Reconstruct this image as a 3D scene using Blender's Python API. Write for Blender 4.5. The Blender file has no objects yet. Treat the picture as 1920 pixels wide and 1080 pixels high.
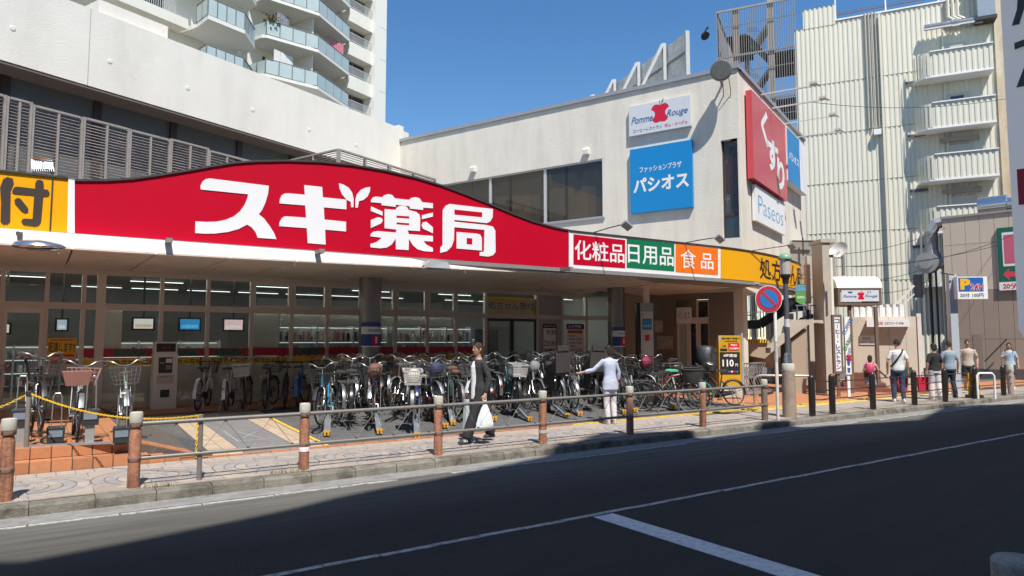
import bpy, bmesh, math, random
from mathutils import Vector, Matrix
random.seed(7)
R = math.radians
S = bpy.context.scene
COL = S.collection

# ------------------------------------------------------------------ camera
F_PX, HC = 1290.0, 1.84                       # focal length in pixels of a 1920 wide picture, eye height
PITCH = math.atan(98 / F_PX)
RD = math.atan((2844 - 960) / F_PX * math.cos(PITCH))   # the street (+X) lies this far right of the view axis
FW = Vector((math.cos(RD) * math.cos(PITCH), math.sin(RD) * math.cos(PITCH), math.sin(PITCH)))
RT = Vector((math.sin(RD), -math.cos(RD), 0))
UP = RT.cross(FW)
CAM = Vector((0, 0, HC))
cd = bpy.data.cameras.new('camera')
cam = bpy.data.objects.new('camera', cd)
COL.objects.link(cam)
cd.sensor_width = 36.0
cd.lens = F_PX / 1920 * 36
cd.clip_start, cd.clip_end = 0.05, 3000
cam.matrix_world = Matrix(((RT.x, UP.x, -FW.x, CAM.x), (RT.y, UP.y, -FW.y, CAM.y), (RT.z, UP.z, -FW.z, CAM.z), (0, 0, 0, 1)))
S.camera = cam

# ------------------------------------------------------------------ sky, sun, exposure
SUN = Vector((-0.17, -0.60, 1.0)).normalized()          # towards the sun
w = bpy.data.worlds.new('World')
S.world = w
w.use_nodes = True
nt = w.node_tree
sky = nt.nodes.new('ShaderNodeTexSky')
sky.sky_type = 'NISHITA'
sky.sun_disc = False
sky.sun_elevation = math.asin(SUN.z)
sky.sun_rotation = math.atan2(SUN.x, SUN.y)
sky.air_density = 1.0
sky.dust_density = 0.05
sky.ozone_density = 2.0
bg = nt.nodes['Background']
bg.inputs['Strength'].default_value = 0.12
hs = nt.nodes.new('ShaderNodeHueSaturation')
hs.inputs['Saturation'].default_value = 1.25
nt.links.new(sky.outputs[0], hs.inputs['Color'])
nt.links.new(hs.outputs[0], bg.inputs['Color'])
sd = bpy.data.lights.new('sun', 'SUN')
sd.energy = 5.0
sd.angle = R(0.53)
sd.color = (1.0, 0.95, 0.87)
sun = bpy.data.objects.new('sun', sd)
COL.objects.link(sun)
sun.rotation_euler = (-SUN).to_track_quat('-Z', 'Y').to_euler()
S.view_settings.view_transform = 'Standard'
S.view_settings.look = 'None'
S.view_settings.gamma = 1
S.view_settings.use_curve_mapping = False
S.view_settings.exposure = 0.38

# ------------------------------------------------------------------ picking points on real planes
def ray(px, py):
    return FW * F_PX + RT * (px - 960) - UP * (py - 540)
def G(px, py, z=0.12):
    d = ray(px, py)
    t = (z - HC) / d.z
    return CAM + d * t
class Fr:
    """a facade frame: x along the wall to the right, -y towards the street, z up"""
    def __init__(s, o, deg):
        s.o = Vector((o[0], o[1], 0)); s.a = R(deg)
        s.x = Vector((math.cos(s.a), math.sin(s.a), 0)); s.y = Vector((-math.sin(s.a), math.cos(s.a), 0))
    def loc(s, px, py, d=0.0):
        r = ray(px, py)
        t = (s.o + s.y * d - CAM).dot(s.y) / r.dot(s.y)
        p = CAM + r * t - s.o
        return p.dot(s.x), p.z
    def world(s, x, y, z=0):
        return s.o + s.x * x + s.y * y + Vector((0, 0, z))

# ------------------------------------------------------------------ materials
MATS = {}
def mat(name, col, rough=0.6, metal=0.0, var=0.12, scale=6.0, bump=0.0, bscale=40.0, rnd=0.0, emit=0.0,
        dirt=None, dscale=2.0, damt=0.5, dstretch=(1, 1, 1), spec=0.5, coat=0.0, bstretch=(1, 1, 1), world=False):
    if name in MATS: return MATS[name]
    m = bpy.data.materials.new(name); m.use_nodes = True
    N, L = m.node_tree.nodes, m.node_tree.links
    b = N['Principled BSDF']
    b.inputs['Roughness'].default_value = rough
    b.inputs['Metallic'].default_value = metal
    b.inputs['Specular IOR Level'].default_value = spec
    b.inputs['Coat Weight'].default_value = coat
    c4 = (col[0], col[1], col[2], 1)
    tc = N.new('ShaderNodeTexCoord')
    vec = N.new('ShaderNodeNewGeometry').outputs['Position'] if world else tc.outputs['Object']
    out = None
    if var > 0:
        n = N.new('ShaderNodeTexNoise'); n.inputs['Scale'].default_value = scale; n.inputs['Detail'].default_value = 6
        n.inputs['Roughness'].default_value = 0.65
        L.new(vec, n.inputs['Vector'])
        mr = N.new('ShaderNodeMapRange'); mr.inputs[1].default_value = 0.25; mr.inputs[2].default_value = 0.75
        mr.inputs[3].default_value = 1 - var; mr.inputs[4].default_value = 1 + var
        L.new(n.outputs['Fac'], mr.inputs[0])
        mx = N.new('ShaderNodeMix'); mx.data_type = 'RGBA'; mx.blend_type = 'MULTIPLY'; mx.inputs[0].default_value = 1
        mx.inputs[6].default_value = c4
        L.new(mr.outputs[0], mx.inputs[7])
        out = mx.outputs[2]
    if dirt:
        mp = N.new('ShaderNodeMapping'); mp.inputs['Scale'].default_value = dstretch
        L.new(vec, mp.inputs['Vector'])
        n2 = N.new('ShaderNodeTexNoise'); n2.inputs['Scale'].default_value = dscale; n2.inputs['Detail'].default_value = 8
        n2.inputs['Roughness'].default_value = 0.7
        L.new(mp.outputs[0], n2.inputs['Vector'])
        m2 = N.new('ShaderNodeMapRange'); m2.inputs[1].default_value = 0.46; m2.inputs[2].default_value = 0.68
        m2.inputs[3].default_value = 0; m2.inputs[4].default_value = damt
        L.new(n2.outputs['Fac'], m2.inputs[0])
        x2 = N.new('ShaderNodeMix'); x2.data_type = 'RGBA'
        L.new(m2.outputs[0], x2.inputs[0])
        if out: L.new(out, x2.inputs[6])
        else: x2.inputs[6].default_value = c4
        x2.inputs[7].default_value = (dirt[0], dirt[1], dirt[2], 1)
        out = x2.outputs[2]
    if rnd > 0:
        oi = N.new('ShaderNodeObjectInfo')
        m3 = N.new('ShaderNodeMapRange'); m3.inputs[3].default_value = 1 - rnd; m3.inputs[4].default_value = 1 + rnd
        L.new(oi.outputs['Random'], m3.inputs[0])
        x3 = N.new('ShaderNodeMix'); x3.data_type = 'RGBA'; x3.blend_type = 'MULTIPLY'; x3.inputs[0].default_value = 1
        if out: L.new(out, x3.inputs[6])
        else: x3.inputs[6].default_value = c4
        L.new(m3.outputs[0], x3.inputs[7])
        out = x3.outputs[2]
    if out: L.new(out, b.inputs['Base Color'])
    else: b.inputs['Base Color'].default_value = c4
    if bump > 0:
        mp = N.new('ShaderNodeMapping'); mp.inputs['Scale'].default_value = bstretch
        L.new(vec, mp.inputs['Vector'])
        n3 = N.new('ShaderNodeTexNoise'); n3.inputs['Scale'].default_value = bscale; n3.inputs['Detail'].default_value = 5
        L.new(mp.outputs[0], n3.inputs['Vector'])
        bp = N.new('ShaderNodeBump'); bp.inputs['Strength'].default_value = bump; bp.inputs['Distance'].default_value = 0.02
        L.new(n3.outputs['Fac'], bp.inputs['Height'])
        L.new(bp.outputs[0], b.inputs['Normal'])
    if emit > 0:
        b.inputs['Emission Color'].default_value = c4
        b.inputs['Emission Strength'].default_value = emit
    MATS[name] = m
    return m
def glass(name, tint, see=0.8, rough=0.02, ior=1.5, refl=1.0):
    """window glass: mostly see-through, with fresnel reflection"""
    if name in MATS: return MATS[name]
    m = bpy.data.materials.new(name); m.use_nodes = True
    N, L = m.node_tree.nodes, m.node_tree.links
    N.remove(N['Principled BSDF'])
    t = N.new('ShaderNodeBsdfTransparent'); t.inputs[0].default_value = (tint[0], tint[1], tint[2], 1)
    df = N.new('ShaderNodeBsdfDiffuse'); df.inputs[0].default_value = (tint[0] * .25, tint[1] * .25, tint[2] * .25, 1)
    g = N.new('ShaderNodeBsdfGlossy'); g.inputs['Roughness'].default_value = rough
    fr = N.new('ShaderNodeFresnel')
    ge = N.new('ShaderNodeNewGeometry'); im = N.new('ShaderNodeMapRange'); im.inputs[3].default_value = ior; im.inputs[4].default_value = 1 / ior
    L.new(ge.outputs['Backfacing'], im.inputs[0]); L.new(im.outputs[0], fr.inputs['IOR'])   # the same reflection from either side of a pane
    mu = N.new('ShaderNodeMath'); mu.operation = 'MULTIPLY'; mu.inputs[1].default_value = refl
    L.new(fr.outputs[0], mu.inputs[0])
    a = N.new('ShaderNodeMixShader'); a.inputs[0].default_value = see
    L.new(df.outputs[0], a.inputs[1]); L.new(t.outputs[0], a.inputs[2])
    c = N.new('ShaderNodeMixShader'); L.new(mu.outputs[0], c.inputs[0])
    L.new(a.outputs[0], c.inputs[1]); L.new(g.outputs[0], c.inputs[2])
    L.new(c.outputs[0], N['Material Output'].inputs['Surface'])
    MATS[name] = m
    return m

# ------------------------------------------------------------------ mesh builder
class MB:
    def __init__(s): s.v = []; s.f = []; s.m = []
    def add(s, vs, fs, m=0):
        o = len(s.v); s.v += [tuple(p) for p in vs]
        for f in fs: s.f.append([i + o for i in f]); s.m.append(m)
        return s
    def box(s, x0, x1, y0, y1, z0, z1, m=0):
        return s.add([(x0, y0, z0), (x1, y0, z0), (x1, y1, z0), (x0, y1, z0), (x0, y0, z1), (x1, y0, z1), (x1, y1, z1), (x0, y1, z1)],
                     [(0, 3, 2, 1), (4, 5, 6, 7), (0, 1, 5, 4), (1, 2, 6, 5), (2, 3, 7, 6), (3, 0, 4, 7)], m)
    def bar(s, p, q, wd, h=None, m=0, up=(0, 0, 1)):
        p, q = Vector(p), Vector(q); h = h or wd
        d = (q - p).normalized(); u = Vector(up)
        if abs(d.dot(u)) > 0.98: u = Vector((0, 1, 0))
        a = d.cross(u).normalized() * wd / 2; b = a.cross(d).normalized() * h / 2
        vs = [p - a - b, p + a - b, p + a + b, p - a + b, q - a - b, q + a - b, q + a + b, q - a + b]
        return s.add(vs, [(0, 3, 2, 1), (4, 5, 6, 7), (0, 1, 5, 4), (1, 2, 6, 5), (2, 3, 7, 6), (3, 0, 4, 7)], m)
    def tube(s, pts, r, n=8, m=0, closed=False, caps=True):
        pts = [Vector(p) for p in pts]; k = len(pts)
        rs = r if isinstance(r, (list, tuple)) else [r] * k
        t0 = None; ring = []
        for i, p in enumerate(pts):
            a = pts[i - 1] if (i > 0 or closed) else p
            b = pts[(i + 1) % k] if (i < k - 1 or closed) else p
            t = (b - a).normalized()
            if t0 is None:
                u = Vector((0, 0, 1)) if abs(t.z) < 0.9 else Vector((1, 0, 0))
                nrm = t.cross(u).normalized()
            else:
                nrm = (nrm - t * nrm.dot(t)).normalized()
            t0 = t; bn = t.cross(nrm)
            ring.append([p + (nrm * math.cos(6.28318 * j / n) + bn * math.sin(6.28318 * j / n)) * rs[i] for j in range(n)])
        vs = [q for rr in ring for q in rr]; fs = []
        for i in range(k if closed else k - 1):
            i2 = (i + 1) % k
            for j in range(n):
                j2 = (j + 1) % n
                fs.append((i * n + j, i * n + j2, i2 * n + j2, i2 * n + j))
        if caps and not closed:
            fs.append(tuple(range(n - 1, -1, -1))); fs.append(tuple((k - 1) * n + j for j in range(n)))
        return s.add(vs, fs, m)
    def lathe(s, prof, n=16, c=(0, 0, 0), m=0):
        vs = []; fs = []
        for r, z in prof:
            for j in range(n):
                a = 6.28318 * j / n
                vs.append((c[0] + r * math.cos(a), c[1] + r * math.sin(a), c[2] + z))
        for i in range(len(prof) - 1):
            for j in range(n):
                j2 = (j + 1) % n
                fs.append((i * n + j, i * n + j2, (i + 1) * n + j2, (i + 1) * n + j))
        fs.append(tuple(range(n - 1, -1, -1))); fs.append(tuple((len(prof) - 1) * n + j for j in range(n)))
        return s.add(vs, fs, m)
    def prism(s, poly, y0, y1, m=0):
        """polygon in xz pushed from y0 (front) to y1 (back)"""
        n = len(poly)
        ar = sum(poly[i][0] * poly[(i + 1) % n][1] - poly[(i + 1) % n][0] * poly[i][1] for i in range(n))
        if ar < 0: poly = poly[::-1]
        vs = [(x, y0, z) for x, z in poly] + [(x, y1, z) for x, z in poly]
        fs = [tuple(range(n)), tuple(range(2 * n - 1, n - 1, -1))]
        for i in range(n):
            j = (i + 1) % n
            fs.append((j, i, n + i, n + j))
        return s.add(vs, fs, m)
    def slab(s, poly, z0, z1, m=0):
        """polygon in xy pushed from z0 up to z1"""
        n = len(poly)
        ar = sum(poly[i][0] * poly[(i + 1) % n][1] - poly[(i + 1) % n][0] * poly[i][1] for i in range(n))
        if ar < 0: poly = poly[::-1]
        vs = [(x, y, z0) for x, y in poly] + [(x, y, z1) for x, y in poly]
        fs = [tuple(range(n - 1, -1, -1)), tuple(range(n, 2 * n))]
        for i in range(n):
            j = (i + 1) % n
            fs.append((i, j, n + j, n + i))
        return s.add(vs, fs, m)
    def flat(s, poly, y=0.0, m=0):
        n = len(poly)
        ar = sum(poly[i][0] * poly[(i + 1) % n][1] - poly[(i + 1) % n][0] * poly[i][1] for i in range(n))
        if ar < 0: poly = poly[::-1]
        return s.add([(x, y, z) for x, z in poly], [tuple(range(n))], m)
    def ball(s, c, r, nu=10, nv=7, m=0):
        r = r if isinstance(r, (tuple, list)) else (r, r, r)
        vs = [(c[0], c[1], c[2] - r[2])]
        for i in range(1, nv):
            ph = -math.pi / 2 + math.pi * i / nv
            for j in range(nu):
                a = 6.28318 * j / nu
                vs.append((c[0] + r[0] * math.cos(ph) * math.cos(a), c[1] + r[1] * math.cos(ph) * math.sin(a), c[2] + r[2] * math.sin(ph)))
        vs.append((c[0], c[1], c[2] + r[2])); fs = []
        for j in range(nu): fs.append((0, 1 + (j + 1) % nu, 1 + j))
        for i in range(nv - 2):
            for j in range(nu):
                a = 1 + i * nu + j; b = 1 + i * nu + (j + 1) % nu
                fs.append((a, b, b + nu, a + nu))
        k = 1 + (nv - 2) * nu
        for j in range(nu): fs.append((k + j, k + (j + 1) % nu, len(vs) - 1))
        return s.add(vs, fs, m)
    def xf(s, M, start=0):
        for i in range(start, len(s.v)): s.v[i] = tuple(M @ Vector(s.v[i]))
        return s
    def mesh(s, name, mats, smooth=None):
        me = bpy.data.meshes.new(name)
        me.from_pydata(s.v, [], s.f); me.update()
        ms = mats if isinstance(mats, (list, tuple)) else [mats]
        for q in ms: me.materials.append(q)
        if len(ms) > 1: me.polygons.foreach_set('material_index', s.m)
        if smooth:
            me.polygons.foreach_set('use_smooth', [True] * len(me.polygons))
            me.set_sharp_from_angle(angle=R(smooth))
        return me
def link(name, me, parent=None, loc=(0, 0, 0), rz=0.0):
    o = bpy.data.objects.new(name, me); COL.objects.link(o)
    o.parent = parent; o.location = loc
    if rz: o.rotation_euler = (0, 0, rz)
    return o
def part(name, mb, mats, parent=None, smooth=None, loc=(0, 0, 0), rz=0.0, kind=None, label=None):
    o = link(name, mb.mesh(name, mats, smooth), parent, loc, rz)
    if kind: o['kind'] = kind
    if label: o['label'] = label
    return o
def tag(o, label, cat, group=None):
    o['label'] = label; o['category'] = cat
    if group: o['group'] = group
    return o
def thing(name, label, cat, loc=(0, 0, 0), rz=0.0, group=None):
    o = bpy.data.objects.new(name, None); COL.objects.link(o)
    o.empty_display_size = 0.2
    o.location = loc; o.rotation_euler = (0, 0, rz)
    return tag(o, label, cat, group)
def struct(name, mb, mats, smooth=None, kind='structure'):
    o = part(name, mb, mats, None, smooth); o['kind'] = kind
    return o
def tree(o, parent=None, over=None):
    """copy a thing with its parts and sub-parts (shared meshes); over swaps materials"""
    c = o.copy(); COL.objects.link(c); c.parent = parent
    if over and o.type == 'MESH':
        for i, sl in enumerate(o.data.materials):
            if sl and sl.name in over:
                c.material_slots[i].link = 'OBJECT'; c.material_slots[i].material = over[sl.name]
    for ch in [k for k in COL.objects if k.parent == o]: tree(ch, c, over)
    return c
TXT = {}
def text_mesh(body, bold=0.0, shear=0.0, space=1.0, line=1.0):
    key = (body, bold, shear, space, line)
    if key in TXT: return TXT[key]
    cu = bpy.data.curves.new('lettering', 'FONT')
    cu.body = body; cu.offset = bold; cu.shear = shear; cu.space_character = space; cu.space_line = line
    cu.resolution_u = 3; cu.fill_mode = 'FRONT'; cu.align_x = 'CENTER'
    t = bpy.data.objects.new('lettering', cu); COL.objects.link(t)
    dg = bpy.context.evaluated_depsgraph_get()
    me = bpy.data.meshes.new_from_object(t.evaluated_get(dg))
    bpy.data.objects.remove(t); bpy.data.curves.remove(cu)
    co = [v.co.copy() for v in me.vertices]
    x0, x1 = min(c.x for c in co), max(c.x for c in co); y0, y1 = min(c.y for c in co), max(c.y for c in co)
    TXT[key] = ([((c.x - (x0 + x1) / 2), (c.y - (y0 + y1) / 2)) for c in co], [tuple(p.vertices) for p in me.polygons], x1 - x0, y1 - y0)
    bpy.data.meshes.remove(me)
    return TXT[key]
def text(body, parent, m, x, z, wd=None, ht=None, y=-0.004, bold=0.0, shear=0.0, space=1.0, line=1.0, name='lettering', loc=(0, 0, 0), rz=0.0, mb=None, skew=0.0, thick=0.0):
    """flat lettering facing local -y, centred on x, z, fitted to a width and/or height"""
    co, fs, w0, h0 = text_mesh(body, bold, shear, space, line)
    sx = wd / w0 if wd else ht / h0
    sz = ht / h0 if ht else sx
    b = mb or MB()
    b.add([(x + px * sx, y, z + pz * sz + skew * px * sx) for px, pz in co], fs)
    if mb: return mb
    return part(name, b, m, parent, loc=loc, rz=rz)
def vtext(body, parent, m, x, z0, z1, size, **k):
    """characters stacked from z1 (top) down to z0; long-vowel bars turn upright"""
    n = len(body); b = MB()
    for i, ch in enumerate(body):
        zc = z1 - (z1 - z0) * (i + .5) / n
        st = len(b.v)
        text(ch if ch != 'ー' else '|', None, None, x, zc, ht=size * (0.25 if ch == '・' else .8 if ch != 'ー' else 0.7), mb=b, y=k.get('y', -0.004), bold=k.get('bold', 0))
    return part('lettering', b, m, parent)
# ================================================================== SETTING: ground, road, pavement
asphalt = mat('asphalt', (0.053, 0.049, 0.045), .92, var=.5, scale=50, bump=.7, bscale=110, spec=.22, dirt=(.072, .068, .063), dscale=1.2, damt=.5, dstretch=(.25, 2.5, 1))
def paler_by_kerb(m):
    """the asphalt colour turns paler, in streaks, towards the kerb"""
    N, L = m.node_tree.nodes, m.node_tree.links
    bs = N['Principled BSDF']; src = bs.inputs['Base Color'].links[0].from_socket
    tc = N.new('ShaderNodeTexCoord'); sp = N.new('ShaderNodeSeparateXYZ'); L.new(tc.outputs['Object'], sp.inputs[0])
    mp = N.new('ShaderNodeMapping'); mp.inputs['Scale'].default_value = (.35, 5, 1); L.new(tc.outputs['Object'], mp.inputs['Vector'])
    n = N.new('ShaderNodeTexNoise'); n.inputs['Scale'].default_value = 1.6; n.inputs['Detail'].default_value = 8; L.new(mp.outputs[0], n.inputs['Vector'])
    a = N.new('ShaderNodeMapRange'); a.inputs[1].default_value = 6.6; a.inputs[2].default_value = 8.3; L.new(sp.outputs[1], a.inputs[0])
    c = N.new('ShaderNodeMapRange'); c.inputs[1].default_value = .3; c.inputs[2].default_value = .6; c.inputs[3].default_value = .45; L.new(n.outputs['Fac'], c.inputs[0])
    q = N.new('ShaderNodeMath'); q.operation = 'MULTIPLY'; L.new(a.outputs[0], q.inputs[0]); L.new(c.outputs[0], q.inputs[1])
    x = N.new('ShaderNodeMix'); x.data_type = 'RGBA'; L.new(q.outputs[0], x.inputs[0]); L.new(src, x.inputs[6]); x.inputs[7].default_value = (.15, .145, .128, 1)  # mixes a paler grey into the base colour towards the kerb
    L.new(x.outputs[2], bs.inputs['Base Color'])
paler_by_kerb(asphalt)
asphalt_lot = mat('lot_asphalt', (0.105, 0.103, 0.102), .9, var=.3, scale=5, bump=.5, bscale=120, dirt=(.14, .135, .13), dscale=2, damt=.4)
paint_w = mat('worn_white_paint', (.46, .46, .44), .7, var=.15, scale=20, dirt=(.06, .06, .058), dscale=7, damt=1.0, dstretch=(1, 2.5, 1), bump=.3, bscale=90)
paint_s = mat('stop_line_paint', (.72, .72, .70), .7, var=.12, scale=12, dirt=(.2, .2, .2), dscale=14, damt=.5, bump=.3, bscale=90)
paint_y = mat('yellow_paint', (.72, .46, .05), .7, var=.2, scale=20, dirt=(.2, .17, .1), dscale=12, damt=.6)
concrete = mat('kerb_concrete', (.21, .195, .165), .9, var=.25, scale=9, bump=.7, bscale=70, rnd=.12, dirt=(.06, .05, .036), dscale=3.2, damt=1.0, world=True)
gutter_m = mat('gutter_concrete', (.25, .245, .23), .9, var=.22, scale=9, bump=.5, bscale=70, dirt=(.12, .115, .10), dscale=3, damt=.6)
soil = mat('joint_dirt', (.13, .105, .075), .95, var=.4, scale=20, bump=.6, bscale=60)
mortar = mat('mortar', (.10, .085, .07), .95, var=.3, scale=15)
pv_pink = mat('paver_pink', (.36, .305, .26), .85, var=.15, scale=14, bump=.3, bscale=120, rnd=.12, dirt=(.24, .21, .18), dscale=4, damt=.45, world=True)
pv_grey = mat('paver_grey', (.30, .28, .265), .85, var=.15, scale=14, bump=.3, bscale=120, rnd=.12, dirt=(.16, .15, .14), dscale=4, damt=.45, world=True)
pv_beige = mat('paver_beige', (.38, .32, .27), .85, var=.2, scale=10, bump=.3, bscale=100, rnd=.15, dirt=(.22, .19, .16), dscale=2, damt=.5, world=True)
orange = mat('orange_tile', (.45, .185, .083), .6, var=.14, scale=10, bump=.12, bscale=60, rnd=.12, dirt=(.36, .2, .12), dscale=4, damt=.4, world=True)
tan_tile = mat('tan_tile', (.47, .36, .26), .7, var=.14, scale=10, bump=.15, bscale=60, rnd=.12, dirt=(.3, .23, .17), dscale=3, damt=.4, world=True)

def gz(x, y):
    if y <= 10.95: return .12
    k = .12 + .23 * min(1, (y - 10.95) / 5.5)
    f = 1 if x < 14 else max(0, 1 - (x - 14) / 5)
    return .12 + (k - .12) * f
g = MB().slab([(-250, -200), (420, -200), (420, 420), (-250, 420)], -.40, -.03)
struct('ground', g, asphalt_lot)
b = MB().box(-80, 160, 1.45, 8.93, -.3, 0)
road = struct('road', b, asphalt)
b = MB().box(-80, 160, 8.55, 8.93, .0005, .004)
gutter = struct('gutter', b, gutter_m)
# painted markings, worn in patches
b = MB()
for i in range(60):
    x = -4 + i * .8
    y = 8.47 + .012 * math.sin(i * 1.7)
    if i % 7 != 3: b.box(x, x + .78, y - .03, y + .03, .001, .0085)
struct('edge_line', b, paint_w)
b = MB()
for i in range(90):
    x = -6 + i * .5
    y = 5.63 + .008 * math.sin(i * 2.1)
    b.box(x, x + .49, y - .036, y + .036, .001, .0045)
struct('centre_line', b, paint_w)
b = MB().box(4.85, 5.12, 2.9, 5.56, .001, .0048)
struct('stop_line', b, paint_s)
# near pavement under the photographer
b = MB().box(-80, 160, -2.6, 1.24, -.3, .12)
struct('near_pavement', b, pv_beige)
b = MB().box(-80, 160, 1.24, 1.45, -.3, .125)
struct('near_kerb', b, concrete)
# kerb of single stones
b = MB().box(-80, 160, 8.96, 9.2, -.3, .095)
kerb = struct('kerb', b, soil)
kp = [(8.931, -.05), (8.945, .095), (8.965, .118), (9.13, .122), (9.15, .10), (9.15, -.05)]
def kerb_mesh(L):
    k = MB(); n = len(kp)
    k.add([(0, y, z) for y, z in kp] + [(L, y, z) for y, z in kp],
          [tuple(range(n)), tuple(range(2 * n - 1, n - 1, -1))] + [(i, n + i, n + (i + 1) % n, (i + 1) % n) for i in range(n)])
    return k.mesh('kerb_stone', concrete)
km = kerb_mesh(.588)
x = -3.0
while x < 33:
    o = link('kerb_stone', km, kerb, (x, random.uniform(-.004, .004), random.uniform(-.006, .004)))
    x += .6
o = link('kerb_stone', kerb_mesh(77 - 0.05), kerb, (-80, 0, 0)); link('kerb_stone', kerb_mesh(120), kerb, (33.02, 0, 0))

# pavement with fan pavers
b = MB().box(-80, 160, 9.2, 10.96, -.3, .110)
pave = struct('pavement', b, mortar)
def ringseg(cx, cy, r0, r1, a0, a1, z0=.1, z1=.12):
    n = max(2, int((a1 - a0) / .26) + 1); g_ = .005
    o_, i_ = [], []
    for k in range(n + 1):
        a = a0 + (a1 - a0) * k / n
        da = (g_ / max(r1, .05)) * (1 if k == 0 else -1 if k == n else 0); db = (g_ / max(r0, .05)) * (1 if k == 0 else -1 if k == n else 0)
        o_.append((cx + (r1 - g_) * math.cos(a + da), cy + (r1 - g_) * math.sin(a + da)))
        i_.append((cx + (r0 + g_) * math.cos(a + db), cy + (r0 + g_) * math.sin(a + db)))
    poly = o_ + (i_[::-1] if r0 > .01 else [(cx, cy)])
    return poly
PITCHX, YC = 1.4, 9.94
far = {0: MB(), 1: MB()}
rings = [(0, .14, 4), (.14, .28, 6), (.28, .42, 8), (.42, .56, 10), (.56, .70, 12)]
for mi in range(-3, 9):
    cx = 1.3 + PITCHX * mi
    near = 0 <= mi + 1 <= 6
    for ri, (r0, r1, ns) in enumerate(rings):
        ph = random.random()
        for k in range(ns):
            poly = ringseg(cx, YC, r0, r1, ph + 6.28318 * k / ns, ph + 6.28318 * (k + 1) / ns)
            z1 = .12 + random.uniform(-.0015, .0015)
            c = (ri + (1 if k % 5 == 0 else 0)) % 2
            if near: part('paver', MB().slab(poly, .1, z1), pv_grey if c else pv_pink, pave)
            else: far[c].slab(poly, .1, z1)
    for qx in (-1, 1):
        for qy in (-1, 1):
            poly = [(cx + qx * .695, YC + qy * .695)] + [(cx + qx * .705 * math.cos(a), YC + qy * .705 * math.sin(a)) for a in [R(4 + 82 * t / 6) for t in range(7)]]
            if near: part('paver', MB().slab(poly, .1, .12), pv_pink, pave)
            else: far[0].slab(poly, .1, .12)
for c in (0, 1): part('paver', far[c], (pv_pink, pv_grey)[c], pave, kind='stuff')
def tile_grid(mb, x0, x1, y0, y1, tw, th, zf, gap=.007, h=.012, stagger=False):
    ny = max(1, round((y1 - y0) / th)); nx = max(1, round((x1 - x0) / tw))
    dx, dy = (x1 - x0) / nx, (y1 - y0) / ny
    for j in range(ny):
        for i in range(nx):
            a, c = x0 + i * dx + gap / 2, x0 + (i + 1) * dx - gap / 2
            if stagger and j % 2: a += dx / 2; c += dx / 2
            d, e = y0 + j * dy + gap / 2, y0 + (j + 1) * dy - gap / 2
            t = random.uniform(-.001, .001)
            P4 = [(a, d), (c, d), (c, e), (a, e)]
            vs = [(p, q, zf(p, q) + h - .02) for p, q in P4] + [(p, q, zf(p, q) + h + t) for p, q in P4]
            mb.add(vs, [(4, 5, 6, 7), (0, 1, 5, 4), (1, 2, 6, 5), (2, 3, 7, 6), (3, 0, 4, 7)])
b = MB()
tile_grid(b, -2.9, 12.5, 9.205, 9.235, .28, .03, lambda x, y: .108)
tile_grid(b, -2.9, 12.5, 10.645, 10.94, .21, .15, lambda x, y: .108)
tile_grid(b, -2.9, 12.5, 9.235, 9.243, .28, .01, lambda x, y: .105)
part('border_paver', b, pv_pink, pave, kind='stuff')
b = MB()
tile_grid(b, 12.5, 42, 9.21, 10.55, .3, .15, lambda x, y: .108, stagger=True)
part('brick_paver', b, pv_beige, pave, kind='stuff')
b = MB()
tile_grid(b, 14.2, 26, 10.56, 10.86, .3, .3, lambda x, y: .112)
part('tactile_tile', b, mat('tactile_yellow', (.55, .42, .14), .8, var=.2, scale=14, rnd=.1, dirt=(.3, .25, .15), dscale=3, damt=.6), pave, kind='stuff')
b = MB()
for xx in (14.6, 15.45, 17.25, 19.35, 21.1, 23.0, 25.0):
    b.box(xx - .22, xx + .65, 9.205, 9.42, .115, .126)
part('concrete_pad', b, gutter_m, pave, kind='stuff')

# plaza sheet, sloping up to the shop
b = MB()
xs = [-40, -6, 0, 1.9, 4, 8, 12, 14, 15, 16, 17, 18, 19, 22, 30, 45, 60]; ys = [10.962, 11.5, 12.5, 14, 15, 16.45, 17.45, 19, 26, 60]
for i, xx in enumerate(xs):
    for yy in ys: b.v.append((xx, yy, gz(xx, yy) - .004 if yy < 18 else gz(xx, 17) - .004))
for i in range(len(xs) - 1):
    for j in range(len(ys) - 1):
        k = i * len(ys) + j; b.f.append([k, k + len(ys), k + len(ys) + 1, k + 1]); b.m.append(0)
plaza = struct('plaza', b, asphalt_lot)
def draped(name, x0, x1, y0, y1, m, lift, kind='structure', nx=6, ny=4):
    q = MB()
    for i in range(nx + 1):
        for j in range(ny + 1):
            xx = x0 + (x1 - x0) * i / nx; yy = y0 + (y1 - y0) * j / ny
            q.v.append((xx, yy, gz(xx, yy) + lift))
    for i in range(nx):
        for j in range(ny):
            k = i * (ny + 1) + j; q.f.append([k, k + ny + 1, k + ny + 2, k + 1]); q.m.append(0)
    o = part(name, q, m); o['kind'] = kind; return o
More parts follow.
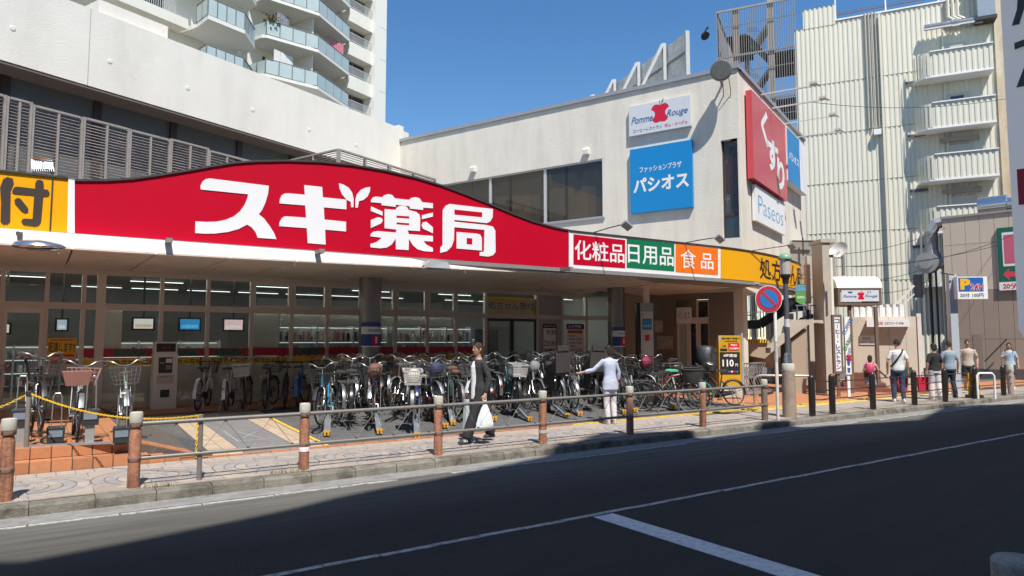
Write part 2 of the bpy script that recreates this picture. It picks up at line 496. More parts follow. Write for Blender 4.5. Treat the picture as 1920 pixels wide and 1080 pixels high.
# tan tile bands running in from the street, tiles near the front are single pieces
tl = MB()
for (x0, x1) in ((2.22, 2.66), (3.5, 3.9)):
    for j in range(9):
        for i in range(2):
            w_ = (x1 - x0) / 2; a = x0 + i * w_; y0 = 11.02 + j * .22
            t = MB(); tile_grid(t, a, a + w_, y0, y0 + .22, w_, .22, lambda x, y: gz(x, y) - .006)
            part('tile', t, tan_tile, plaza)
    tile_grid(tl, x0, x1, 13.0, 14.55, .22, .22, lambda x, y: gz(x, y) - .006)
tile_grid(tl, 1.2, 4.0, 14.56, 15.55, .22, .22, lambda x, y: gz(x, y) - .006)
part('tile_band', tl, tan_tile, plaza, kind='stuff')
tl = MB()
tile_grid(tl, 1.2, 15.2, 15.9, 17.38, .3, .3, lambda x, y: gz(x, y) - .006)
tile_grid(tl, 15.2, 44, 11.0, 12.6, .3, .3, lambda x, y: gz(x, y) - .006)
tile_grid(tl, 15.2, 30, 12.6, 17, .3, .3, lambda x, y: gz(x, y) - .006)
part('terracotta_tile', tl, orange, plaza, kind='stuff')
draped('dark_ground_strip', 1.2, 14, 15.56, 15.88, mat('dark_strip', (.05, .05, .05), .5, var=.3, scale=30), .004)  # flat dark strip across the plaza before the shop
# cobbled asphalt squares between the bands get their own sheet and a faint painted outline
grey_patch = mat('grey_block', (.19, .185, .185), .85, var=.22, scale=12, bump=.3, bscale=90, dirt=(.12, .115, .11), dscale=2, damt=.5)
draped('grey_paving', 2.67, 3.49, 11.03, 14.5, grey_patch, .003)
b = MB()
for (p, q) in (((2.78, 12.1), (3.38, 12.1)), ((2.78, 13.2), (3.38, 13.2)), ((2.8, 12.1), (2.8, 13.2)), ((2.95, 12.4), (3.3, 12.9)), ((3.2, 12.3), (3.0, 13.0))):
    b.bar((p[0], p[1], gz(*p) + .0055), (q[0], q[1], gz(*q) + .0055), .025, .003)
struct('worn_bay_marking', b, mat('faint_paint', (.33, .33, .32), .8, var=.3, scale=30))
b = MB()
for k in range(10):
    y0 = 11.0 + k * .37
    b.bar((3.96, y0, gz(4, y0) + .003), (3.96, y0 + .37, gz(4, y0 + .37) + .003), .075, .006)
for k in range(12):
    x0 = 3.96 + k * .5
    b.bar((x0, 14.7, gz(x0, 14.7) + .003), (x0 + .5, 14.7, gz(x0, 14.7) + .003), .06, .006)
struct('yellow_bay_line', b, paint_y)
# low lip of the plaza along the pavement
lip = MB().box(2.1, 60, 10.945, 11.005, .05, .128)
lipo = struct('plaza_edging', lip, mortar)
xx = 2.12
me_o = MB().box(0, .29, 10.94, 11.01, .1, .142).mesh('edging_tile', orange); me_y = MB().box(0, .29, 10.94, 11.01, .1, .142).mesh('edging_tile', paint_y)
while xx < 20:
    link('edging_tile', me_y if xx > 8.8 else me_o, lipo, (xx, 0, random.uniform(-.003, .003))); xx += .3

# raised terracotta terrace in front of the left door
b = MB()
b.box(-12, 1.15, 11.215, 17.38, .05, .405)
b.box(-12, 1.15, 10.985, 11.215, .05, .255)
b.slab([(1.15, 10.985), (1.62, 10.985), (1.62, 11.215), (1.15, 11.215)], .05, .20)
b.add([(1.15, 11.215, .405), (2.0, 11.215, .15), (2.0, 13.2, .22), (1.15, 17.3, .405), (1.15, 11.215, .05), (2.0, 11.215, .05), (2.0, 13.2, .05), (1.15, 17.3, .05)],
      [(0, 1, 2, 3), (0, 4, 5, 1), (1, 5, 6, 2), (2, 6, 7, 3)])
terr = struct('terrace', b, mortar)
TW_ = .235
rise_l = MB().box(.007, TW_ - .007, 10.966, 10.99, .116, .258).mesh('tile', orange)
tread = MB().box(.007, TW_ - .007, 10.972, 11.195, .25, .268).mesh('tile', orange)
rise_u = MB().box(.007, TW_ - .007, 11.2, 11.22, .274, .406).mesh('tile', orange)
tread_u = MB().box(.007, TW_ - .007, 11.206, 11.425, .40, .418).mesh('tile', orange)
for k in range(16):
    x0 = 1.15 - TW_ * (k + 1)
    for me in (rise_l, tread, rise_u, tread_u): link('tile', me, terr, (x0, random.uniform(-.002, .002), random.uniform(-.002, .002)))
for k in range(5):
    x0 = 1.155 + k * .2; h = .262 - .026 * (k + 1)
    part('tile', MB().box(x0, x0 + .194, 10.966, 10.99, .116, h), orange, terr)
    part('tile', MB().box(x0, x0 + .194, 10.966, 11.2, h - .01, h + .006), orange, terr)
b = MB()
tile_grid(b, -2.6, 1.15, 11.435, 17.36, .235, .235, lambda x, y: .405)
tile_grid(b, 1.16, 1.99, 11.22, 12.9, .2, .235, lambda x, y: .405 - (x - 1.15) * .3 + .003)
part('tile_field', b, orange, terr, kind='stuff')
# grey steel ramp plate beside the terrace
b = MB().add([(1.75, 11.05, .155), (2.2, 11.05, .150), (2.2, 12.5, .20), (1.95, 12.9, .22), (1.75, 12.0, .20), (1.75, 11.05, .12), (2.2, 11.05, .12), (2.2, 12.5, .12), (1.95, 12.9, .12), (1.75, 12.0, .12)],
             [(0, 1, 2, 3, 4), (0, 5, 6, 1), (1, 6, 7, 2), (2, 7, 8, 3), (3, 8, 9, 4), (4, 9, 5, 0)])
tag(part('ramp_plate', b, mat('ramp_plate', (.07, .07, .075), .7, var=.3, scale=15, bump=.3, bscale=60)), 'dark grey ramp plate lying beside the orange terrace steps', 'ramp plate')

# the buildings on the photographer's side: their roofline throws the shade on the road
def shade_roof():
    pts = [(-60, 1060), (0, 1060), (200, 1022), (400, 982), (508, 960), (600, 937), (700, 917), (800, 900), (900, 879), (1000, 859), (1030, 843)]
    prof = []
    yb = -2.6
    def add(X, Y, zz=0.0):
        h = (Y - yb) / .6 + zz
        prof.append((X - .16 * (h - zz), h))
    for px, py in pts:
        p = G(px, py, 0); add(p.x, p.y)
    for px, py in ((1052, 833), (1109, 813), (1167, 813), (1276, 808)):
        p = G(px, py, .12); add(p.x, p.y, .12)
    for px, py in ((1292, 825), (1406, 810)):
        p = G(px, py, 0); add(p.x, p.y)
    for px, py in ((1414, 793), (1466, 789)):
        p = G(px, py, .12); add(p.x, p.y, .12)
    for px, py in ((1470, 805), (1580, 797), (1719, 788), (1747, 772)):
        p = G(px, py, 0); add(p.x, p.y)
    for px, py in ((1765, 757), (1838, 752)):
        p = G(px, py, .12); add(p.x, p.y, .12)
    p = G(1845, 760, 0); add(p.x, p.y); p = G(1925, 758, 0); add(p.x, p.y); add(40, 8.9); add(70, 8.7)
    return prof, yb
prof, yb = shade_roof()
for i in range(1, len(prof)):
    if prof[i][0] <= prof[i - 1][0]: prof[i] = (prof[i - 1][0] + .01, prof[i][1])
stucco_n = mat('neighbour_render', (.60, .58, .55), .9, var=.1, scale=2)
nb = thing('shop_building', 'long building behind the photographer whose roofline shades the road', 'building', (0, yb, 0))
L0 = [(-70, 11), (-9, 13)] + prof + [(90, prof[-1][1])]
part('facade', MB().prism([(-70, 0)] + L0 + [(90, 0)], -9, 0), stucco_n, nb)
for fl in range(4):
    for k in range(14):
        xw = -22 + k * 5
        part('window', MB().box(xw, xw + 3, .003, .06, 1.0 + fl * 3.4, 2.7 + fl * 3.4), mat('dark_window', (.03, .035, .04), .1, var=0), nb)
# ================================================================== THE DRUGSTORE UNDER THE CANOPY
alu = mat('beige_aluminium', (.68, .60, .52), .45, var=.06, scale=3)
alu_l = mat('light_aluminium', (.74, .68, .61), .45, var=.05, scale=3)
soffit_m = mat('soffit_panel', (.70, .60, .51), .4, var=.06, scale=1.5)
white_m = mat('white_metal', (.80, .80, .80), .45, var=.04, scale=3)
dark_m = mat('dark_metal', (.035, .033, .032), .5, var=.2, scale=9)
trim_m = mat('grey_trim', (.24, .235, .23), .5, var=.1)
pane_g = glass('shop_glass', (.95, .97, .96), .97, .01, 1.5, 1.0)
frost = mat('frosted_film', (.80, .79, .72), .35, var=.08, scale=2)
inner_w = mat('inner_wall', (.62, .62, .58), .8, var=.06)
inner_d = mat('inner_dark', (.10, .10, .10), .7, var=.2)
tube_m = mat('tube_light', (.92, 1.0, .94), .5, var=0, emit=1.7)
ink = mat('black_ink', (.018, .016, .015), .5, var=0)
white_p = mat('white_print', (.80, .80, .80), .5, var=0)
red_p = mat('red_print', (.62, .008, .035), .35, var=0)
red_film = mat('red_film', (.50, .015, .03), .35, var=0)
yel_p = mat('yellow_print', (.82, .46, .012), .35, var=0)
yel_film = mat('yellow_film', (.88, .52, .02), .4, var=0)
grn_p = mat('green_print', (.005, .17, .07), .35, var=0)
org_p = mat('orange_print', (.85, .17, .012), .35, var=0)
blue_p = mat('blue_print', (.005, .23, .56), .4, var=.03)
navy_p = mat('navy_print', (.03, .06, .26), .4, var=0)
steel = mat('brushed_steel', (.30, .275, .25), .32, metal=.85, var=.15, scale=2, bump=.1, bscale=200)

FY = 17.4
FL = .38                                                   # floor level at the glass
st = thing('drugstore', 'glazed drugstore shopfront under the long canopy with the red sign', 'shop', (0, FY, 0))
mull = [-6.2, -4.4, -2.5, -.64, .11, .77, 1.09, 2.28, 3.26, 4.25, 5.22, 6.14, 7.09, 8.05, 9.03, 9.96, 10.98, 12.88, 13.88, 14.9]
HEAD, TR0, TR1 = 3.26, 2.50, 2.64
for xm in mull:
    wd = .085 if xm == 1.09 else .04
    part('mullion', MB().box(xm - wd, xm + wd, -.06, .06, FL if xm not in (11.9,) else 2.5, HEAD), alu if xm != 1.09 else alu_l, st)
part('transom', MB().box(-6.2, 14.9, -.05, .05, TR0, TR1), alu, st)
part('head_frame', MB().box(-6.2, 14.95, -.055, .075, HEAD, 3.44), alu, st)
part('sill', MB().box(-6.2, 10.9, -.065, .05, FL - .2, FL + .09), alu, st)
part('threshold', MB().box(11.0, 14.95, -.065, .05, FL - .2, FL + .02), dark_m, st)
for i in range(len(mull) - 1):
    a, c = mull[i] + .04, mull[i + 1] - .04
    if 4.2 < mull[i] < 9.9:                                # opening lights get their own sash
        s = part('sash', MB().box(a, a + .05, -.045, .035, TR1, HEAD).box(c - .05, c, -.045, .035, TR1, HEAD).box(a + .05, c - .05, -.045, .035, TR1, TR1 + .055).box(a + .05, c - .05, -.045, .035, HEAD - .055, HEAD), alu_l, st)
        part('pane', MB().box(a + .05, c - .05, -.006, .006, TR1 + .055, HEAD - .055), pane_g, s)
    elif mull[i] not in (12.88,):
        part('window_pane', MB().box(a, c, -.006, .006, TR1, HEAD), pane_g, st)
    if mull[i] == 12.88:
        part('upper_panel', MB().box(a, c, -.02, .0, TR1, HEAD), mat('grey_panel', (.40, .39, .39), .5, var=.03), st)
        part('lower_panel', MB().box(a, c, -.02, .0, FL, TR0), mat('grey_panel', (.40, .39, .39), .5), st)
        continue
    if mull[i] in (.11,):                                  # pane with the delivery poster
        part('window_pane', MB().box(a, c, -.006, .006, FL + .09, TR0), pane_g, st)
        continue
    if mull[i] == -.64:
        d = part('sliding_door', MB().box(a, a + .06, -.04, .02, FL, TR0).box(c - .06, c, -.04, .02, FL, TR0).box(a + .06, c - .06, -.04, .02, TR0 - .09, TR0).box(a + .06, c - .06, -.04, .02, FL, FL + .12), alu_l, st)
        part('pane', MB().box(a + .06, c - .06, -.012, -.004, FL + .12, TR0 - .09), pane_g, d)
        continue
    if mull[i] == 10.98:
        mid = (a + c) / 2
        for q0, q1 in ((a, mid - .01), (mid + .01, c)):
            d = part('sliding_door', MB().box(q0, q0 + .05, -.04, .02, FL, TR0).box(q1 - .05, q1, -.04, .02, FL, TR0).box(q0 + .05, q1 - .05, -.04, .02, TR0 - .08, TR0).box(q0 + .05, q1 - .05, -.04, .02, FL, FL + .1), dark_m, st)
            part('pane', MB().box(q0 + .05, q1 - .05, -.012, -.004, FL + .1, TR0 - .08), pane_g, d)
        continue
    part('window_pane', MB().box(a, c, -.006, .006, FL + .09, TR0), pane_g, st)
    if mull[i] > .7 and mull[i] < 10:
        part('frosted_panel', MB().box(a, c, .012, .02, FL + .09, 1.27), frost, st)
        band = part('film_band', MB().box(a, c, -.011, -.0075, 1.47, 1.66), red_film, st)
        yb_ = part('film_band', MB().box(a, c, -.011, -.0075, 1.285, 1.435), yel_film, st)
        if mull[i] in (1.09, 2.28, 3.26, 4.25, 7.09, 9.03):
            text('処方せん受付', yb_, ink, (a + c) / 2 + (.1 if mull[i] == 1.09 else 0), 1.36, wd=.78 if mull[i] != 1.09 else .84, ht=.105, y=-.014, bold=.02)
        if mull[i] in (1.09, 2.28, 3.26, 5.22):
            part('film_label', MB().box((a + c) / 2 - .32, (a + c) / 2 + .32, -.0145, -.0115, 1.49, 1.64), mat('green_film', (.06, .12, .07), .4, var=.5, scale=12), band)
# return panel at the right-hand corner
rt = MB()
rt.bar((14.9, 0, FL), (14.9, 0, 3.3), .09).bar((15.45, -.75, FL - .1), (15.45, -.75, 3.3), .09).bar((14.9, 0, 2.57), (15.45, -.75, 2.57), .06, .14)
part('corner_frame', rt, alu, st)
part('corner_pane', MB().add([(14.9, 0, FL), (15.45, -.75, FL), (15.45, -.75, 3.3), (14.9, 0, 3.3)], [(0, 1, 2, 3)]), pane_g, st)
part('side_pier', MB().box(15.55, 17.0, -.9, -.6, .1, 3.34), mat('pier_paint', (.26, .22, .18), .8, var=.08), st)
# left part: the door bay stands behind a return of glass
part('return_post', MB().box(.74, .80, .062, .5, FL, HEAD), alu, st)

# inside
room = MB()
room.box(-6.2, 17.0, 9.0, 9.15, .2, 3.6)
room.box(-6.35, -6.2, .1, 9.0, .2, 3.6)
room.box(16.75, 16.9, .1, 9.0, .2, 3.6)
part('back_wall', room, inner_w, st)
part('shop_floor', MB().box(-6.2, 17, .08, 9.0, .2, FL), mat('shop_floor', (.33, .32, .30), .3, var=.05), st)
part('shop_ceiling', MB().box(-6.2, 17, .08, 9.0, 3.42, 3.5), mat('shop_ceiling', (.30, .30, .29), .8, var=.05), st)
tb = MB().box(0, 1.25, -.009, .009, 3.36, 3.375).mesh('ceiling_tube', tube_m)
for r_, yy in enumerate((2.8, 5.6)):
    for k in range(15):
        if random.random() < (.45 if k < 5 else .75): link('ceiling_tube', tb, st, (-5.6 + k * 1.5 + r_ * .3, yy, 0))
fb_ = MB().box(0, 1.25, -.02, .02, 3.36, 3.40).mesh('ceiling_tube', mat('added_front_tube', (.95, 1.0, .94), .5, var=0, emit=9.0))  # extra tubes added out of sight to brighten the shop front
for yy in (.55, 1.05):
    for k in range(14): link('ceiling_tube', fb_, st, (-5.6 + k * 1.5 + yy * .3, yy, 0))
# white boards behind the glass, then shelves of goods
for a, c, z0, z1, yy in ((1.16, 1.52, 1.66, 2.5, .1), (4.28, 4.95, 1.66, 2.5, .12), (5.0, 8.02, 2.22, 2.5, .14), (8.08, 9.9, 2.25, 2.5, .14)):
    part('white_board', MB().box(a, c, yy, yy + .03, z0, z1), mat('white_board', (.82, .83, .76), .7, var=.04), st)
goods_m = [mat('goods_%s' % n, c, .5, var=.15, scale=30) for n, c in (('white', (.7, .7, .68)), ('red', (.42, .05, .06)), ('blue', (.06, .14, .32)), ('green', (.08, .24, .13)), ('yellow', (.5, .36, .06)), ('dark', (.06, .06, .07)), ('pink', (.5, .25, .28)), ('cream', (.55, .48, .38)))]
def shelf(x0, x1, y0, z0, z1, name='goods_shelf', rows=3):
    n = round((x1 - x0) / 1.0)
    t = thing(name, '', 'shelf', (x0, FY + y0, 0))
    fr = MB(); W = x1 - x0
    for k in range(n + 1): fr.box(W * k / n - .02, W * k / n + .02, 0, .36, FL, z1 + .03)
    fr.box(0, W, .33, .37, FL, z1)
    part('shelf_frame', fr, mat('shelf_white', (.5, .5, .49), .5, var=.03), t)
    gd = MB()
    sl_ = MB()
    for r_ in range(1, rows + 1): sl_.box(.05, W - .05, .02, .05, z0 + (z1 - z0) * r_ / rows - .045, z0 + (z1 - z0) * r_ / rows - .03)
    part('shelf_light', sl_, mat('shelf_light', (.9, 1, .95), .5, var=0, emit=.55), t, kind='stuff')
    for r_ in range(rows):
        zz = z0 + (z1 - z0) * r_ / rows
        part('shelf_board', MB().box(.021, W - .021, -.01, .328, zz - .025, zz), mat('shelf_white', (.5, .5, .49), .5), t)
        xx = .04
        while xx < W - .12:
            wd = random.choice((.028, .04, .055, .08)); h = random.uniform(.30, .72) * (z1 - z0) / rows; m = random.choice((0, 0, 0, 0, 0, 0, 1, 1, 6, 6, 2, 3, 4, 5, 7, 7))
            if min(abs(xx + wd / 2 - W * k / n) for k in range(n + 1)) > .07:
                gd.box(xx, xx + wd, .02 + random.uniform(0, .05), .15, zz + .001, zz + h, m)
            xx += wd + random.choice((.004, .006, .01, .04))
    part('goods', gd, goods_m, t, kind='stuff')
    return t
tag(shelf(5.0, 8.0, .32, 1.05, 2.2), 'shelf of small red and white packs behind the glass left of the steel column', 'shelf')
tag(shelf(8.15, 10.7, .32, 1.05, 2.2), 'shelf of bottles and packs behind the glass right of the steel column', 'shelf')
for q, (x0, yy, txt) in enumerate(((-1.5, 4.0, 'long low goods shelf deep inside the shop behind the left door'), (1.2, 3.2, 'goods shelf deep inside the shop behind the hanging screens'), (11.0, 4.2, 'goods shelf deep inside the shop behind the right sliding doors'))):
    tag(shelf(x0, x0 + 3, yy, .7, 1.7 + .1 * q), txt, 'shelf')
fr_ = MB().box(11.95, 12.5, 1.6, 2.2, FL, 2.2)
tag(part('drinks_fridge', fr_.box(12.0, 12.45, 1.585, 1.6, .7, 2.1), mat('fridge_dark', (.05, .05, .055), .3), None, loc=(0, FY, 0)), 'tall dark drinks fridge inside the right sliding doors', 'fridge')
def screen(px, py, wpx, hpx, depth, m1, m2, label):
    d = depth
    f = Fr((0, FY), 0)
    x, z = f.loc(px, py, d); k = (f.loc(px + 10, py, d)[0] - x) / 10
    wd, h = wpx * k, hpx * k * .86
    t = thing('hanging_screen', label, 'screen', (x, FY + d, z), group='screens hanging behind the shop glass')
    part('screen_case', MB().box(-wd / 2 - .04, wd / 2 + .04, 0, .06, -h / 2 - .04, h / 2 + .04), ink, t)
    part('display', MB().box(-wd / 2, wd / 2, -.006, -.001, -h / 2, h / 2), m1, t)
    part('picture', MB().box(-wd / 2 + .03, wd / 2 - .03, -.009, -.0065, -h / 2 + .03, -h * .05), m2, t)
    part('hanger', MB().box(-.02, .02, .02, .04, h / 2 + .041, 3.42 - z), dark_m, t)
sc_w = mat('screen_white', (.85, .85, .82), .4, var=0, emit=.42); sc_b = mat('screen_blue', (.03, .28, .62), .4, var=.3, scale=9, emit=.5)
sc_p = mat('screen_pink', (.85, .62, .62), .4, var=.1, scale=9, emit=.45); sc_t = mat('screen_tan', (.72, .6, .45), .4, var=0, emit=.4)
screen(269, 607, 36, 24, .55, sc_w, sc_t, 'hanging screen showing a white and tan picture, leftmost behind the yellow band glass')
screen(356, 608, 36, 24, .55, sc_b, mat('screen_cyan', (.1, .5, .85), .4, var=.5, scale=12, emit=.5), 'hanging screen showing a blue picture above the ticket machine')
screen(438, 609, 34, 23, .55, sc_p, mat('screen_pale', (.9, .8, .78), .4, var=.3, scale=14, emit=.45), 'hanging screen showing a pale pink picture left of the shelves')
screen(116, 609, 18, 26, .9, mat('screen_ice', (.5, .62, .72), .4, var=.2, emit=.4), sc_w, 'narrow pale blue screen above the yellow delivery poster')
screen(10, 616, 14, 22, .9, sc_w, mat('screen_grey', (.5, .52, .5), .4, var=.3, emit=.4), 'narrow white screen behind the left sliding door')

# posters and boards on the front
f0 = Fr((0, FY), 0)
def board(name, px0, px1, py0, py1, m, label, cat, fr=f0, d=0.0, th=.02, group=None):
    x0, z1 = fr.loc(px0, py0, d); x1, z0 = fr.loc(px1, py1, d)
    p = fr.world((x0 + x1) / 2, d, (z0 + z1) / 2)
    wd, h = x1 - x0, z1 - z0
    t = thing(name, label, cat, p, fr.a, group)
    part('board', MB().box(-wd / 2, wd / 2, -th, 0, -h / 2, h / 2), m, t)
    return t, wd, h, -th
t, W, H, y = board('delivery_poster', 90, 142, 634, 672, yel_p, 'yellow poster with black Japanese lettering on the glass beside the left door', 'poster', d=-.03, th=.008)
text('配達します!!', t, ink, 0, H * .06, wd=W * .92, ht=H * .5, y=y - .003, bold=.008)
part('lettering', MB().box(-W * .45, W * .45, y - .003, y - .001, -H * .4, -H * .3).box(-W * .4, W * .4, y - .003, y - .001, H * .38, H * .43), red_p, t)
t, W, H, y = board('notice_sheet', 91, 141, 673, 704, mat('paper', (.6, .57, .5), .8, var=.05), 'pale notice sheet with red heading below the yellow delivery poster', 'poster', d=-.03, th=.006)
part('lettering', MB().box(-W * .42, W * .05, y - .003, y - .001, H * .2, H * .42).box(W * .1, W * .44, y - .003, y - .001, H * .2, H * .42), red_film, t)
t, W, H, y = board('yellow_banner', 912, 1003, 556, 590, yel_film, 'dark yellow banner with outlined Japanese lettering above the right sliding doors', 'banner', d=.05, th=.01)
text('処方せん受付', t, white_p, -W * .0, 0, wd=W * .97, ht=H * .52, y=y - .003, bold=.055)
text('処方せん受付', t, ink, -W * .0, 0, wd=W * .95, ht=H * .48, y=y - .006, bold=.015)
t, W, H, y = board('opening_hours_board', 1017, 1043, 607, 664, white_p, 'white opening hours board reading 9:00 to 23:00 on the grey panel', 'sign', d=-.022, th=.02)
part('border', MB().box(-W * .5, W * .5, y - .002, y - .0005, H * .36, H * .5), ink, t)
part('border', MB().box(-W * .5, -W * .46, y - .002, y - .0005, -H * .5, H * .36).box(W * .46, W * .5, y - .002, y - .0005, -H * .5, H * .36).box(-W * .46, W * .46, y - .002, y - .0005, -H * .5, -H * .47), ink, t)
text('スギドラッグ', t, white_p, 0, H * .43, wd=W * .84, ht=H * .07, y=y - .004, bold=.02)
text('9:00', t, ink, W * .1, H * .22, wd=W * .68, ht=H * .17, y=y - .003, bold=.01)
text('~', t, ink, 0, H * .06, wd=H * .05, ht=H * .03, y=y - .003)
text('23:00', t, ink, 0, -H * .14, wd=W * .84, ht=H * .17, y=y - .003, bold=.01)
text('年中無休', t, ink, 0, -H * .36, wd=W * .84, ht=H * .11, y=y - .003, bold=.03)
t, W, H, y = board('pharmacy_hours_board', 1061, 1095, 607, 666, white_p, 'white pharmacy timetable with navy heading and orange strip right of the hours board', 'sign', d=-.022, th=.02)
part('heading', MB().box(-W * .5, W * .5, y - .002, y - .0005, H * .33, H * .5), navy_p, t)
part('strip', MB().box(-W * .42, W * .42, y - .002, y - .0005, H * .2, H * .3), org_p, t)
text('スギ薬局', t, white_p, -W * .05, H * .41, wd=W * .7, ht=H * .09, y=y - .004, bold=.02)
text('処方せん受付', t, ink, 0, H * .25, wd=W * .76, ht=H * .07, y=y - .004, bold=.02)
for k, s_ in enumerate(('月火木金', '9:00-14:00', '15:00-19:00', '土曜日', '9:00-14:00')):
    text(s_, t, ink, 0 if ':' in s_ else -W * .2, H * (.12 - .11 * k), ht=H * .065, wd=W * (.72 if ':' in s_ else .35), y=y - .003, bold=.01)

# canopy: soffit of single panels, white fascia, roof slab
def fz(x): return 3.30 + .16 * max(0, min(1, (x - 1) / 10)) ** 1.3 if x < 11 else 3.46 + .09 * min(1, (x - 11) / 4)
def sgy(x): return 13.35 - .037 * x            # front line of the sign band
def front_y(x): return 13.05 if x < 10.5 else min(13.05, sgy(x) + .2)
can = thing('canopy', 'long flat canopy with white fascia and taupe soffit over the bicycle parking', 'canopy', (0, 0, 0))
xx = -8.0
while xx < 17.9:
    x1 = min(xx + 1.19, 17.95)
    for (ya, yb_) in ((0, .5), (.5, 1)):
        def zz(x, t): return fz(x) * (1 - t) + 3.37 * t
        def yy(x, t): return front_y(x) * (1 - t) + (17.34 if x < 14.8 else 16.5) * t
        P = [(xx + .008, ya), (x1 - .008, ya), (x1 - .008, yb_ - .004), (xx + .008, yb_ - .004)]
        vs = [(a, yy(a, t_), zz(a, t_)) for a, t_ in P]; vs += [(a, b_, c_ + .03) for a, b_, c_ in vs]
        part('soffit_panel', MB().add(vs, [(0, 3, 2, 1), (4, 5, 6, 7), (0, 1, 5, 4), (1, 2, 6, 5), (2, 3, 7, 6), (3, 0, 4, 7)]), soffit_m, can)
    xx += 1.2
part('canopy_roof', MB().slab([(-8, 13.95), (10, 13.4), (17.9, 13.05), (18.5, 13.88), (17.18, 17.3), (16.9, 17.5), (-8, 17.5)], 3.50, 3.95), trim_m, can)
b = MB(); N_ = 24
for k in range(N_ + 1):
    x = -8 + (11.9 + 8) * k / N_
    yb0 = front_y(x)
    b.v += [(x, yb0, fz(x)), (x, yb0 + .05, 3.56 + .0 * x), (x, yb0 + .16, fz(x)), (x, yb0 + .25, 3.56)]
for k in range(N_):
    i = k * 4
    b.f += [[i, i + 4, i + 5, i + 1], [i, i + 2, i + 6, i + 4], [i + 2, i + 3, i + 7, i + 6], [i + 1, i + 5, i + 7, i + 3]]; b.m += [0] * 4
part('fascia', b, white_m, can)
dl = MB().lathe([(.0, .012), (.07, .012), (.085, 0), (.095, .004), (.095, .03)], 14)
dlm = dl.mesh('downlight', mat('downlight', (.62, .58, .52), .3, var=0), 40)
for k in range(12):
    for r_ in range(3):
        x = -.6 + k * 1.5 + .5 * r_; t_ = (.22, .5, .8)[r_]
        if x < 16: link('downlight', dlm, can, (x, front_y(x) * (1 - t_) + 17.3 * t_, (fz(x) * (1 - t_) + 3.37 * t_) - .02))
# drip clips under the fascia
for k in range(9):
    x = .2 + k * 1.25
    part('drip_clip', MB().box(x, x + .012, front_y(x) - .006, front_y(x), fz(x) - (.09 if k % 3 == 0 else .03), fz(x) + .02), trim_m, can)

# round steel columns
def column(px, Y, r, label, poster):
    p = ray(px, 640); t = (Y - 0) / p.y
    x = p.x * t
    c = thing('steel_column', label, 'column', (x, Y, gz(x, Y)), group='steel columns under the canopy')
    part('shaft', MB().lathe([(r + .03, 0), (r + .03, .1), (r, .12), (r, 3.12), (r + .02, 3.13), (r + .02, 3.2)], 28), steel, c, smooth=40)
    k0 = 0
    def wrap(z0, z1, m, grow, a0=-160, a1=-20, parent=c):
        b_ = MB(); n = 10
        for i in range(n + 1):
            a = R(a0 + (a1 - a0) * i / n) + math.atan2(-1, 0) + math.pi / 2
            for z_ in (z0, z1): b_.v.append(((r + grow) * math.cos(a), (r + grow) * math.sin(a), z_))
        for i in range(n): b_.f.append([2 * i, 2 * i + 2, 2 * i + 3, 2 * i + 1]); b_.m.append(0)
        return part('wrapped_poster', b_, m, parent, smooth=60)
    wrap(1.35, 1.95, white_p, .004)
    wrap(1.84, 1.95, navy_p, .006); wrap(1.38, 1.66, navy_p, .006); wrap(1.40, 1.64, red_p, .008, -100, -55)
    wrap(1.44, 1.60, white_p, .010, -84, -72)
    wrap(1.72, 1.78, mat('pale_blue_print', (.35, .5, .65), .5, var=0), .006, -120, -40)
    return c
column(693, 15.9, .27, 'round brushed steel column wrapped with a navy and red notice, left of the pair', 1)
column(1156, 15.6, .26, 'round steel column in deep shade beside the hanging directory sign', 1)

# ticket machine
kx, _ = f0.loc(308, 700, -.55)
tk = thing('ticket_machine', 'white parking ticket machine with black control panel before the yellow band window', 'machine', (kx, FY - .55, gz(kx, FY - .55)))
case = mat('case_white', (.76, .72, .66), .5, var=.05)
part('case', MB().box(-.235, .235, -.16, .2, 0, 1.2).box(-.225, .225, -.13, .2, 1.2, 1.45), case, tk)
part('display', MB().box(-.19, .19, -.145, -.1301, 1.24, 1.42), ink, tk)
part('control_panel', MB().box(-.14, .13, -.175, -.1601, .78, 1.12), dark_m, tk)
part('keypad', MB().box(.0, .12, -.18, -.1751, 1.0, 1.09), white_p, tk)
part('slot', MB().box(-.12, -.02, -.18, -.1751, .98, 1.02), trim_m, tk); part('slot', MB().box(.0, .11, -.18, -.1751, .86, .95), trim_m, tk)
part('notice', MB().box(-.17, .17, -.166, -.1601, .55, .74), mat('paper', (.6, .57, .5), .8), tk)
text('自転車駐輪場のご案内', tk, ink, 0, .70, wd=.28, ht=.03, y=-.169)
part('return_tray', MB().box(-.09, .09, -.17, -.1601, .26, .42), dark_m, tk)
text('PARKING', tk, red_film, 0, 1.33, wd=.16, ht=.05, y=-.147)

# ---------------------------------------------------------------- sign band
SG = Fr((0.44, 13.33), -2.1)
def poly(pts, fr=SG, d=0.0): return [fr.loc(px, py, d) for px, py in pts]
sign_red = mat('sign_red', (.49, .0012, .021), .4, spec=.25, var=.05, scale=.6, dirt=(.45, .004, .022), dscale=.7, damt=.35, dstretch=(1.5, 1, .5))
sign_yel = mat('sign_yellow', (.80, .375, .003), .4, spec=.3, var=.02, scale=.8)
sign_wht = mat('sign_white', (.80, .80, .82), .3, var=.015)
top = [(140, 340), (200, 340), (250, 337), (300, 330), (350, 322), (400, 313), (440, 307), (480, 304), (540, 303), (600, 305), (660, 311), (720, 321), (780, 335), (830, 350), (880, 369), (920, 385), (960, 402), (1000, 417), (1040, 428), (1066, 433)]
bot = [(1066, 503), (140, 437)]
rs = thing('red_shop_sign', 'huge red arched sign with white Japanese lettering along the canopy edge', 'sign', SG.world(0, 0, 0), SG.a)
face = poly(top + bot)
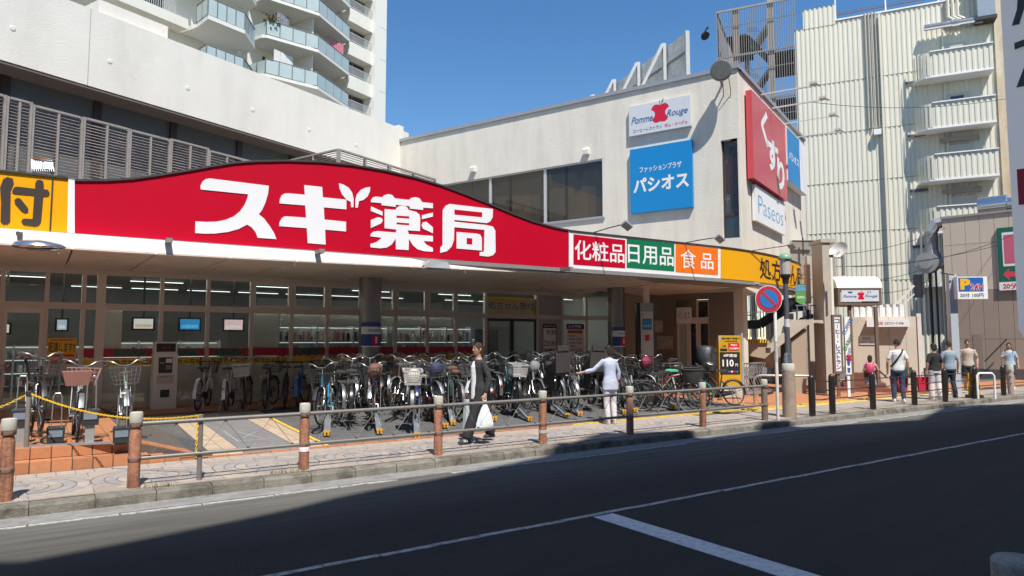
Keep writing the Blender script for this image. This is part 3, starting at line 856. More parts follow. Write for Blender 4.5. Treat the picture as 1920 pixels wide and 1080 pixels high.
part('panel', MB().prism(face, 0, .28), sign_red, rs)
tp = poly(top)
b = MB()
for i in range(len(tp) - 1):
    (xa, za), (xb, zb) = tp[i], tp[i + 1]
    b.add([(xa, -.03, za), (xb, -.03, zb), (xb, .30, zb), (xa, .30, za), (xa, -.03, za + .035), (xb, -.03, zb + .035), (xb, .30, zb + .035), (xa, .30, za + .035)],
          [(0, 3, 2, 1), (4, 5, 6, 7), (0, 1, 5, 4), (2, 3, 7, 6)])
part('top_trim', b, mat('dark_trim', (.05, .045, .045), .5, var=.1), rs)
part('bottom_trim', MB().prism([(face[-1][0] - .2, 3.50), (face[-2][0], 3.50), (face[-2][0], face[-2][1] - .004), (face[-1][0] - .2, face[-1][1] - .004)], -.01, .22), trim_m, rs)
A2 = lambda pts: [(340 + x / 4, 290 + y / 4) for x, y in pts]
A3 = lambda pts: [(680 + x / 4, 290 + y / 4) for x, y in pts]
SU = A2([(145, 262), (142, 235), (160, 200), (185, 183), (215, 179), (655, 234), (650, 290), (630, 360), (605, 415), (580, 448), (620, 480), (665, 540), (695, 590), (712, 634), (572, 624), (555, 580), (525, 545), (492, 525), (430, 558), (350, 580), (250, 592), (170, 593), (103, 588), (105, 500), (180, 505), (260, 503), (330, 490), (390, 465), (440, 425), (475, 375), (495, 325), (500, 298)])
GI = A2([(920, 228), (1055, 243), (1060, 320), (1237, 338), (1236, 411), (1067, 396), (1072, 487), (1234, 503), (1234, 577), (1077, 563), (1081, 675), (947, 664), (940, 552), (733, 537), (735, 510), (750, 480), (770, 465), (790, 463), (935, 473), (928, 382), (735, 366), (738, 335), (752, 305), (775, 292), (800, 290), (925, 301)])
LF = A2([(1180, 215), (1215, 225), (1255, 250), (1280, 285), (1290, 330), (1290, 395), (1272, 395), (1270, 355), (1240, 340), (1205, 300), (1185, 255)])
LR = A2([(1415, 243), (1413, 275), (1395, 315), (1365, 340), (1330, 350), (1322, 398), (1305, 398), (1304, 340), (1315, 300), (1345, 265), (1380, 248)])
YA = [A3(q) for q in (
    [(60, 357), (62, 340), (75, 322), (95, 315), (145, 320), (160, 305), (190, 296), (220, 303), (240, 328), (345, 340), (365, 325), (395, 319), (425, 328), (445, 357), (525, 365), (525, 403), (452, 398), (452, 415), (352, 405), (352, 388), (247, 376), (247, 392), (140, 380), (140, 364)],
    [(163, 408), (245, 415), (255, 398), (275, 385), (305, 383), (330, 393), (343, 415), (400, 430), (425, 450), (430, 480), (428, 574), (335, 568), (345, 597), (525, 610), (525, 652), (455, 648), (475, 675), (525, 700), (525, 728), (460, 724), (410, 710), (375, 680), (345, 632), (343, 716), (248, 710), (247, 630), (215, 675), (180, 697), (130, 703), (57, 695), (57, 670), (105, 655), (138, 628), (140, 623), (57, 613), (60, 595), (80, 578), (110, 573), (245, 585), (255, 563), (163, 552)],
    [(62, 388), (148, 428), (148, 458), (60, 423)], [(60, 490), (110, 470), (140, 475), (150, 495), (135, 518), (60, 550)],
    [(525, 435), (525, 465), (443, 485), (443, 455)], [(525, 545), (525, 590), (450, 555), (440, 530), (450, 508), (475, 503)])]
KY = [A3(q) for q in (
    [(598, 460), (600, 415), (620, 385), (650, 370), (975, 408), (973, 470), (955, 502), (930, 514), (686, 490), (686, 503), (925, 528), (975, 540), (993, 570), (995, 730), (975, 755), (940, 765), (876, 758), (876, 732), (908, 727), (912, 565), (686, 545), (683, 640), (665, 690), (630, 725), (580, 737), (582, 695), (598, 680)],
    [(703, 580), (850, 592), (880, 600), (892, 625), (892, 720), (703, 704)])]
HOLES = [A3(q) for q in ([(252, 457), (347, 463), (347, 480), (252, 474)], [(252, 508), (347, 515), (347, 530), (252, 523)], [(686, 412), (895, 433), (893, 470), (686, 450)], [(778, 625), (820, 628), (820, 675), (778, 672)])]
for grp in ([SU], [GI, LF, LR], YA, KY):
    b = MB()
    for q in grp: b.prism(poly(q), -.012, -.002)
    part('lettering', b, sign_wht, rs)
b = MB()
for q in HOLES: b.flat(poly(q), -.0135)
part('lettering', b, sign_red, rs)
ep = poly([(128, 336), (140, 338), (140, 437), (126, 436)])
part('end_cap', MB().prism(ep, -.015, .27), sign_wht, rs)
for pxb in (312, 592, 1052):
    xb = SG.loc(pxb, 470)[0]
    part('bracket', MB().box(xb - .05, xb + .05, -.42, -.002, 3.5, 3.575), trim_m, rs)
# yellow board, left
ys = thing('yellow_shop_sign', 'yellow sign with bold brown Japanese lettering left of the red arch', 'sign', SG.world(0, 0, 0), SG.a)
q = poly([(-60, 316), (128, 336), (126, 436), (-60, 427)])
part('panel', MB().prism(q, 0, .28), sign_yel, ys)
part('top_trim', MB().prism([(q[0][0], q[0][1] + .003), (q[1][0], q[1][1] + .003), (q[1][0], q[1][1] + .035), (q[0][0], q[0][1] + .035)], -.03, .3), mat('dark_trim', (.05, .045, .045), .5), ys)
sx, sz = SG.loc(97, 345); sx2, sz2 = SG.loc(98, 433)
part('panel_joint', MB().box(sx, sx + .02, -.02, 0, sz2, SG.loc(97, 334)[1]), dark_m, ys)
brown = mat('brown_ink', (.055, .04, .035), .4, var=0)
x0, z1 = SG.loc(-3, 332); x1, z0 = SG.loc(94, 426)
ft = [[(0, 352), (6, 336), (14, 332), (24, 335), (26, 344), (20, 358), (19, 416), (14, 421), (6, 421), (1, 416), (2, 380)],
      [(23, 357), (27, 351), (33, 350), (66, 354), (66, 344), (69, 338), (75, 337), (81, 340), (82, 346), (82, 355), (90, 356), (93, 362), (91, 368), (81, 369), (77, 416), (73, 423), (66, 425), (44, 422), (40, 416), (42, 411), (48, 410), (61, 411), (64, 367), (28, 364), (23, 362)],
      [(27, 375), (33, 371), (39, 373), (53, 391), (53, 398), (47, 400), (40, 396), (28, 382)]]
b = MB()
for g_ in ft: b.prism(poly(g_), -.010, -.002)
part('lettering', b, brown, ys)
# white board with three fields, right
ws = thing('white_shop_sign', 'white sign board with red, green and orange word fields right of the red arch', 'sign', SG.world(0, 0, 0), SG.a)
part('panel', MB().prism(poly([(1067, 433.3), (1351, 464), (1351, 522), (1067, 503)]), 0, .28), sign_wht, ws)
tq = poly([(1067, 433.3), (1351, 464)])
part('top_trim', MB().prism([(tq[0][0], tq[0][1] + .003), (tq[1][0], tq[1][1] + .003), (tq[1][0], tq[1][1] + .03), (tq[0][0], tq[0][1] + .03)], -.03, .3), mat('dark_trim', (.05, .045, .045), .5), ws)
part('bottom_trim', MB().box(tq[0][0], tq[1][0], -.01, .22, 3.50, poly([(1351, 522)])[0][1] - .004), trim_m, ws)
for body, c4, m in (('化粧品', [(1075, 439), (1172, 450), (1172, 503), (1075, 496)], sign_red), ('日用品', [(1175, 447), (1264, 457), (1264, 509), (1175, 502)], grn_p), ('食品', [(1266.5, 457), (1346, 466), (1346, 516), (1266.5, 510)], org_p)):
    q = poly(c4)
    fld = part('word_field', MB().prism(q, -.006, -.001), m, ws)
    cx = sum(p[0] for p in q) / 4; cz = sum(p[1] for p in q) / 4; W = q[1][0] - q[0][0]; H = q[0][1] - q[3][1]
    if len(body) == 3: text(body, fld, sign_wht, cx, cz, wd=W * .96, ht=H * .66, y=-.010, bold=.012)
    else:
        text('食', fld, sign_wht, cx - W * .21, cz, wd=W * .36, ht=H * .68, y=-.010, bold=.003); text('品', fld, sign_wht, cx + W * .23, cz - .02, wd=W * .3, ht=H * .58, y=-.010, bold=.012)
# yellow board, right, bending round the corner
yr = thing('curved_yellow_sign', 'yellow sign with black Japanese lettering bending round the canopy corner at right', 'sign', (0, 0, 0))
e0 = SG.world(*[SG.loc(1351, 500)[0], 0])
path = [(e0.x, e0.y), (17.0, 12.80), (18.0, 12.93), (19.2, 13.18), (20.4, 13.52), (21.5, 13.9), (22.3, 14.3), (22.75, 14.75), (22.85, 15.3)]
def cat(P, n=6):
    out = []
    for i in range(len(P) - 1):
        p0, p1, p2, p3 = P[max(i - 1, 0)], P[i], P[i + 1], P[min(i + 2, len(P) - 1)]
        for k in range(n):
            t = k / n
            out.append(tuple(.5 * ((2 * p1[j]) + (-p0[j] + p2[j]) * t + (2 * p0[j] - 5 * p1[j] + 4 * p2[j] - p3[j]) * t * t + (-p0[j] + 3 * p1[j] - 3 * p2[j] + p3[j]) * t ** 3) for j in range(len(p1))))
    return out + [tuple(P[-1])]
pp = cat(path)
def wall_strip(P, z0, z1, th, m, name, parent, off=0.0):
    b_ = MB(); n = len(P)
    for i, (x, y) in enumerate(P):
        a = P[max(i - 1, 0)]; c = P[min(i + 1, n - 1)]
        t = Vector((c[0] - a[0], c[1] - a[1], 0)).normalized(); nr = Vector((-t.y, t.x, 0))
        for o_ in (off, off + th):
            for z_ in (z0, z1): b_.v.append((x + nr.x * o_, y + nr.y * o_, z_))
    for i in range(n - 1):
        k = i * 4
        b_.f += [[k, k + 4, k + 5, k + 1], [k + 2, k + 3, k + 7, k + 6], [k + 1, k + 5, k + 7, k + 3], [k, k + 2, k + 6, k + 4]]; b_.m += [0] * 4
    b_.f += [[0, 1, 3, 2], [4 * n - 4, 4 * n - 2, 4 * n - 1, 4 * n - 3]]; b_.m += [0, 0]
    return part(name, b_, m, parent, smooth=30)
ztop = SG.loc(1351, 464)[1]
wall_strip(pp, 3.6, ztop + .0, .25, sign_yel, 'panel', yr)
wall_strip(pp, ztop + .003, ztop + .033, .31, mat('dark_trim', (.05, .045, .045), .5), 'top_trim', yr, -.03)
wall_strip(pp, 3.50, 3.596, .2, trim_m, 'bottom_trim', yr, .01)
cum = [0]
for i in range(1, len(pp)): cum.append(cum[-1] + math.hypot(pp[i][0] - pp[i - 1][0], pp[i][1] - pp[i - 1][1]))
def on_path(s):
    for i in range(1, len(pp)):
        if cum[i] >= s:
            k = (s - cum[i - 1]) / (cum[i] - cum[i - 1]); a, c = pp[i - 1], pp[i]
            return (a[0] + (c[0] - a[0]) * k, a[1] + (c[1] - a[1]) * k, math.atan2(c[1] - a[1], c[0] - a[0]))
    return pp[-1][0], pp[-1][1], 0
for k, ch in enumerate('処方せん受付'):
    s_ = 2.45 + k * .86
    x, y, a = on_path(s_)
    text(ch, yr, ink, 0, (3.6 + ztop) / 2, wd=.80, ht=.66, y=-.008, bold=.012, loc=(x, y, 0), rz=a)
# soffit wedge under the bend
b = MB().slab([(17.0, 13.0), (18.0, 13.15), (19.2, 13.4), (20.4, 13.74), (21.5, 14.14), (22.3, 14.54), (22.7, 15.3), (18.5, 13.9), (17.0, 17.0)], 3.56, 3.59)
part('soffit_panel', b, soffit_m, can)

# floodlights of the sign
chrome = mat('chrome', (.55, .56, .58), .16, metal=.9, var=.1, scale=4)
lamp_glass = mat('lamp_glass', (.36, .38, .39), .25, var=0)
def cobra(p, ang, label, s=1.0):
    t = thing('sign_floodlight', label, 'floodlight', p, ang, 'floodlights below the sign band')
    b_ = MB(); n = 12
    prof = [(-.30, .02, .02), (-.26, .09, .07), (-.12, .14, .10), (.05, .16, .11), (.2, .13, .085), (.34, .07, .05), (.40, .02, .015)]
    for (yy, rw, rh) in prof:
        for j in range(n):
            a = 6.28318 * j / n
            zz_ = math.sin(a) * rh
            b_.v.append((yy * s, math.cos(a) * rw * s, (zz_ if zz_ > 0 else zz_ * .45) * s))
    for i in range(len(prof) - 1):
        for j in range(n):
            j2 = (j + 1) % n; b_.f.append([i * n + j, (i + 1) * n + j, (i + 1) * n + j2, i * n + j2]); b_.m.append(0)
    part('housing', b_, chrome, t, smooth=50)
    part('lens', MB().box(-.1 * s, .3 * s, -.09 * s, .09 * s, -.058 * s, -.046 * s), lamp_glass, t)
    part('bracket', MB().bar((-.2 * s, 0, .03), (-.25 * s, .1, .22), .035).bar((-.25 * s, .1, .2), (-.25 * s, .45, .24), .05), dark_m, t)
    return t
r_ = ray(66, 462); p = CAM + r_ * (12.75 / r_.y)
cobra((p.x, p.y, p.z), R(-10), 'chrome floodlight hanging under the yellow sign at the left end', 1.0)
p = G(826, 504, 3.40)
q_ = thing('sign_floodlight', 'boxy silver floodlight under the white word fields end of the red sign', 'floodlight', (6.85, 12.72, 3.36), 0, 'floodlights below the sign band')
part('housing', MB().add([(-.3, -.12, -.02), (.25, -.12, -.02), (.25, .12, -.02), (-.3, .12, -.02), (-.16, -.05, .15), (.2, -.05, .13), (.2, .06, .13), (-.16, .06, .15)], [(0, 3, 2, 1), (4, 5, 6, 7), (0, 1, 5, 4), (1, 2, 6, 5), (2, 3, 7, 6), (3, 0, 4, 7)]), mat('flood_grey', (.30, .31, .31), .45, metal=.2, var=.15), q_)
part('lens', MB().box(-.28, .23, -.1, .1, -.04, -.021), lamp_glass, q_)
part('bracket', MB().box(-.2, .18, .061, .35, .06, .14), white_m, q_)
def arm_lamp(px, py, hx, hy, label, reach=.9):
    """a thin arm leaning out from the sign top with a flat lamp head looking back"""
    x, z = SG.loc(px, py)
    base = SG.world(x, .1, z)
    t = thing('arm_lamp', label, 'sign lamp', base, SG.a, 'arm lamps leaning out over the sign band')
    hxl, hzl = SG.loc(hx, hy, -reach)
    e = Vector((hxl - x, -reach - .1, hzl - z))
    part('arm', MB().tube([(0, 0, 0), (e.x * .5, e.y * .5, e.z * .5 + .01), tuple(e)], .014, 6), dark_m, t)
    h = MB().box(-.13, .13, -.09, .09, -.035, .03)
    M = Matrix.Translation(e + Vector((.08, 0, -.03))) @ Matrix.Rotation(R(28), 4, 'Y') @ Matrix.Rotation(R(-35), 4, 'X')
    part('lamp_head', h.xf(M), mat('lamp_grey', (.42, .44, .46), .35, metal=.5, var=.1), t)
    part('lens', MB().box(-.11, .11, -.07, .07, -.047, -.0355).xf(M), lamp_glass, t)
    part('knuckle', MB().ball(tuple(e), .035, 8, 6), dark_m, t)
arm_lamp(1115, 436, 1170, 420, 'lamp on a thin arm leaning out above the red word field')
arm_lamp(1282, 456, 1345, 445, 'lamp on a thin arm leaning out above the orange word field')
x_, y_, a_ = on_path(1.4)
t = thing('arm_lamp', 'lamp on a thin arm reaching right above the curved yellow sign', 'sign lamp', (x_, y_, ztop), a_, 'arm lamps leaning out over the sign band')
part('arm', MB().tube([(0, 0, 0), (1.6, -.5, .28)], .014, 6), dark_m, t)
M = Matrix.Translation((1.68, -.5, .25)) @ Matrix.Rotation(R(28), 4, 'Y') @ Matrix.Rotation(R(-35), 4, 'X')
part('lamp_head', MB().box(-.13, .13, -.09, .09, -.035, .03).xf(M), mat('lamp_grey', (.42, .44, .46), .35), t)
part('lens', MB().box(-.11, .11, -.07, .07, -.047, -.0355).xf(M), lamp_glass, t)
# lamp standing on the left end of the sign
x, z = SG.loc(96, 332)
t = thing('panel_lamp', 'pale finned lamp on a thin post above the yellow sign at left', 'sign lamp', SG.world(x, .1, z), SG.a)
part('post', MB().tube([(0, .3, 0), (0, .3, .14), (-.12, .3, .24)], .012, 6), dark_m, t)
b = MB()
for k in range(10): b.box(-.15 + k * .03, -.132 + k * .03, -.1, .1, -.03, .03)
b.box(-.155, .155, -.1, .1, -.045, -.031)
M = Matrix.Translation((-.14, .3, .26)) @ Matrix.Rotation(R(60), 4, 'X') @ Matrix.Rotation(R(8), 4, 'Z')
part('lamp_head', b.xf(M), mat('lamp_pale', (.33, .38, .44), .4, metal=.3, var=.1), t)
part('bracket', MB().bar((-.27, .3, .36), (0, .3, .38), .02).bar((-.14, .3, .36), (-.14, .3, .22), .02), mat('rust', (.28, .12, .05), .8, var=.4, scale=20), t)
# ================================================================== BUILDINGS AROUND
stucco = mat('cream_stucco', (.765, .735, .655), .92, var=.05, scale=1.2, bump=.28, bscale=11, bstretch=(1, 1, 2.2), dirt=(.60, .57, .51), dscale=.7, damt=.45, dstretch=(1, 1, .25))
stucco2 = mat('grey_white_stucco', (.715, .67, .585), .92, var=.06, scale=1.2, bump=.38, bscale=11, bstretch=(1, 1, 2.2), dirt=(.50, .47, .42), dscale=1.1, damt=.5, dstretch=(1.5, 1.5, .2))
win_g = mat('dark_glazing', (.022, .025, .028), .06, var=.3, scale=.6, spec=.9)
blind = mat('grey_blind', (.115, .13, .135), .6, var=.05, scale=1)
brownm = mat('brown_metal', (.055, .035, .03), .5, var=.15)
coping = mat('coping_metal', (.36, .36, .38), .4, metal=.3, var=.05)
grey_wood = mat('weathered_slat', (.30, .255, .225), .8, var=.3, scale=3, rnd=.1, dirt=(.12, .09, .075), dscale=2.5, damt=.7)

# ---- two-storey corner building with the restaurant and fashion signs
PC = (18.52, 13.92)
PW = Fr(PC, -68.7); PS = Fr(PC, 21.0)
pb = thing('corner_building', 'cream stucco two-storey corner building carrying the blue and red signs', 'building', (PC[0], PC[1], 0), PW.a)
ZT = PW.loc(1387, 127)[1]
x_n0 = PW.loc(1352, 300)[0]                                 # recess at the corner
zn1, zn0 = PW.loc(1362, 262)[1], PW.loc(1362, 447)[1]
wx0, wx1 = PW.loc(800, 360)[0], PW.loc(1130, 360)[0]
wz1, wz0 = PW.loc(1128, 297)[1], PW.loc(1128, 407)[1]
xl = -15.2
P_ = MB(); T_ = .3
def wall_rect(b, x0, x1, z0, z1, y0=0.0, y1=T_): b.box(x0, x1, y0, y1, z0, z1)
wall_rect(P_, xl, wx0, 3.4, ZT); wall_rect(P_, wx0, wx1, wz1, ZT); wall_rect(P_, wx0, wx1, 3.4, wz0)
wall_rect(P_, wx1, x_n0, 3.4, ZT); wall_rect(P_, x_n0, 0, zn1, ZT); wall_rect(P_, x_n0, 0, 3.4, zn0)
part('wall', P_, stucco2, pb)
part('coping', MB().box(xl, .06, -.07, .35, ZT, ZT + .13), coping, pb)
zw = (wz0 + wz1) / 2
for k, pxm in enumerate((855, 917, 1020, 1130)):
    if k == 0: continue
    pa = (855, 917, 1020, 1130)[k - 1]
    a, c = PW.loc(pa, 360)[0], PW.loc(pxm, 360)[0]
    a = wx0 if k == 1 else a
    wn = part('window', MB().box(a, a + .06, .08, .16, wz0, wz1).box(c - .06, c, .08, .16, wz0, wz1).box(a + .06, c - .06, .08, .16, wz1 - .05, wz1).box(a + .06, c - .06, .08, .16, wz0, wz0 + .05), mat('alu_bright', (.6, .6, .6), .35, metal=.4, var=.05), pb)
    part('pane', MB().box(a + .06, c - .06, .11, .125, wz0 + .05, wz1 - .05), glass('upper_glass', (.74, .72, .68), .93, .02, 1.5, 1.0), wn)
    for q in range(3):
        xx = a + .25 + q * (c - a) / 3
        part('curtain', MB().box(xx - .2, xx + (c - a) * (.26 if q % 2 else .2), .3 + .02 * q, .31 + .02 * q, wz0, wz1), mat('tan_blind' if q % 2 else 'grey_curtain', (.26, .21, .16) if q % 2 else (.20, .19, .175), .8, var=.15, scale=3), wn)
part('window_back', MB().box(wx0, wx1, .9, .95, wz0 - .3, wz1 + .3), mat('dim_room', (.07, .065, .06), .9, var=.3, scale=1.5), pb)
part('window_sill', MB().box(wx0, wx1 + .08, -.06, .2, wz0 - .07, wz0), coping, pb)
for px, py in ((889, 321), (1101, 288)):
    x, z = PW.loc(px, py)
    h = MB().box(-.11, .11, -.18, 0, -.05, .12); h.add([(-.11, -.18, .12), (.11, -.18, .12), (.11, 0, .12), (-.11, 0, .12), (-.09, -.11, .2), (.09, -.11, .2), (.09, 0, .2), (-.09, 0, .2)], [(4, 5, 6, 7), (0, 1, 5, 4), (1, 2, 6, 5), (3, 0, 4, 7)])
    part('vent_hood', h, mat('vent_white', (.66, .64, .6), .5, var=.1), pb, loc=(x, 0, z))
# recess window with a red curtain and a plant
part('recess_wall', MB().box(x_n0, -.02, .9, .95, zn0, zn1), mat('dim_room', (.07, .065, .06), .9), pb)
wn = part('window', MB().box(x_n0 + .002, x_n0 + .05, .14, .2, zn0, zn1).box(-.10, -.06, .14, .2, zn0, zn1).box(x_n0 + .05, -.10, .14, .2, zn0 + .75, zn0 + .84), brownm, pb)
part('pane', MB().box(x_n0 + .05, -.10, .17, .18, zn0, zn0 + .75), win_g, wn); part('pane', MB().box(x_n0 + .05, -.10, .17, .18, zn0 + .84, zn1), glass('upper_glass', (.62, .6, .56)), wn)
part('curtain', MB().add([(x_n0 + .05, .26, zn0 + 1.5), (-.1, .26, zn0 + 1.5), (-.1, .26, zn1), (x_n0 + .05, .26, zn1 - .8)], [(0, 1, 2, 3)]), mat('red_curtain', (.28, .03, .04), .8, var=.25, scale=20), wn)
part('recess_side', MB().box(-.06, -.003, .02, .3, zn0, zn1), stucco2, pb)
# ground floor below the canopy: entrance of the fashion shop
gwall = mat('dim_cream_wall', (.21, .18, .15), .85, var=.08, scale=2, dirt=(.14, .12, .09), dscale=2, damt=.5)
gx = [PW.loc(px, 640)[0] for px in (1222, 1268, 1330, 1385)]
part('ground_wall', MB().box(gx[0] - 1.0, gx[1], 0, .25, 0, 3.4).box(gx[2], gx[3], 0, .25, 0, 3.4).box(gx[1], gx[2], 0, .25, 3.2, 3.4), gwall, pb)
e0_, e1_ = gx[1], gx[2]
for a, c, z0, z1 in ((e0_, e0_ + (e1_ - e0_) * .34, .2, 2.45), (e0_ + (e1_ - e0_) * .36, e0_ + (e1_ - e0_) * .64, .2, 2.45), (e0_ + (e1_ - e0_) * .66, e1_, .2, 2.45), (e0_ + (e1_ - e0_) * .6, e1_, 2.6, 3.18)):
    d = part('door', MB().box(a, a + .06, .1, .18, z0, z1).box(c - .06, c, .1, .18, z0, z1).box(a + .06, c - .06, .1, .18, z1 - .06, z1), alu, pb)
    part('pane', MB().box(a + .06, c - .06, .135, .145, z0, z1 - .06), win_g if a > e0_ + .1 else mat('lit_glass', (.42, .47, .40), .15, var=.1), d)
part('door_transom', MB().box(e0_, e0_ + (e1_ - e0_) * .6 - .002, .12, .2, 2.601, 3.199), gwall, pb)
part('door_head', MB().box(e0_, e1_, .05, .22, 2.451, 2.6), alu, pb)
t, W, H, y = board('fashion_door_sign', 1269, 1297, 577, 606, white_p, 'small white sign with dark Japanese lettering over the shaded side entrance', 'sign', fr=PW, d=-.02, th=.04)
text('パシオス', t, navy_p, 0, 0, wd=W * .82, ht=H * .46, y=y - .004, bold=.0)
t, W, H, y = board('wall_poster', 1228, 1243, 601, 623, mat('poster_pink', (.45, .38, .34), .7, var=.4, scale=9), 'framed pale poster on the shaded wall left of the side entrance', 'poster', fr=PW, d=-.02, th=.02)
t, W, H, y = board('wall_notices', 1232, 1262, 630, 655, mat('notice_beige', (.40, .33, .26), .7, var=.5, scale=7), 'mottled notice sheet on the shaded wall above the parked bicycles', 'poster', fr=PW, d=-.02, th=.012)
# street side of the corner building
pbs = part('side_wall', MB().box(-.003, 10.0, .004, .3, 3.4, zn0).box(-.003, 10.0, .004, .3, zn1, ZT - .003).box(-.003, 10.0, .004, .055, zn0 + .001, zn1 - .001).box(-.003, .45, .004, .3, 0, 3.4), stucco2, pb, rz=R(89.7))
part('side_coping', MB().box(.1, 10.1, -.07, .35, ZT, ZT + .13), coping, pb, rz=R(89.7))
part('roof', MB().box(xl, -.1, .36, 9.6, ZT - .5, ZT - .4), concrete, pb)
# signs on it
t, W, H, y = board('restaurant_sign', 1179, 1295, 187, 238, mat('sign_pale', (.62, .64, .68), .3, var=.02), 'white coffee restaurant sign with a bitten red apple, on the stucco wall', 'sign', fr=PW, d=-.14, th=.02)
W_ = W
def apple(par, cx, cz, s, m, y):
    """bitten apple core with stem and leaf, s = height"""
    L = [(0, .36), (.12, .42), (.3, .42), (.43, .3), (.46, .18), (.36, .14), (.27, .03), (.27, -.11), (.33, -.22), (.42, -.3), (.36, -.42), (.22, -.5), (.08, -.48), (0, -.45)]
    P = [(cx + x * s, cz + z * s) for x, z in L] + [(cx - x * s, cz + z * s) for x, z in L[::-1]]
    part('apple_mark', MB().flat(P, y), m, par)
    part('apple_stem', MB().flat([(cx - .02 * s, cz + .34 * s), (cx + .01 * s, cz + .34 * s), (cx + .0 * s, cz + .62 * s), (cx - .025 * s, cz + .62 * s)], y - .001), mat('stem_brown', (.16, .06, .03), .5, var=0), par)
    part('apple_leaf', MB().flat([(cx + .05 * s, cz + .42 * s), (cx + .1 * s, cz + .57 * s), (cx + .2 * s, cz + .7 * s), (cx + .17 * s, cz + .52 * s)], y - .001), grn_p, par)
bl_ink = mat('blue_ink', (.03, .11, .33), .5, var=0)
def pomme(t, W, H, y, kana=True):
    apple(t, W * .02, H * .12 if kana else 0, H * .66, red_p, y - .003)
    zt = H * .0 if kana else -H * .05
    text('Pomme', t, bl_ink, -W * .28, zt, wd=W * .36, ht=H * .24, y=y - .005, shear=.35, bold=.012)
    text('Rouge', t, bl_ink, W * .29, zt, wd=W * .34, ht=H * .28, y=y - .005, shear=.35, bold=.012)
    if kana:
        text('コーヒーレストラン', t, mat('plum_ink', (.12, .07, .16), .5, var=0), -W * .19, -H * .36, wd=W * .48, ht=H * .11, y=y - .004, bold=.01)
        text('ポム・ルージュ', t, red_p, W * .27, -H * .35, wd=W * .36, ht=H * .12, y=y - .004, bold=.02)
# true heights: top/bottom of the board in the picture slope, so size it from its left edge
for o in [k for k in COL.objects if k.parent == t]: bpy.data.objects.remove(o)
def pw_board(name, pxl, pxr, yl, bl, m, label, cat, d, th=.1, fr=PW):
    x0, z1 = fr.loc(pxl, yl, d); _, z0 = fr.loc(pxl, bl, d); x1, _ = fr.loc(pxr, (yl + bl) / 2, d)
    t = thing(name, label, cat, fr.world((x0 + x1) / 2, d, (z0 + z1) / 2), fr.a)
    W, H = x1 - x0, z1 - z0
    part('board', MB().box(-W / 2, W / 2, 0, th, -H / 2, H / 2), m, t)
    return t, W, H
bpy.data.objects.remove(t)
t, W, H = pw_board('restaurant_sign', 1179, 1295, 201, 256, mat('sign_pale', (.62, .64, .68), .3), 'white coffee restaurant sign with a bitten red apple, on the stucco wall', 'sign', -.14, .13)
pomme(t, W, H, 0)
t, W, H = pw_board('fashion_sign', 1181, 1298, 281, 401, blue_p, 'square blue sign with white Japanese lettering below the apple sign', 'sign', -.14, .13)
text('ファッションプラザ', t, white_p, 0, H * .16, wd=W * .68, ht=H * .095, y=-.004, bold=.012)
text('パシオス', t, white_p, 0, -H * .08, wd=W * .90, ht=H * .23, y=-.004, bold=.035)
pink_red = mat('kusuri_red', (.56, .065, .075), .25, var=.05)
t, W, H = pw_board('pharmacy_side_sign', 1409, 1473, 168, 330, pink_red, 'tall red sign with white hiragana on the street side of the stucco building', 'sign', -.25, .2, fr=PS)
for ch, cx, cz, ww, hh in (('く', -.17, .20, .20, .44), ('す', .05, -.06, .34, .40), ('り', .29, -.22, .24, .40)):
    text(ch, t, white_p, W * cx, H * cz, wd=W * ww, ht=H * hh, y=-.004, bold=.045)
t, W, H = pw_board('brand_side_sign', 1416, 1471, 345, 412, white_p, 'white sign with thin blue lettering below the tall red hiragana sign', 'sign', -.15, .12, fr=PS)
text('Paseos', t, mat('sky_ink', (.08, .32, .6), .5, var=0), 0, 0, wd=W * .84, ht=H * .5, y=-.004, bold=-.014)
t, W, H = pw_board('projecting_side_sign', 1475, 1511, 238, 335, white_p, 'blue and white box sign at the far end of the stucco building side', 'sign', -.3, .28, fr=PS)
part('colour_field', MB().box(-W * .5, W * .12, -.006, -.001, -H * .5, H * .5), blue_p, t)
text('パシオス', t, white_p, -W * .19, 0, wd=W * .5, ht=H * .16, y=-.010, bold=.03)
for k in range(4):                                          # lamp arms over the street-side signs
    px, py = ((1425, 178), (1447, 203), (1470, 232), (1483, 259))[k]
    x, z = PS.loc(px, py)
    t = thing('wall_arm_lamp', ('nearest long lamp arm over the tall red hiragana sign', 'second long lamp arm over the tall red hiragana sign', 'third lamp arm, over the end of the red hiragana sign', 'farthest lamp arm, over the blue and white box sign')[k], 'sign lamp', PS.world(x, 0, z), PS.a, 'lamp arms on the stucco building')
    part('arm', MB().bar((0, 0, 0), (.25, -1.7, .05), .05 if k < 2 else .03), mat('pale_grey_metal', (.52, .51, .5), .5, var=.05), t)
    part('lamp_head', MB().box(-.1, .18, -1.92, -1.68, .0, .08).add([(-.02, -2.0, -.04), (.3, -2.0, -.04), (.2, -1.75, .06), (-.02, -1.75, .06)], [(0, 1, 2, 3)]), mat('pale_grey_metal', (.52, .51, .5), .5), t)
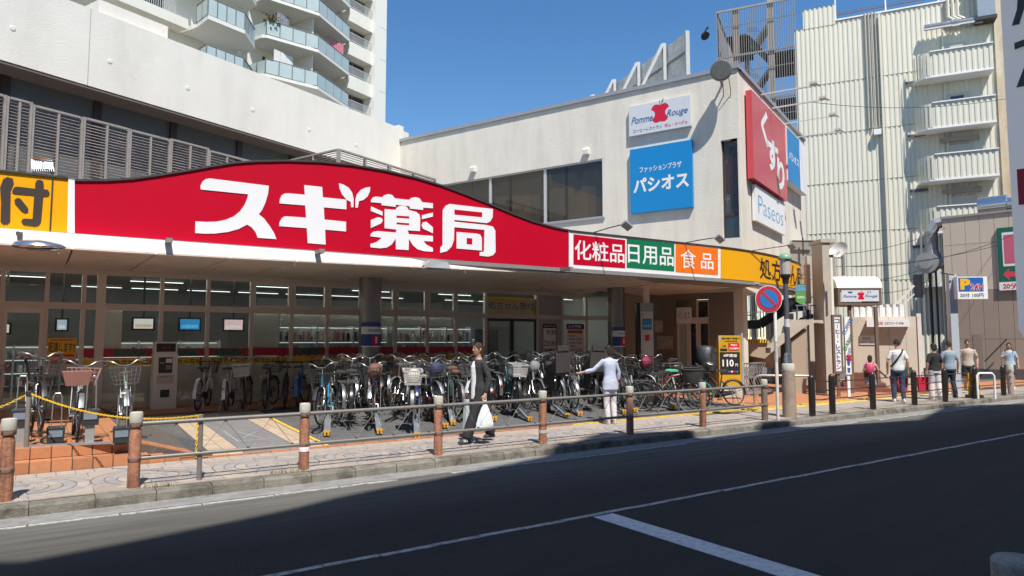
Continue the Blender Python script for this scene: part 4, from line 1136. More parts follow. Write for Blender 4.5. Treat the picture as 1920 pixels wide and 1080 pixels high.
# the drum lamp on the roof edge, standing well clear of the wall
x, z = PW.loc(1352, 131, -.75)
dl_ = thing('drum_floodlight', 'big round grey floodlight sticking out at the roof corner of the stucco building', 'floodlight', PW.world(x, -.75, z), PW.a + R(20))
rr = .34
drum = MB().lathe([(rr * .94, 0), (rr, .02), (rr, .12), (rr * .8, .28), (rr * .35, .42), (.06, .5)], 28)
drum.xf(Matrix.Rotation(R(-86), 4, 'X') @ Matrix.Identity(4))
part('housing', drum, mat('drum_grey', (.20, .195, .18), .5, metal=.3, var=.1), dl_, smooth=40)
lens = MB().lathe([(.0, -.012), (rr * .9, -.008), (rr * .93, -.001)], 28).xf(Matrix.Rotation(R(-86), 4, 'X'))
part('lens', lens, mat('drum_lens', (.10, .10, .095), .35, var=.2), dl_)
part('arm', MB().bar((0, .5, -.1), (.1, 1.0, -.35), .06).bar((.06, .3, -.2), (.12, 1.0, -.8), .03), trim_m, dl_)
part('cable', MB().tube([(.25, .35, -.15), (.32, .6, -.5), (.3, .72, -.75)], .012, 5), dark_m, dl_)
# small plant in the recess window
t = tag(bpy.data.objects.new('potted_plant', None), 'small leafy plant in the recess window of the stucco corner', 'plant'); COL.objects.link(t)
t.location = PW.world(x_n0 / 2, .38, zn0 + 1.75)
leafm = mat('leaf', (.06, .13, .04), .6, var=.4, scale=12, rnd=.2)
part('pot', MB().lathe([(.1, -1.0), (.12, -.8), (.13, -.75)], 10), mat('pot', (.3, .14, .08), .8), t)
lb = MB()
for k in range(60):
    c = Vector((random.gauss(0, .1), random.gauss(0, .08), random.gauss(-.05, .12))); a = random.random() * 6.28; s = .07
    u = Vector((math.cos(a), math.sin(a), random.uniform(-.5, .8))) * s; v_ = Vector((-math.sin(a), math.cos(a), random.uniform(-.3, .3))) * s * .35
    lb.add([c, c + u * .5 + v_, c + u, c + u * .5 - v_], [(0, 1, 2, 3)])
part('foliage', lb, leafm, t); part('stem', MB().tube([(0, 0, -.75), (0, 0, .05)], .015, 5), brownm, t)

# billboard on the roof, seen from behind
BBf = Fr((0, 0), 0)
p0 = CAM + ray(1300, 640).normalized() * 1
d27 = 27.0
lat = (1300 - 960) / F_PX * d27
o_ = Vector((d27 * .566 + lat * .824, d27 * .824 - lat * .566, 0))
bbd = thing('roof_billboard', 'weathered roof billboard seen from behind with white raking struts', 'billboard', o_, R(76.0))
z1_, z0_ = HC + 593 * d27 / F_PX, 9.9
for k in range(4):
    a = k * 2.05
    part('panel', MB().box(a + .01, a + 2.04, 0, .08, z0_, z1_ - .02 * k), mat('weathered_panel', (.72, .72, .68), .8, var=.25, scale=2, dirt=(.4, .39, .34), dscale=1.5, damt=.6, rnd=.1), bbd)
    for zz in (z0_ + 1.2, z0_ + 2.4, z0_ + 3.5): part('rail', MB().box(a + .01, a + 2.04, .081, .14, zz, zz + .08), mat('steel_grey', (.25, .26, .26), .5, var=.2), bbd)
for k, a in enumerate((1.4, 3.5, 5.7, 7.9)):
    part('post', MB().box(a - .06, a + .06, .15, .3, z0_ - .6, z1_ + .1), mat('strut_white', (.50, .51, .50), .6, var=.1), bbd)
    part('strut', MB().bar((a, .3, z1_ + .05), (a + .0, 2.9, z0_ - .6), .13, .1), mat('strut_white', (.50, .51, .50), .6), bbd)
part('edge_cap', MB().box(-.08, 0, -.02, .16, z0_, z1_ + .05), mat('strut_white', (.50, .51, .50), .6), bbd)
x = CAM + ray(1322, 67).normalized() * 28.5
t = thing('roof_floodlight', 'small dark floodlight on a bent arm right of the roof billboard', 'floodlight', x, R(76))
part('housing', MB().lathe([(.02, .2), (.09, .12), (.17, 0), (.17, -.03)], 12).xf(Matrix.Rotation(R(40), 4, 'Y')), dark_m, t)
part('arm', MB().tube([(0, 0, .15), (-.3, .1, .2), (-.45, .2, .05)], .03, 6), dark_m, t)

# ---- big cream wall on the left with louvre screens
BW = Fr((13.0, 27.9), 23.15)
def bz(px, py, d=0.0): return BW.loc(px, py, d)
top_r = bz(745, 238)[1]; bot_r = bz(560, 277)[1]
bw = thing('podium_building', 'long cream stucco podium wall rising behind the shop at left', 'building', (13.0, 27.9, 0), BW.a)
XL = -34
zt_l = bz(300, 62)[1]; zb_l = bz(0, 104)[1]
part('parapet_wall', MB().box(XL, 0, 0, .35, bot_r, top_r).box(XL, 0, .36, 1.2, bot_r - .01, bot_r + .3), stucco, bw)
part('soffit', MB().box(XL, -.05, .02, 1.1, bot_r - .08, bot_r - .011), mat('brown_soffit', (.17, .13, .105), .8, var=.1), bw)
part('end_wall', MB().box(-.02, .28, -.01, 6.0, 0, top_r + .12), stucco, bw)
part('end_block', MB().box(.281, 1.1, .4, 4.0, top_r - 1.3, top_r + .1), stucco, bw)
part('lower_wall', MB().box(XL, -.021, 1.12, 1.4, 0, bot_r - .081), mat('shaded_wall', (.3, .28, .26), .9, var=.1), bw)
mpx = [-90, 10, 185, 328, 452, 550, 640]
for i in range(len(mpx) - 1):
    a, c = bz(mpx[i], 150, .9)[0], bz(mpx[i + 1], 250, .9)[0]
    wn = part('window', MB().box(a - .1, a + .12, .86, .98, bot_r - 3.2, bot_r - .082), brownm, bw)
    part('pane', MB().box(a + .12, c - .1, .93, .95, bot_r - 3.2, bot_r - .082), blind, wn)
for px, py in ((24, 53), (206, 115), (352, 165), (474, 206), (580, 243), (668, 272)):
    x, z = bz(px, py)
    part('anchor_cap', MB().lathe([(.075, 0), (.072, .008), (.05, .014)], 12).xf(Matrix.Rotation(R(90), 4, 'X')), stucco, bw, loc=(x, -.001, z))
part('joint', MB().box(bz(168, 60)[0], bz(168, 60)[0] + .02, -.004, 0, bot_r, top_r - .01), mat('joint_grey', (.42, .40, .36), .9), bw)
ua, ub = bz(196, 40)[0], bz(326, 80)[0]
part('upstand', MB().box(ua, ub, .36, 1.2, top_r - .4, top_r + .55), stucco, bw)
# louvre screens
def louvre(fr, o, rz, x0, x1, z0, z1, label, n_slat, pitch=None):
    t = thing('louvre_screen', label, 'screen', o, rz, 'weathered louvre screens behind the shop sign')
    W = x1 - x0
    part('frame', MB().box(x0, x0 + .045, -.05, .05, z0, z1).box(x1 - .045, x1, -.05, .05, z0, z1).box(x0 + .07, x1 - .07, -.05, .05, z1 - .05, z1).box((x0 + x1) / 2 - .022, (x0 + x1) / 2 + .022, -.06, .06, z0, z1 - .071), mat('slat_frame', (.30, .27, .245), .7, var=.15, scale=8), t)
    s = MB(); k = 0; z = z0 + .05
    while z < z1 - .1:
        dz = random.choice((0, 0, 0, 0, .01, -.01))
        s.add([(x0 + .07, -.03, z), (x1 - .07, -.03, z + dz), (x1 - .07, .04, z + .038 + dz), (x0 + .07, .04, z + .038), (x0 + .07, -.02, z - .012), (x1 - .07, -.02, z - .012 + dz), (x1 - .07, .05, z + .026 + dz), (x0 + .07, .05, z + .026)],
              [(0, 1, 2, 3), (7, 6, 5, 4), (0, 4, 5, 1), (2, 6, 7, 3)])
        z += .075
    part('slats', s, grey_wood, t, kind='stuff')
    return t
DLV = -2.6
pxs = [-60, 5, 55, 152, 240, 318, 390, 457, 520, 575]
zt = bz(300, 256, DLV)[1]
names = ('leftmost louvre screen cut by the frame edge', 'louvre screen above the yellow sign end', 'louvre screen above the white sign post', 'third wide louvre screen from the left', 'louvre screen over the left slope of the red arch', 'louvre screen below the second window mullion', 'narrowing louvre screen left of the red arch top', 'short louvre screen touching the red arch', 'last louvre screen before the corner')
for i in range(len(pxs) - 1):
    a = bz(pxs[i], 300, DLV)[0]; c = bz(pxs[i + 1], 300, DLV)[0]
    louvre(BW, BW.world(0, DLV, 0), BW.a, a + .005, c - .005, zt - 3.0, zt + random.uniform(-.03, .03), names[i], 26)
cx_, cz_ = bz(635, 279, -4.0)
cw = BW.world(cx_, -4.0)
louvre(None, cw, R(23.15), 0, 2.4, cz_ - 1.6, cz_, 'near corner louvre screen peeking over the red arch at right', 16)
louvre(None, cw, R(23.15), 2.42, 5.0, cz_ - 1.6, cz_, 'far corner louvre screen running right behind the red arch', 16)
louvre(None, cw, R(111.3 - 180), -2.4, 0, cz_ - 1.6, cz_, 'return louvre screen facing the street left of its corner post', 16)

# ---- apartment tower
TW = Fr((23.6, 54.1), 24.0)
tw = thing('apartment_tower', 'cream apartment tower with stacked glass balconies rising at the upper left', 'building', (23.6, 54.1, 0), TW.a)
tow = mat('tower_paint', (.74, .72, .64), .85, var=.05, scale=.5, dirt=(.55, .52, .45), dscale=.6, damt=.3, dstretch=(1, 1, .3))
tow_w = mat('tower_white', (.72, .71, .66), .8, var=.04)
bal_g = mat('balcony_glass', (.44, .53, .52), .12, var=.08, scale=1.5, spec=.7)
rail_m = mat('rail_grey', (.24, .24, .24), .5, metal=.3, var=.1)
L0z, FH = 20.6, 2.82
tx = lambda px, d=0.0: TW.loc(px, 300, d)[0]
x694, x652, x593, x494 = tx(694), tx(652, -.25), tx(593, -1.55), tx(494, -.35)
part('end_fin', MB().box(x694, 0, -.35, 12, 0, 48), tow_w, tw)
for k in range(8):
    z = L0z + k * FH - .45
    part('fin_joint', MB().box(x694 + .6, .004, -.355, -.345, z, z + .04), mat('joint_grey', (.42, .40, .36), .9), tw)
part('core_wall', MB().box(x494 - 8, x694, 1.6, 2.0, 0, 48), tow, tw)
for f in range(-1, 6):
    z = L0z + f * FH
    part('spandrel', MB().box(x652 + .1, x694, -.05, 1.59, z - 1.15, z - .02), tow, tw)
    part('floor_slab', MB().slab([(x494 - .2, 1.59), (x494 - .2, .0), (x494, -.35), (x593, -1.55), (x652, -.25), (x652, 1.59)], z - .22, z), tow_w, tw)
    # right window with railing
    wn = part('window', MB().box(x652 + .3, x694 - .05, .9, 1.0, z + .3, z + 1.55), win_g, tw)
    part('window_frame', MB().box(x652 + .3, x652 + .36, .85, .9, z + .3, z + 1.55).box((x652 + x694) / 2, (x652 + x694) / 2 + .06, .85, .9, z + .3, z + 1.55).box(x694 - .1, x694 - .05, .85, .9, z + .3, z + 1.55), rail_m, wn)
    rl = part('railing', MB().bar((x652 + .1, .0, z + .75), (x694 - .05, .0, z + .75), .05).bar((x652 + .1, .0, z + .1), (x694 - .05, .0, z + .1), .05), mat('rail_pale', (.5, .51, .5), .5, var=.05), tw)
    bb_ = MB()
    for q in range(26):
        xx = x652 + .15 + (x694 - x652 - .2) * q / 25; bb_.box(xx - .012, xx + .012, -.01, .01, z + .12, z + .73)
    part('rail_bars', bb_, mat('rail_pale', (.5, .51, .5), .5), rl, kind='stuff')
    if f >= 0:
        fl_ = [(x494, -.35), (x593, -1.55), (x652, -.25)]
        for (a, c, n) in ((fl_[0], fl_[1], 4), (fl_[1], fl_[2], 4)):
            for q in range(n):
                p = (a[0] + (c[0] - a[0]) * (q + .03) / n, a[1] + (c[1] - a[1]) * (q + .03) / n); r_ = (a[0] + (c[0] - a[0]) * (q + .97) / n, a[1] + (c[1] - a[1]) * (q + .97) / n)
                part('balcony_pane', MB().bar((p[0], p[1] + .06, z + .55), (r_[0], r_[1] + .06, z + .55), .03, .95), bal_g, tw)
                part('balcony_post', MB().bar((p[0] - .04, p[1] + .06, z), (p[0] - .04, p[1] + .06, z + 1.15), .06), rail_m, tw)
            part('balcony_rail', MB().bar((a[0], a[1] + .06, z + 1.1), (c[0], c[1] + .06, z + 1.1), .07, .05), rail_m, tw)
        part('balcony_side', MB().box(x494 - .02, x494 + .02, -.3, 1.5, z + .08, z + 1.0), bal_g, tw)
        part('partition', MB().box(x593 - .05, x593 + .05, -.9, 1.58, z, z + FH - .23), tow_w, tw)
        part('sliding_window', MB().box(x494 + 1.2, x593 - .8, 1.55, 1.6, z + .05, z + 2.1), win_g, tw)
        part('sliding_window', MB().box(x593 + .8, x652 - .9, 1.55, 1.6, z + .05, z + 2.1), win_g, tw)
# projecting left wing
TL = Fr((11.0, 44.6), 24.0)
lx = lambda px, d=0.0: TL.loc(px, 100, d)[0]
lw = thing('tower_wing', 'projecting wing of the apartment tower with a single bay balcony at the top left', 'building', (11.0, 44.6, 0), TL.a)
xw0, xw1, xw2, xw3 = lx(368, .3), lx(388, -1.2), lx(458, -1.35), lx(478) - 1.6
part('wing_wall', MB().box(-30, xw3 + 2.2, 1.9, 2.3, 0, 40), tow, lw)
part('wing_side', MB().box(xw3 + 2.0, xw3 + 2.4, 2.301, 14, 0, 40), tow_w, lw)
for f in range(-1, 4):
    z = L0z + f * FH
    fl_ = [(xw0, .3), (xw1, -1.2), (xw2, -1.35), (xw3 + 1.6, -.0)]
    part('floor_slab', MB().slab([(xw0, 1.89)] + fl_ + [(xw3 + 1.9, 1.89)], z - .24, z), tow_w, lw)
    part('wall_block', MB().box(-30, xw0 - .2, .9, 1.89, z - .3, z + .3), tow, lw)
    for q in range(4):
        xa = xw0 - 1.2 - q * 4.4
        wn = part('window', MB().box(xa - 2.6, xa, 1.86, 1.9, z + .5, z + 1.6), win_g, lw)
        part('window_frame', MB().box(xa - 1.33, xa - 1.27, 1.8, 1.86, z + .5, z + 1.6).box(xa - 2.6, xa, 1.8, 1.86, z + 1.601, z + 1.65), mat('rail_pale', (.5, .51, .5), .5), wn)
        rl = MB().bar((xa - 2.8, .95, z + 1.0), (xa + .2, .95, z + 1.0), .05)
        for w_ in range(24): rl.bar((xa - 2.8 + w_ * .13, .95, z + .351), (xa - 2.8 + w_ * .13, .95, z + .93), .03)
        part('railing', rl, mat('rail_pale', (.5, .51, .5), .5), lw)
    for (a, c, n) in ((fl_[0], fl_[1], 2), (fl_[1], fl_[2], 4), (fl_[2], fl_[3], 3)):
        for q in range(n):
            p = (a[0] + (c[0] - a[0]) * (q + .03) / n, a[1] + (c[1] - a[1]) * (q + .03) / n); r_ = (a[0] + (c[0] - a[0]) * (q + .97) / n, a[1] + (c[1] - a[1]) * (q + .97) / n)
            part('balcony_pane', MB().bar((p[0], p[1] + .08, z + .55), (r_[0], r_[1] + .08, z + .55), .03, .95), bal_g, lw)
            part('balcony_post', MB().bar((p[0], p[1] + .08, z), (p[0], p[1] + .08, z + 1.15), .06), rail_m, lw)
        part('balcony_rail', MB().bar((a[0], a[1] + .08, z + 1.1), (c[0], c[1] + .08, z + 1.1), .07, .05), rail_m, lw)
    part('downpipe', MB().bar((xw3 + 1.2, 1.0, z), (xw3 + 1.2, 1.0, z + FH - .25), .2), tow_w, lw)
# air conditioners and laundry
def ac(px, f, label, side=.9):
    x = tx(px, side)
    t = thing('air_conditioner', label, 'air conditioner', TW.world(x, side, L0z + f * FH + 1.3), TW.a, 'air conditioners hung on the tower balconies')
    part('casing', MB().box(-.42, .42, -.16, .16, 0, .6), mat('ac_white', (.5, .49, .46), .5, var=.08), t)
    part('fan_grille', MB().lathe([(.22, 0), (.24, .015), (.2, .02)], 16).xf(Matrix.Translation((-.1, -.161, .3)) @ Matrix.Rotation(R(90), 4, 'X')), dark_m, t)
ac(565, 1, 'air conditioner hung high on the middle tower balcony'); ac(563, 0, 'left air conditioner on the lowest tower balcony'); ac(590, 0, 'right air conditioner behind the partition of the lowest balcony')
def laundry(px0, px1, f, m, label, d=-.4, n=6):
    a, c = tx(px0, d), tx(px1, d)
    t = thing('laundry', label, 'laundry', TW.world(a, d, L0z + f * FH + 1.25), TW.a)
    part('pole', MB().bar((-.3, 0, .75), (c - a + .3, 0, .75), .03), rail_m, t)
    w_ = (c - a) / n
    for k in range(n): part('cloth', MB().box(k * w_ + .02, (k + 1) * w_ - .02, -.02, .02, -.35 + .1 * math.sin(k * 2.1), .73), m, t)
laundry(612, 640, 1, mat('pink_cloth', (.6, .2, .24), .9, var=.3, scale=9), 'pink striped laundry drying on the middle tower balcony')
laundry(508, 545, 0, mat('white_cloth', (.7, .7, .7), .9, var=.1), 'white sheets drying on the lowest tower balcony', n=3)
laundry(512, 535, 1, mat('mixed_cloth', (.25, .25, .28), .9, var=.6, scale=5), 'dark and white clothes drying on the upper left tower balcony', n=7)
t = thing('balcony_plant', 'yellow green plant in a pot at the corner of a tower balcony', 'plant', TW.world(x494 + .5, -.2, L0z + FH + .7), TW.a)
part('pot', MB().lathe([(.2, -.7), (.24, -.3)], 10), mat('pot', (.3, .14, .08), .8), t)
lb = MB()
for k in range(120):
    c = Vector((random.gauss(0, .3), random.gauss(0, .2), random.gauss(.45, .25))); a = random.random() * 6.28; s = .22
    u = Vector((math.cos(a), math.sin(a), random.uniform(-.5, .8))) * s; v_ = Vector((-math.sin(a), math.cos(a), 0)) * s * .35
    lb.add([c, c + u * .5 + v_, c + u, c + u * .5 - v_], [(0, 1, 2, 3)])
part('foliage', lb, mat('leaf_yellow', (.16, .17, .05), .6, var=.4), t); part('stem', MB().tube([(0, 0, -.3), (0, 0, .5)], .03, 5), brownm, t)

# ---- tall ribbed department store across the side street
CB = Fr((43.9, 24.5), -59.6)
rib_m = mat('ribbed_cladding', (.69, .665, .555), .6, var=.04, scale=.4, dirt=(.55, .52, .44), dscale=.5, damt=.35, dstretch=(3, 3, .25))
rib_d = mat('cladding_seam', (.2, .19, .15), .8)
ds = thing('department_store', 'tall windowless store clad in cream ribbed panels with curved balconies', 'building', (43.9, 24.5, 0), CB.a)
cx = lambda px, d=0.0: CB.loc(px, 300, d)[0]
def cz(px, py, d=0.0): return CB.loc(px, py, d)[1]
X0, X1 = cx(1497), cx(1876)
ZTOP = cz(1600, 34)
def ribs(b, x0, x1, z0, z1, pitch=.28, dep=.04, y=0.0):
    n = max(1, round((x1 - x0) / pitch)); p = (x1 - x0) / n
    pts = []
    for k in range(n):
        a = x0 + k * p
        pts += [(a, y), (a + p * .28, y), (a + p * .40, y - dep), (a + p * .82, y - dep), (a + p * .94, y)]
    pts.append((x1, y))
    m = len(pts)
    b.add([(q[0], q[1], z0) for q in pts] + [(q[0], q[1], z1) for q in pts] , [(i, i + 1, m + i + 1, m + i) for i in range(m - 1)])
    b.add([(x0, y, z1), (x1, y, z1), (x1, y - dep, z1), (x0, y - dep, z1)], [(0, 3, 2, 1)])
zs = [0.05, cz(1508, 530), cz(1508, 440), cz(1508, 348), cz(1508, 256), cz(1501, 164), ZTOP]
bays = [X0, cx(1577), cx(1660), cx(1735), X1]
for r_ in range(len(zs) - 1):
    for k in range(len(bays) - 1):
        b = MB(); z1 = zs[r_ + 1] - .03
        if r_ == len(zs) - 2 and k == 0: z1 = cz(1500, 57)
        ribs(b, bays[k], bays[k + 1], zs[r_], z1)
        part('cladding_panel', b, rib_m, ds)
b = MB(); ribs(b, cx(1514), bays[1], cz(1500, 57), cz(1540, 14), y=-.02); part('cladding_panel', b, rib_m, ds)
part('backing_wall', MB().box(X0 + .01, X1 - .01, .02, 14, 0, ZTOP - .1), rib_d, ds)
part('side_wall', MB().box(X1, X1 + 1.3, -.2, 14, 0, ZTOP + .4), mat('rusty_cream', (.62, .55, .42), .8, var=.1, dirt=(.45, .26, .1), dscale=.8, damt=.6, dstretch=(2, 2, .3)), ds)
part('roof_edge', MB().box(bays[1], X1, -.1, .3, ZTOP, ZTOP + .1), white_m, ds)
rl = part('roof_rail', MB().bar((bays[1], .3, ZTOP + .55), (X1, .3, ZTOP + .55), .06).bar((bays[1], .35, ZTOP + .72), (X1, .35, ZTOP + .72), .02), mat('red_pipe', (.16, .09, .08), .6), ds)
for k in range(6): part('rail_post', MB().box(bays[1] + k * 3 - .04, bays[1] + k * 3 + .04, .26, .34, ZTOP + .101, ZTOP + 2.2), white_m, ds)
# conduits
b = MB()
for k in range(4): b.tube([(cx(1632) + k * .2, -.16, cz(1632, 25)), (cx(1632) + k * .2, -.16, cz(1640, 240))], .06, 6)
part('conduits', b, mat('conduit', (.42, .41, .36), .6, var=.1), ds)
part('conduit_box', MB().box(cx(1640), cx(1654), -.45, -.08, cz(1646, 255), cz(1646, 245)), white_m, ds)
part('downpipe', MB().box(cx(1657), cx(1661), -.35, -.08, 0, cz(1657, 28)), rib_m, ds)
part('downpipe', MB().box(cx(1776), cx(1779), -.2, -.08, cz(1776, 640), cz(1776, 60)), rib_m, ds)
# balconies with rounded corners
PD = 1.35
bl, br_ = cx(1737, -PD), cx(1873, -PD)
for k in range(5):
    zb = cz(1760, 140, -PD) - k * (cz(1760, 140, -PD) - cz(1760, 237, -PD)); hgt = 1.5
    t = part('balcony', MB().slab([(bl - .4, 0)] + [(bl + .5 - .9 * math.cos(R(a)), -PD + .9 - .9 * math.sin(R(a))) for a in (0, 22, 45, 68, 90)] + [(br_, -PD), (br_, 0)], zb - .12, zb), white_m, ds)
    b = MB()
    ribs(b, bl + .5, br_, zb, zb + hgt, y=-PD + .05)
    for a in range(6):
        a0, a1 = R(a * 15), R(a * 15 + 10)
        b.add([(bl + .5 - .9 * math.cos(q), -PD + .9 - .9 * math.sin(q), z_) for z_ in (zb, zb + hgt) for q in (a0, a1)], [(0, 1, 3, 2)])
        a0, a1 = R(a * 15 + 10), R(a * 15 + 15)
        b.add([(bl + .5 - .84 * math.cos(q), -PD + .9 - .84 * math.sin(q), z_) for z_ in (zb, zb + hgt) for q in (a0, a1)], [(0, 1, 3, 2)])
    ribs(b, bl + .5, br_ - .1, zb, zb + hgt, y=-PD + .14)
    part('balcony_wall', b, rib_m, t)
    part('balcony_cap', MB().box(bl + .45, br_ + .03, -PD - .06, -PD + .2, zb + hgt + .001, zb + hgt + .07), white_m, t)
    part('balcony_end', MB().box(br_ - .06, br_, -PD + .2, 0, zb, zb + hgt), rib_m, t)
    dx = cx(1800); d_ = part('door', MB().box(dx - .6, dx + .6, -.14, -.08, zb, zb + 2.3), mat('door_grey', (.5, .49, .44), .5, var=.05), ds)
    if k == 1: part('pane', MB().box(dx - .35, dx + .35, -.16, -.141, zb + 1.5, zb + 2.15), win_g, d_)
    if k in (2, 3): part('door_hood', MB().box(dx - 1.0, dx + 1.0, -.4, -.08, zb + 2.5, zb + 2.75), mat('hood_grey', (.3, .28, .24), .7), ds)
for py in (152, 252, 355, 460):
    part('vent_slot', MB().box(cx(1704), cx(1737), -.12, -.075, cz(1718, py + 5), cz(1718, py)), mat('slot_dark', (.10, .10, .11), .7), ds)
for px in (1742, 1785):
    part('exhaust_pipe', MB().lathe([(.2, 0), (.2, 1.5), (.26, 1.5), (.26, 1.9)], 12).xf(Matrix.Translation((cx(px), -.5, cz(px, 57 if px < 1760 else 50))) @ Matrix.Rotation(R(90), 4, 'Y')), chrome, ds)
part('roof_unit', MB().box(cx(1842), cx(1876), -.9, -.1, cz(1850, 40), ZTOP + 1.4), mat('unit_glass', (.3, .36, .42), .2, var=.1), ds)
part('unit_ledge', MB().box(cx(1838), cx(1878), -1.0, -.05, cz(1850, 46), cz(1850, 40) - .005), dark_m, ds)
for k in range(3): part('wall_pipe', MB().tube([(cx(1790 + k * 9), -.25, ZTOP + .2), (cx(1790 + k * 9), -.25, cz(1800, 32)), (cx(1800 + k * 9), -.25, cz(1800, 38)), (cx(1804 + k * 9), -.25, cz(1800, 40))], .1, 6), rib_m, ds)

# ---- steel stair tower with bar screen
sx0, sx1 = cx(1350), cx(1499)
stw = thing('stair_tower', 'open steel stair tower screened with thin vertical bars beside the ribbed store', 'stair tower', (43.9, 24.5, 0), CB.a)
bar_m = mat('screen_bar', (.27, .25, .235), .5, metal=.2, var=.1)
col_m = mat('tan_steel', (.36, .31, .27), .6, var=.08)
ztw = cz(1350, 22); dpt = 5.5
b = MB()
n = int((sx1 - sx0) / .15)
for k in range(n + 1):
    xx = sx0 + k * (sx1 - sx0) / n
    b.box(xx - .018, xx + .018, -.02, .02, 1, ztw)
part('bar_screen', b, bar_m, stw, kind='stuff')
b = MB()
for k in range(28): b.box(sx0 - .02, sx0 + .02, .19 * k + .1, .19 * k + .14, 1, ztw)
part('side_bar_screen', b, bar_m, stw, kind='stuff')
for pz in [ztw - 3.45 * k for k in range(7)]:
    part('ring_beam', MB().bar((sx0, .08, pz), (sx1, .08, pz), .1, .14), mat('beam_grey', (.3, .3, .29), .5, var=.1), stw)
    part('ring_beam', MB().bar((sx0 + .05, .1, pz), (sx0 + .05, dpt, pz), .1, .14), mat('beam_grey', (.3, .3, .29), .5), stw)
    part('thin_rail', MB().bar((sx0, .07, pz - 1.2), (sx1, .07, pz - 1.2), .05), mat('beam_grey', (.3, .3, .29), .5), stw)
for px, d in ((1385, .35), (1452, .35)):
    part('column', MB().box(cx(px) - .2, cx(px) + .2, d - .2, d + .2, 0, ztw + (.0 if px < 1400 else 1.2)), col_m, stw)
part('column', MB().box(sx0 + .1, sx0 + .5, dpt - .2, dpt + .2, 0, ztw), col_m, stw)
part('column', MB().box(cx(1385), cx(1385) + .4, dpt - .2, dpt + .2, 0, ztw), col_m, stw)
st_d = mat('stair_dark', (.07, .062, .058), .7, var=.15)
for k in range(5):
    z = ztw - 3.45 * (k + 1)
    part('landing', MB().box(sx1 - 2.0, sx1 - .1, .6, dpt, z - .12, z), st_d, stw)
    part('landing', MB().box(sx0 + .6, sx0 + 2.0, .6, dpt, z + 1.6, z + 1.72), st_d, stw)
    part('flight', MB().bar((sx1 - 2.0, 1.6, z), (sx0 + 2.0, 1.6, z + 1.7), 1.3, .2), st_d, stw)
    part('flight', MB().bar((sx0 + 2.0, 4.0, z + 1.7), (sx1 - 2.0, 4.0, z + 3.4), 1.3, .2), st_d, stw)
    b = MB()
    for j in range(6): b.bar((sx0 + 2.0, .75, z + 2.0 + j * .18), (sx1 - 2.0, .75, z + .3 + j * .18), .03)
    part('stair_rail', b, bar_m, stw)

# ---- beige panel building at the far right
BE = Fr((34.7, 15.0), -80.0)
be = thing('panel_building', 'beige and brown panel clad car park building at the right edge', 'building', (34.7, 15.0, 0), BE.a)
bx = lambda px, d=0.0: BE.loc(px, 500, d)[0]
zt = BE.loc(1785, 409)[1]; z1_ = BE.loc(1785, 460)[1]; z2_ = BE.loc(1785, 546)[1]; zbot = .1
light_p = mat('beige_panel', (.56, .48, .40), .8, var=.04, scale=1, rnd=.03); dark_p = mat('brown_panel', (.31, .255, .21), .8, var=.05, scale=1, rnd=.04)
xs_ = [bx(1770), bx(1785), bx(1813), bx(1840), bx(1868), bx(1896)]
xs_ += [xs_[-1] + .62 * k for k in range(1, 10)]
for i in range(len(xs_) - 1):
    a, c = xs_[i] + .006, xs_[i + 1] - .006
    for z0, z1, m in ((z1_ + .008, zt - .01, light_p), (z2_ + .008, z1_ - .008, light_p), (1.9, z2_ - .008, dark_p), (.55, 1.885, dark_p)):
        part('wall_panel', MB().box(a, c, 0, .08, z0, z1), m, be)
part('backing', MB().box(xs_[0] + .01, xs_[-1], .081, 12, 0, zt - .02), mat('panel_joint', (.12, .10, .085), .9), be)
part('plinth', MB().box(xs_[0] + .01, xs_[-1], -.01, .08, 0, .54), mat('plinth_dark', (.08, .08, .09), .8, var=.2), be)
part('roof_trim', MB().box(xs_[0] - .05, xs_[-1], -.06, .4, zt - .005, zt + .1), mat('beam_grey', (.3, .3, .29), .5), be)
part('door', MB().box(xs_[2] + .1, xs_[3] - .1, -.02, -.001, .56, 2.1), mat('brown_door', (.24, .2, .17), .6), be)
part('handrail', MB().tube([(xs_[3], -.3, .9), (xs_[4] + .3, -.3, 1.9)], .03, 6), dark_m, be)
b = MB().lathe([(.45, 0), (.45, 1.1), (.3, 1.1), (.3, 1.5)], 14).xf(Matrix.Translation((bx(1830), 1.2, zt + .55)) @ Matrix.Rotation(R(90), 4, 'Y'))
tag(part('roof_duct', b, chrome, None, smooth=40, loc=BE.world(0, 0), rz=BE.a), 'fat silver duct lying on the roof of the beige panel building', 'duct')
dc = thing('wall_duct', 'bent silver ventilation duct on the left side of the beige building', 'duct', BE.world(xs_[0] - .5, .4, zt), BE.a)
galv = mat('galvanised', (.42, .43, .44), .4, metal=.6, var=.15)
part('duct_run', MB().tube([(.7, .3, .0), (.1, .2, -.1), (-.1, .1, -.5), (-.1, .1, -1.4), (.1, .1, -1.9), (.45, .1, -2.1)], .28, 8), galv, dc)
part('fan_drum', MB().lathe([(.5, 0), (.5, .5), (.3, .5), (.3, .6)], 16).xf(Matrix.Translation((-.2, 0, -2.0)) @ Matrix.Rotation(R(90), 4, 'X')), galv, dc)
part('control_box', MB().box(-.9, -.55, -.1, .3, -3.6, -2.5), mat('box_grey', (.16, .16, .17), .6), dc)
for k in range(5):
    x = -1.0 + k * .28
    tag(part('wall_pipe', MB().tube([(x, .1 + .1 * (k % 2), 0), (x, .1 + .1 * (k % 2), (7.4, 6.6, 5.2, 6.9, 4.2)[k])], .05 + .02 * (k % 2), 7), dark_m if k % 3 else galv, None, loc=BE.world(xs_[0], .3), rz=BE.a), ('leftmost dark pipe up the alley beside the beige building' if k == 0 else 'silver pipe among the dark pipes in the alley' if k == 3 else ('', 'second pipe from the left, dark, in the alley', 'middle dark pipe in the alley', '', 'rightmost dark pipe against the beige building')[k]), 'pipe', 'pipes in the alley')
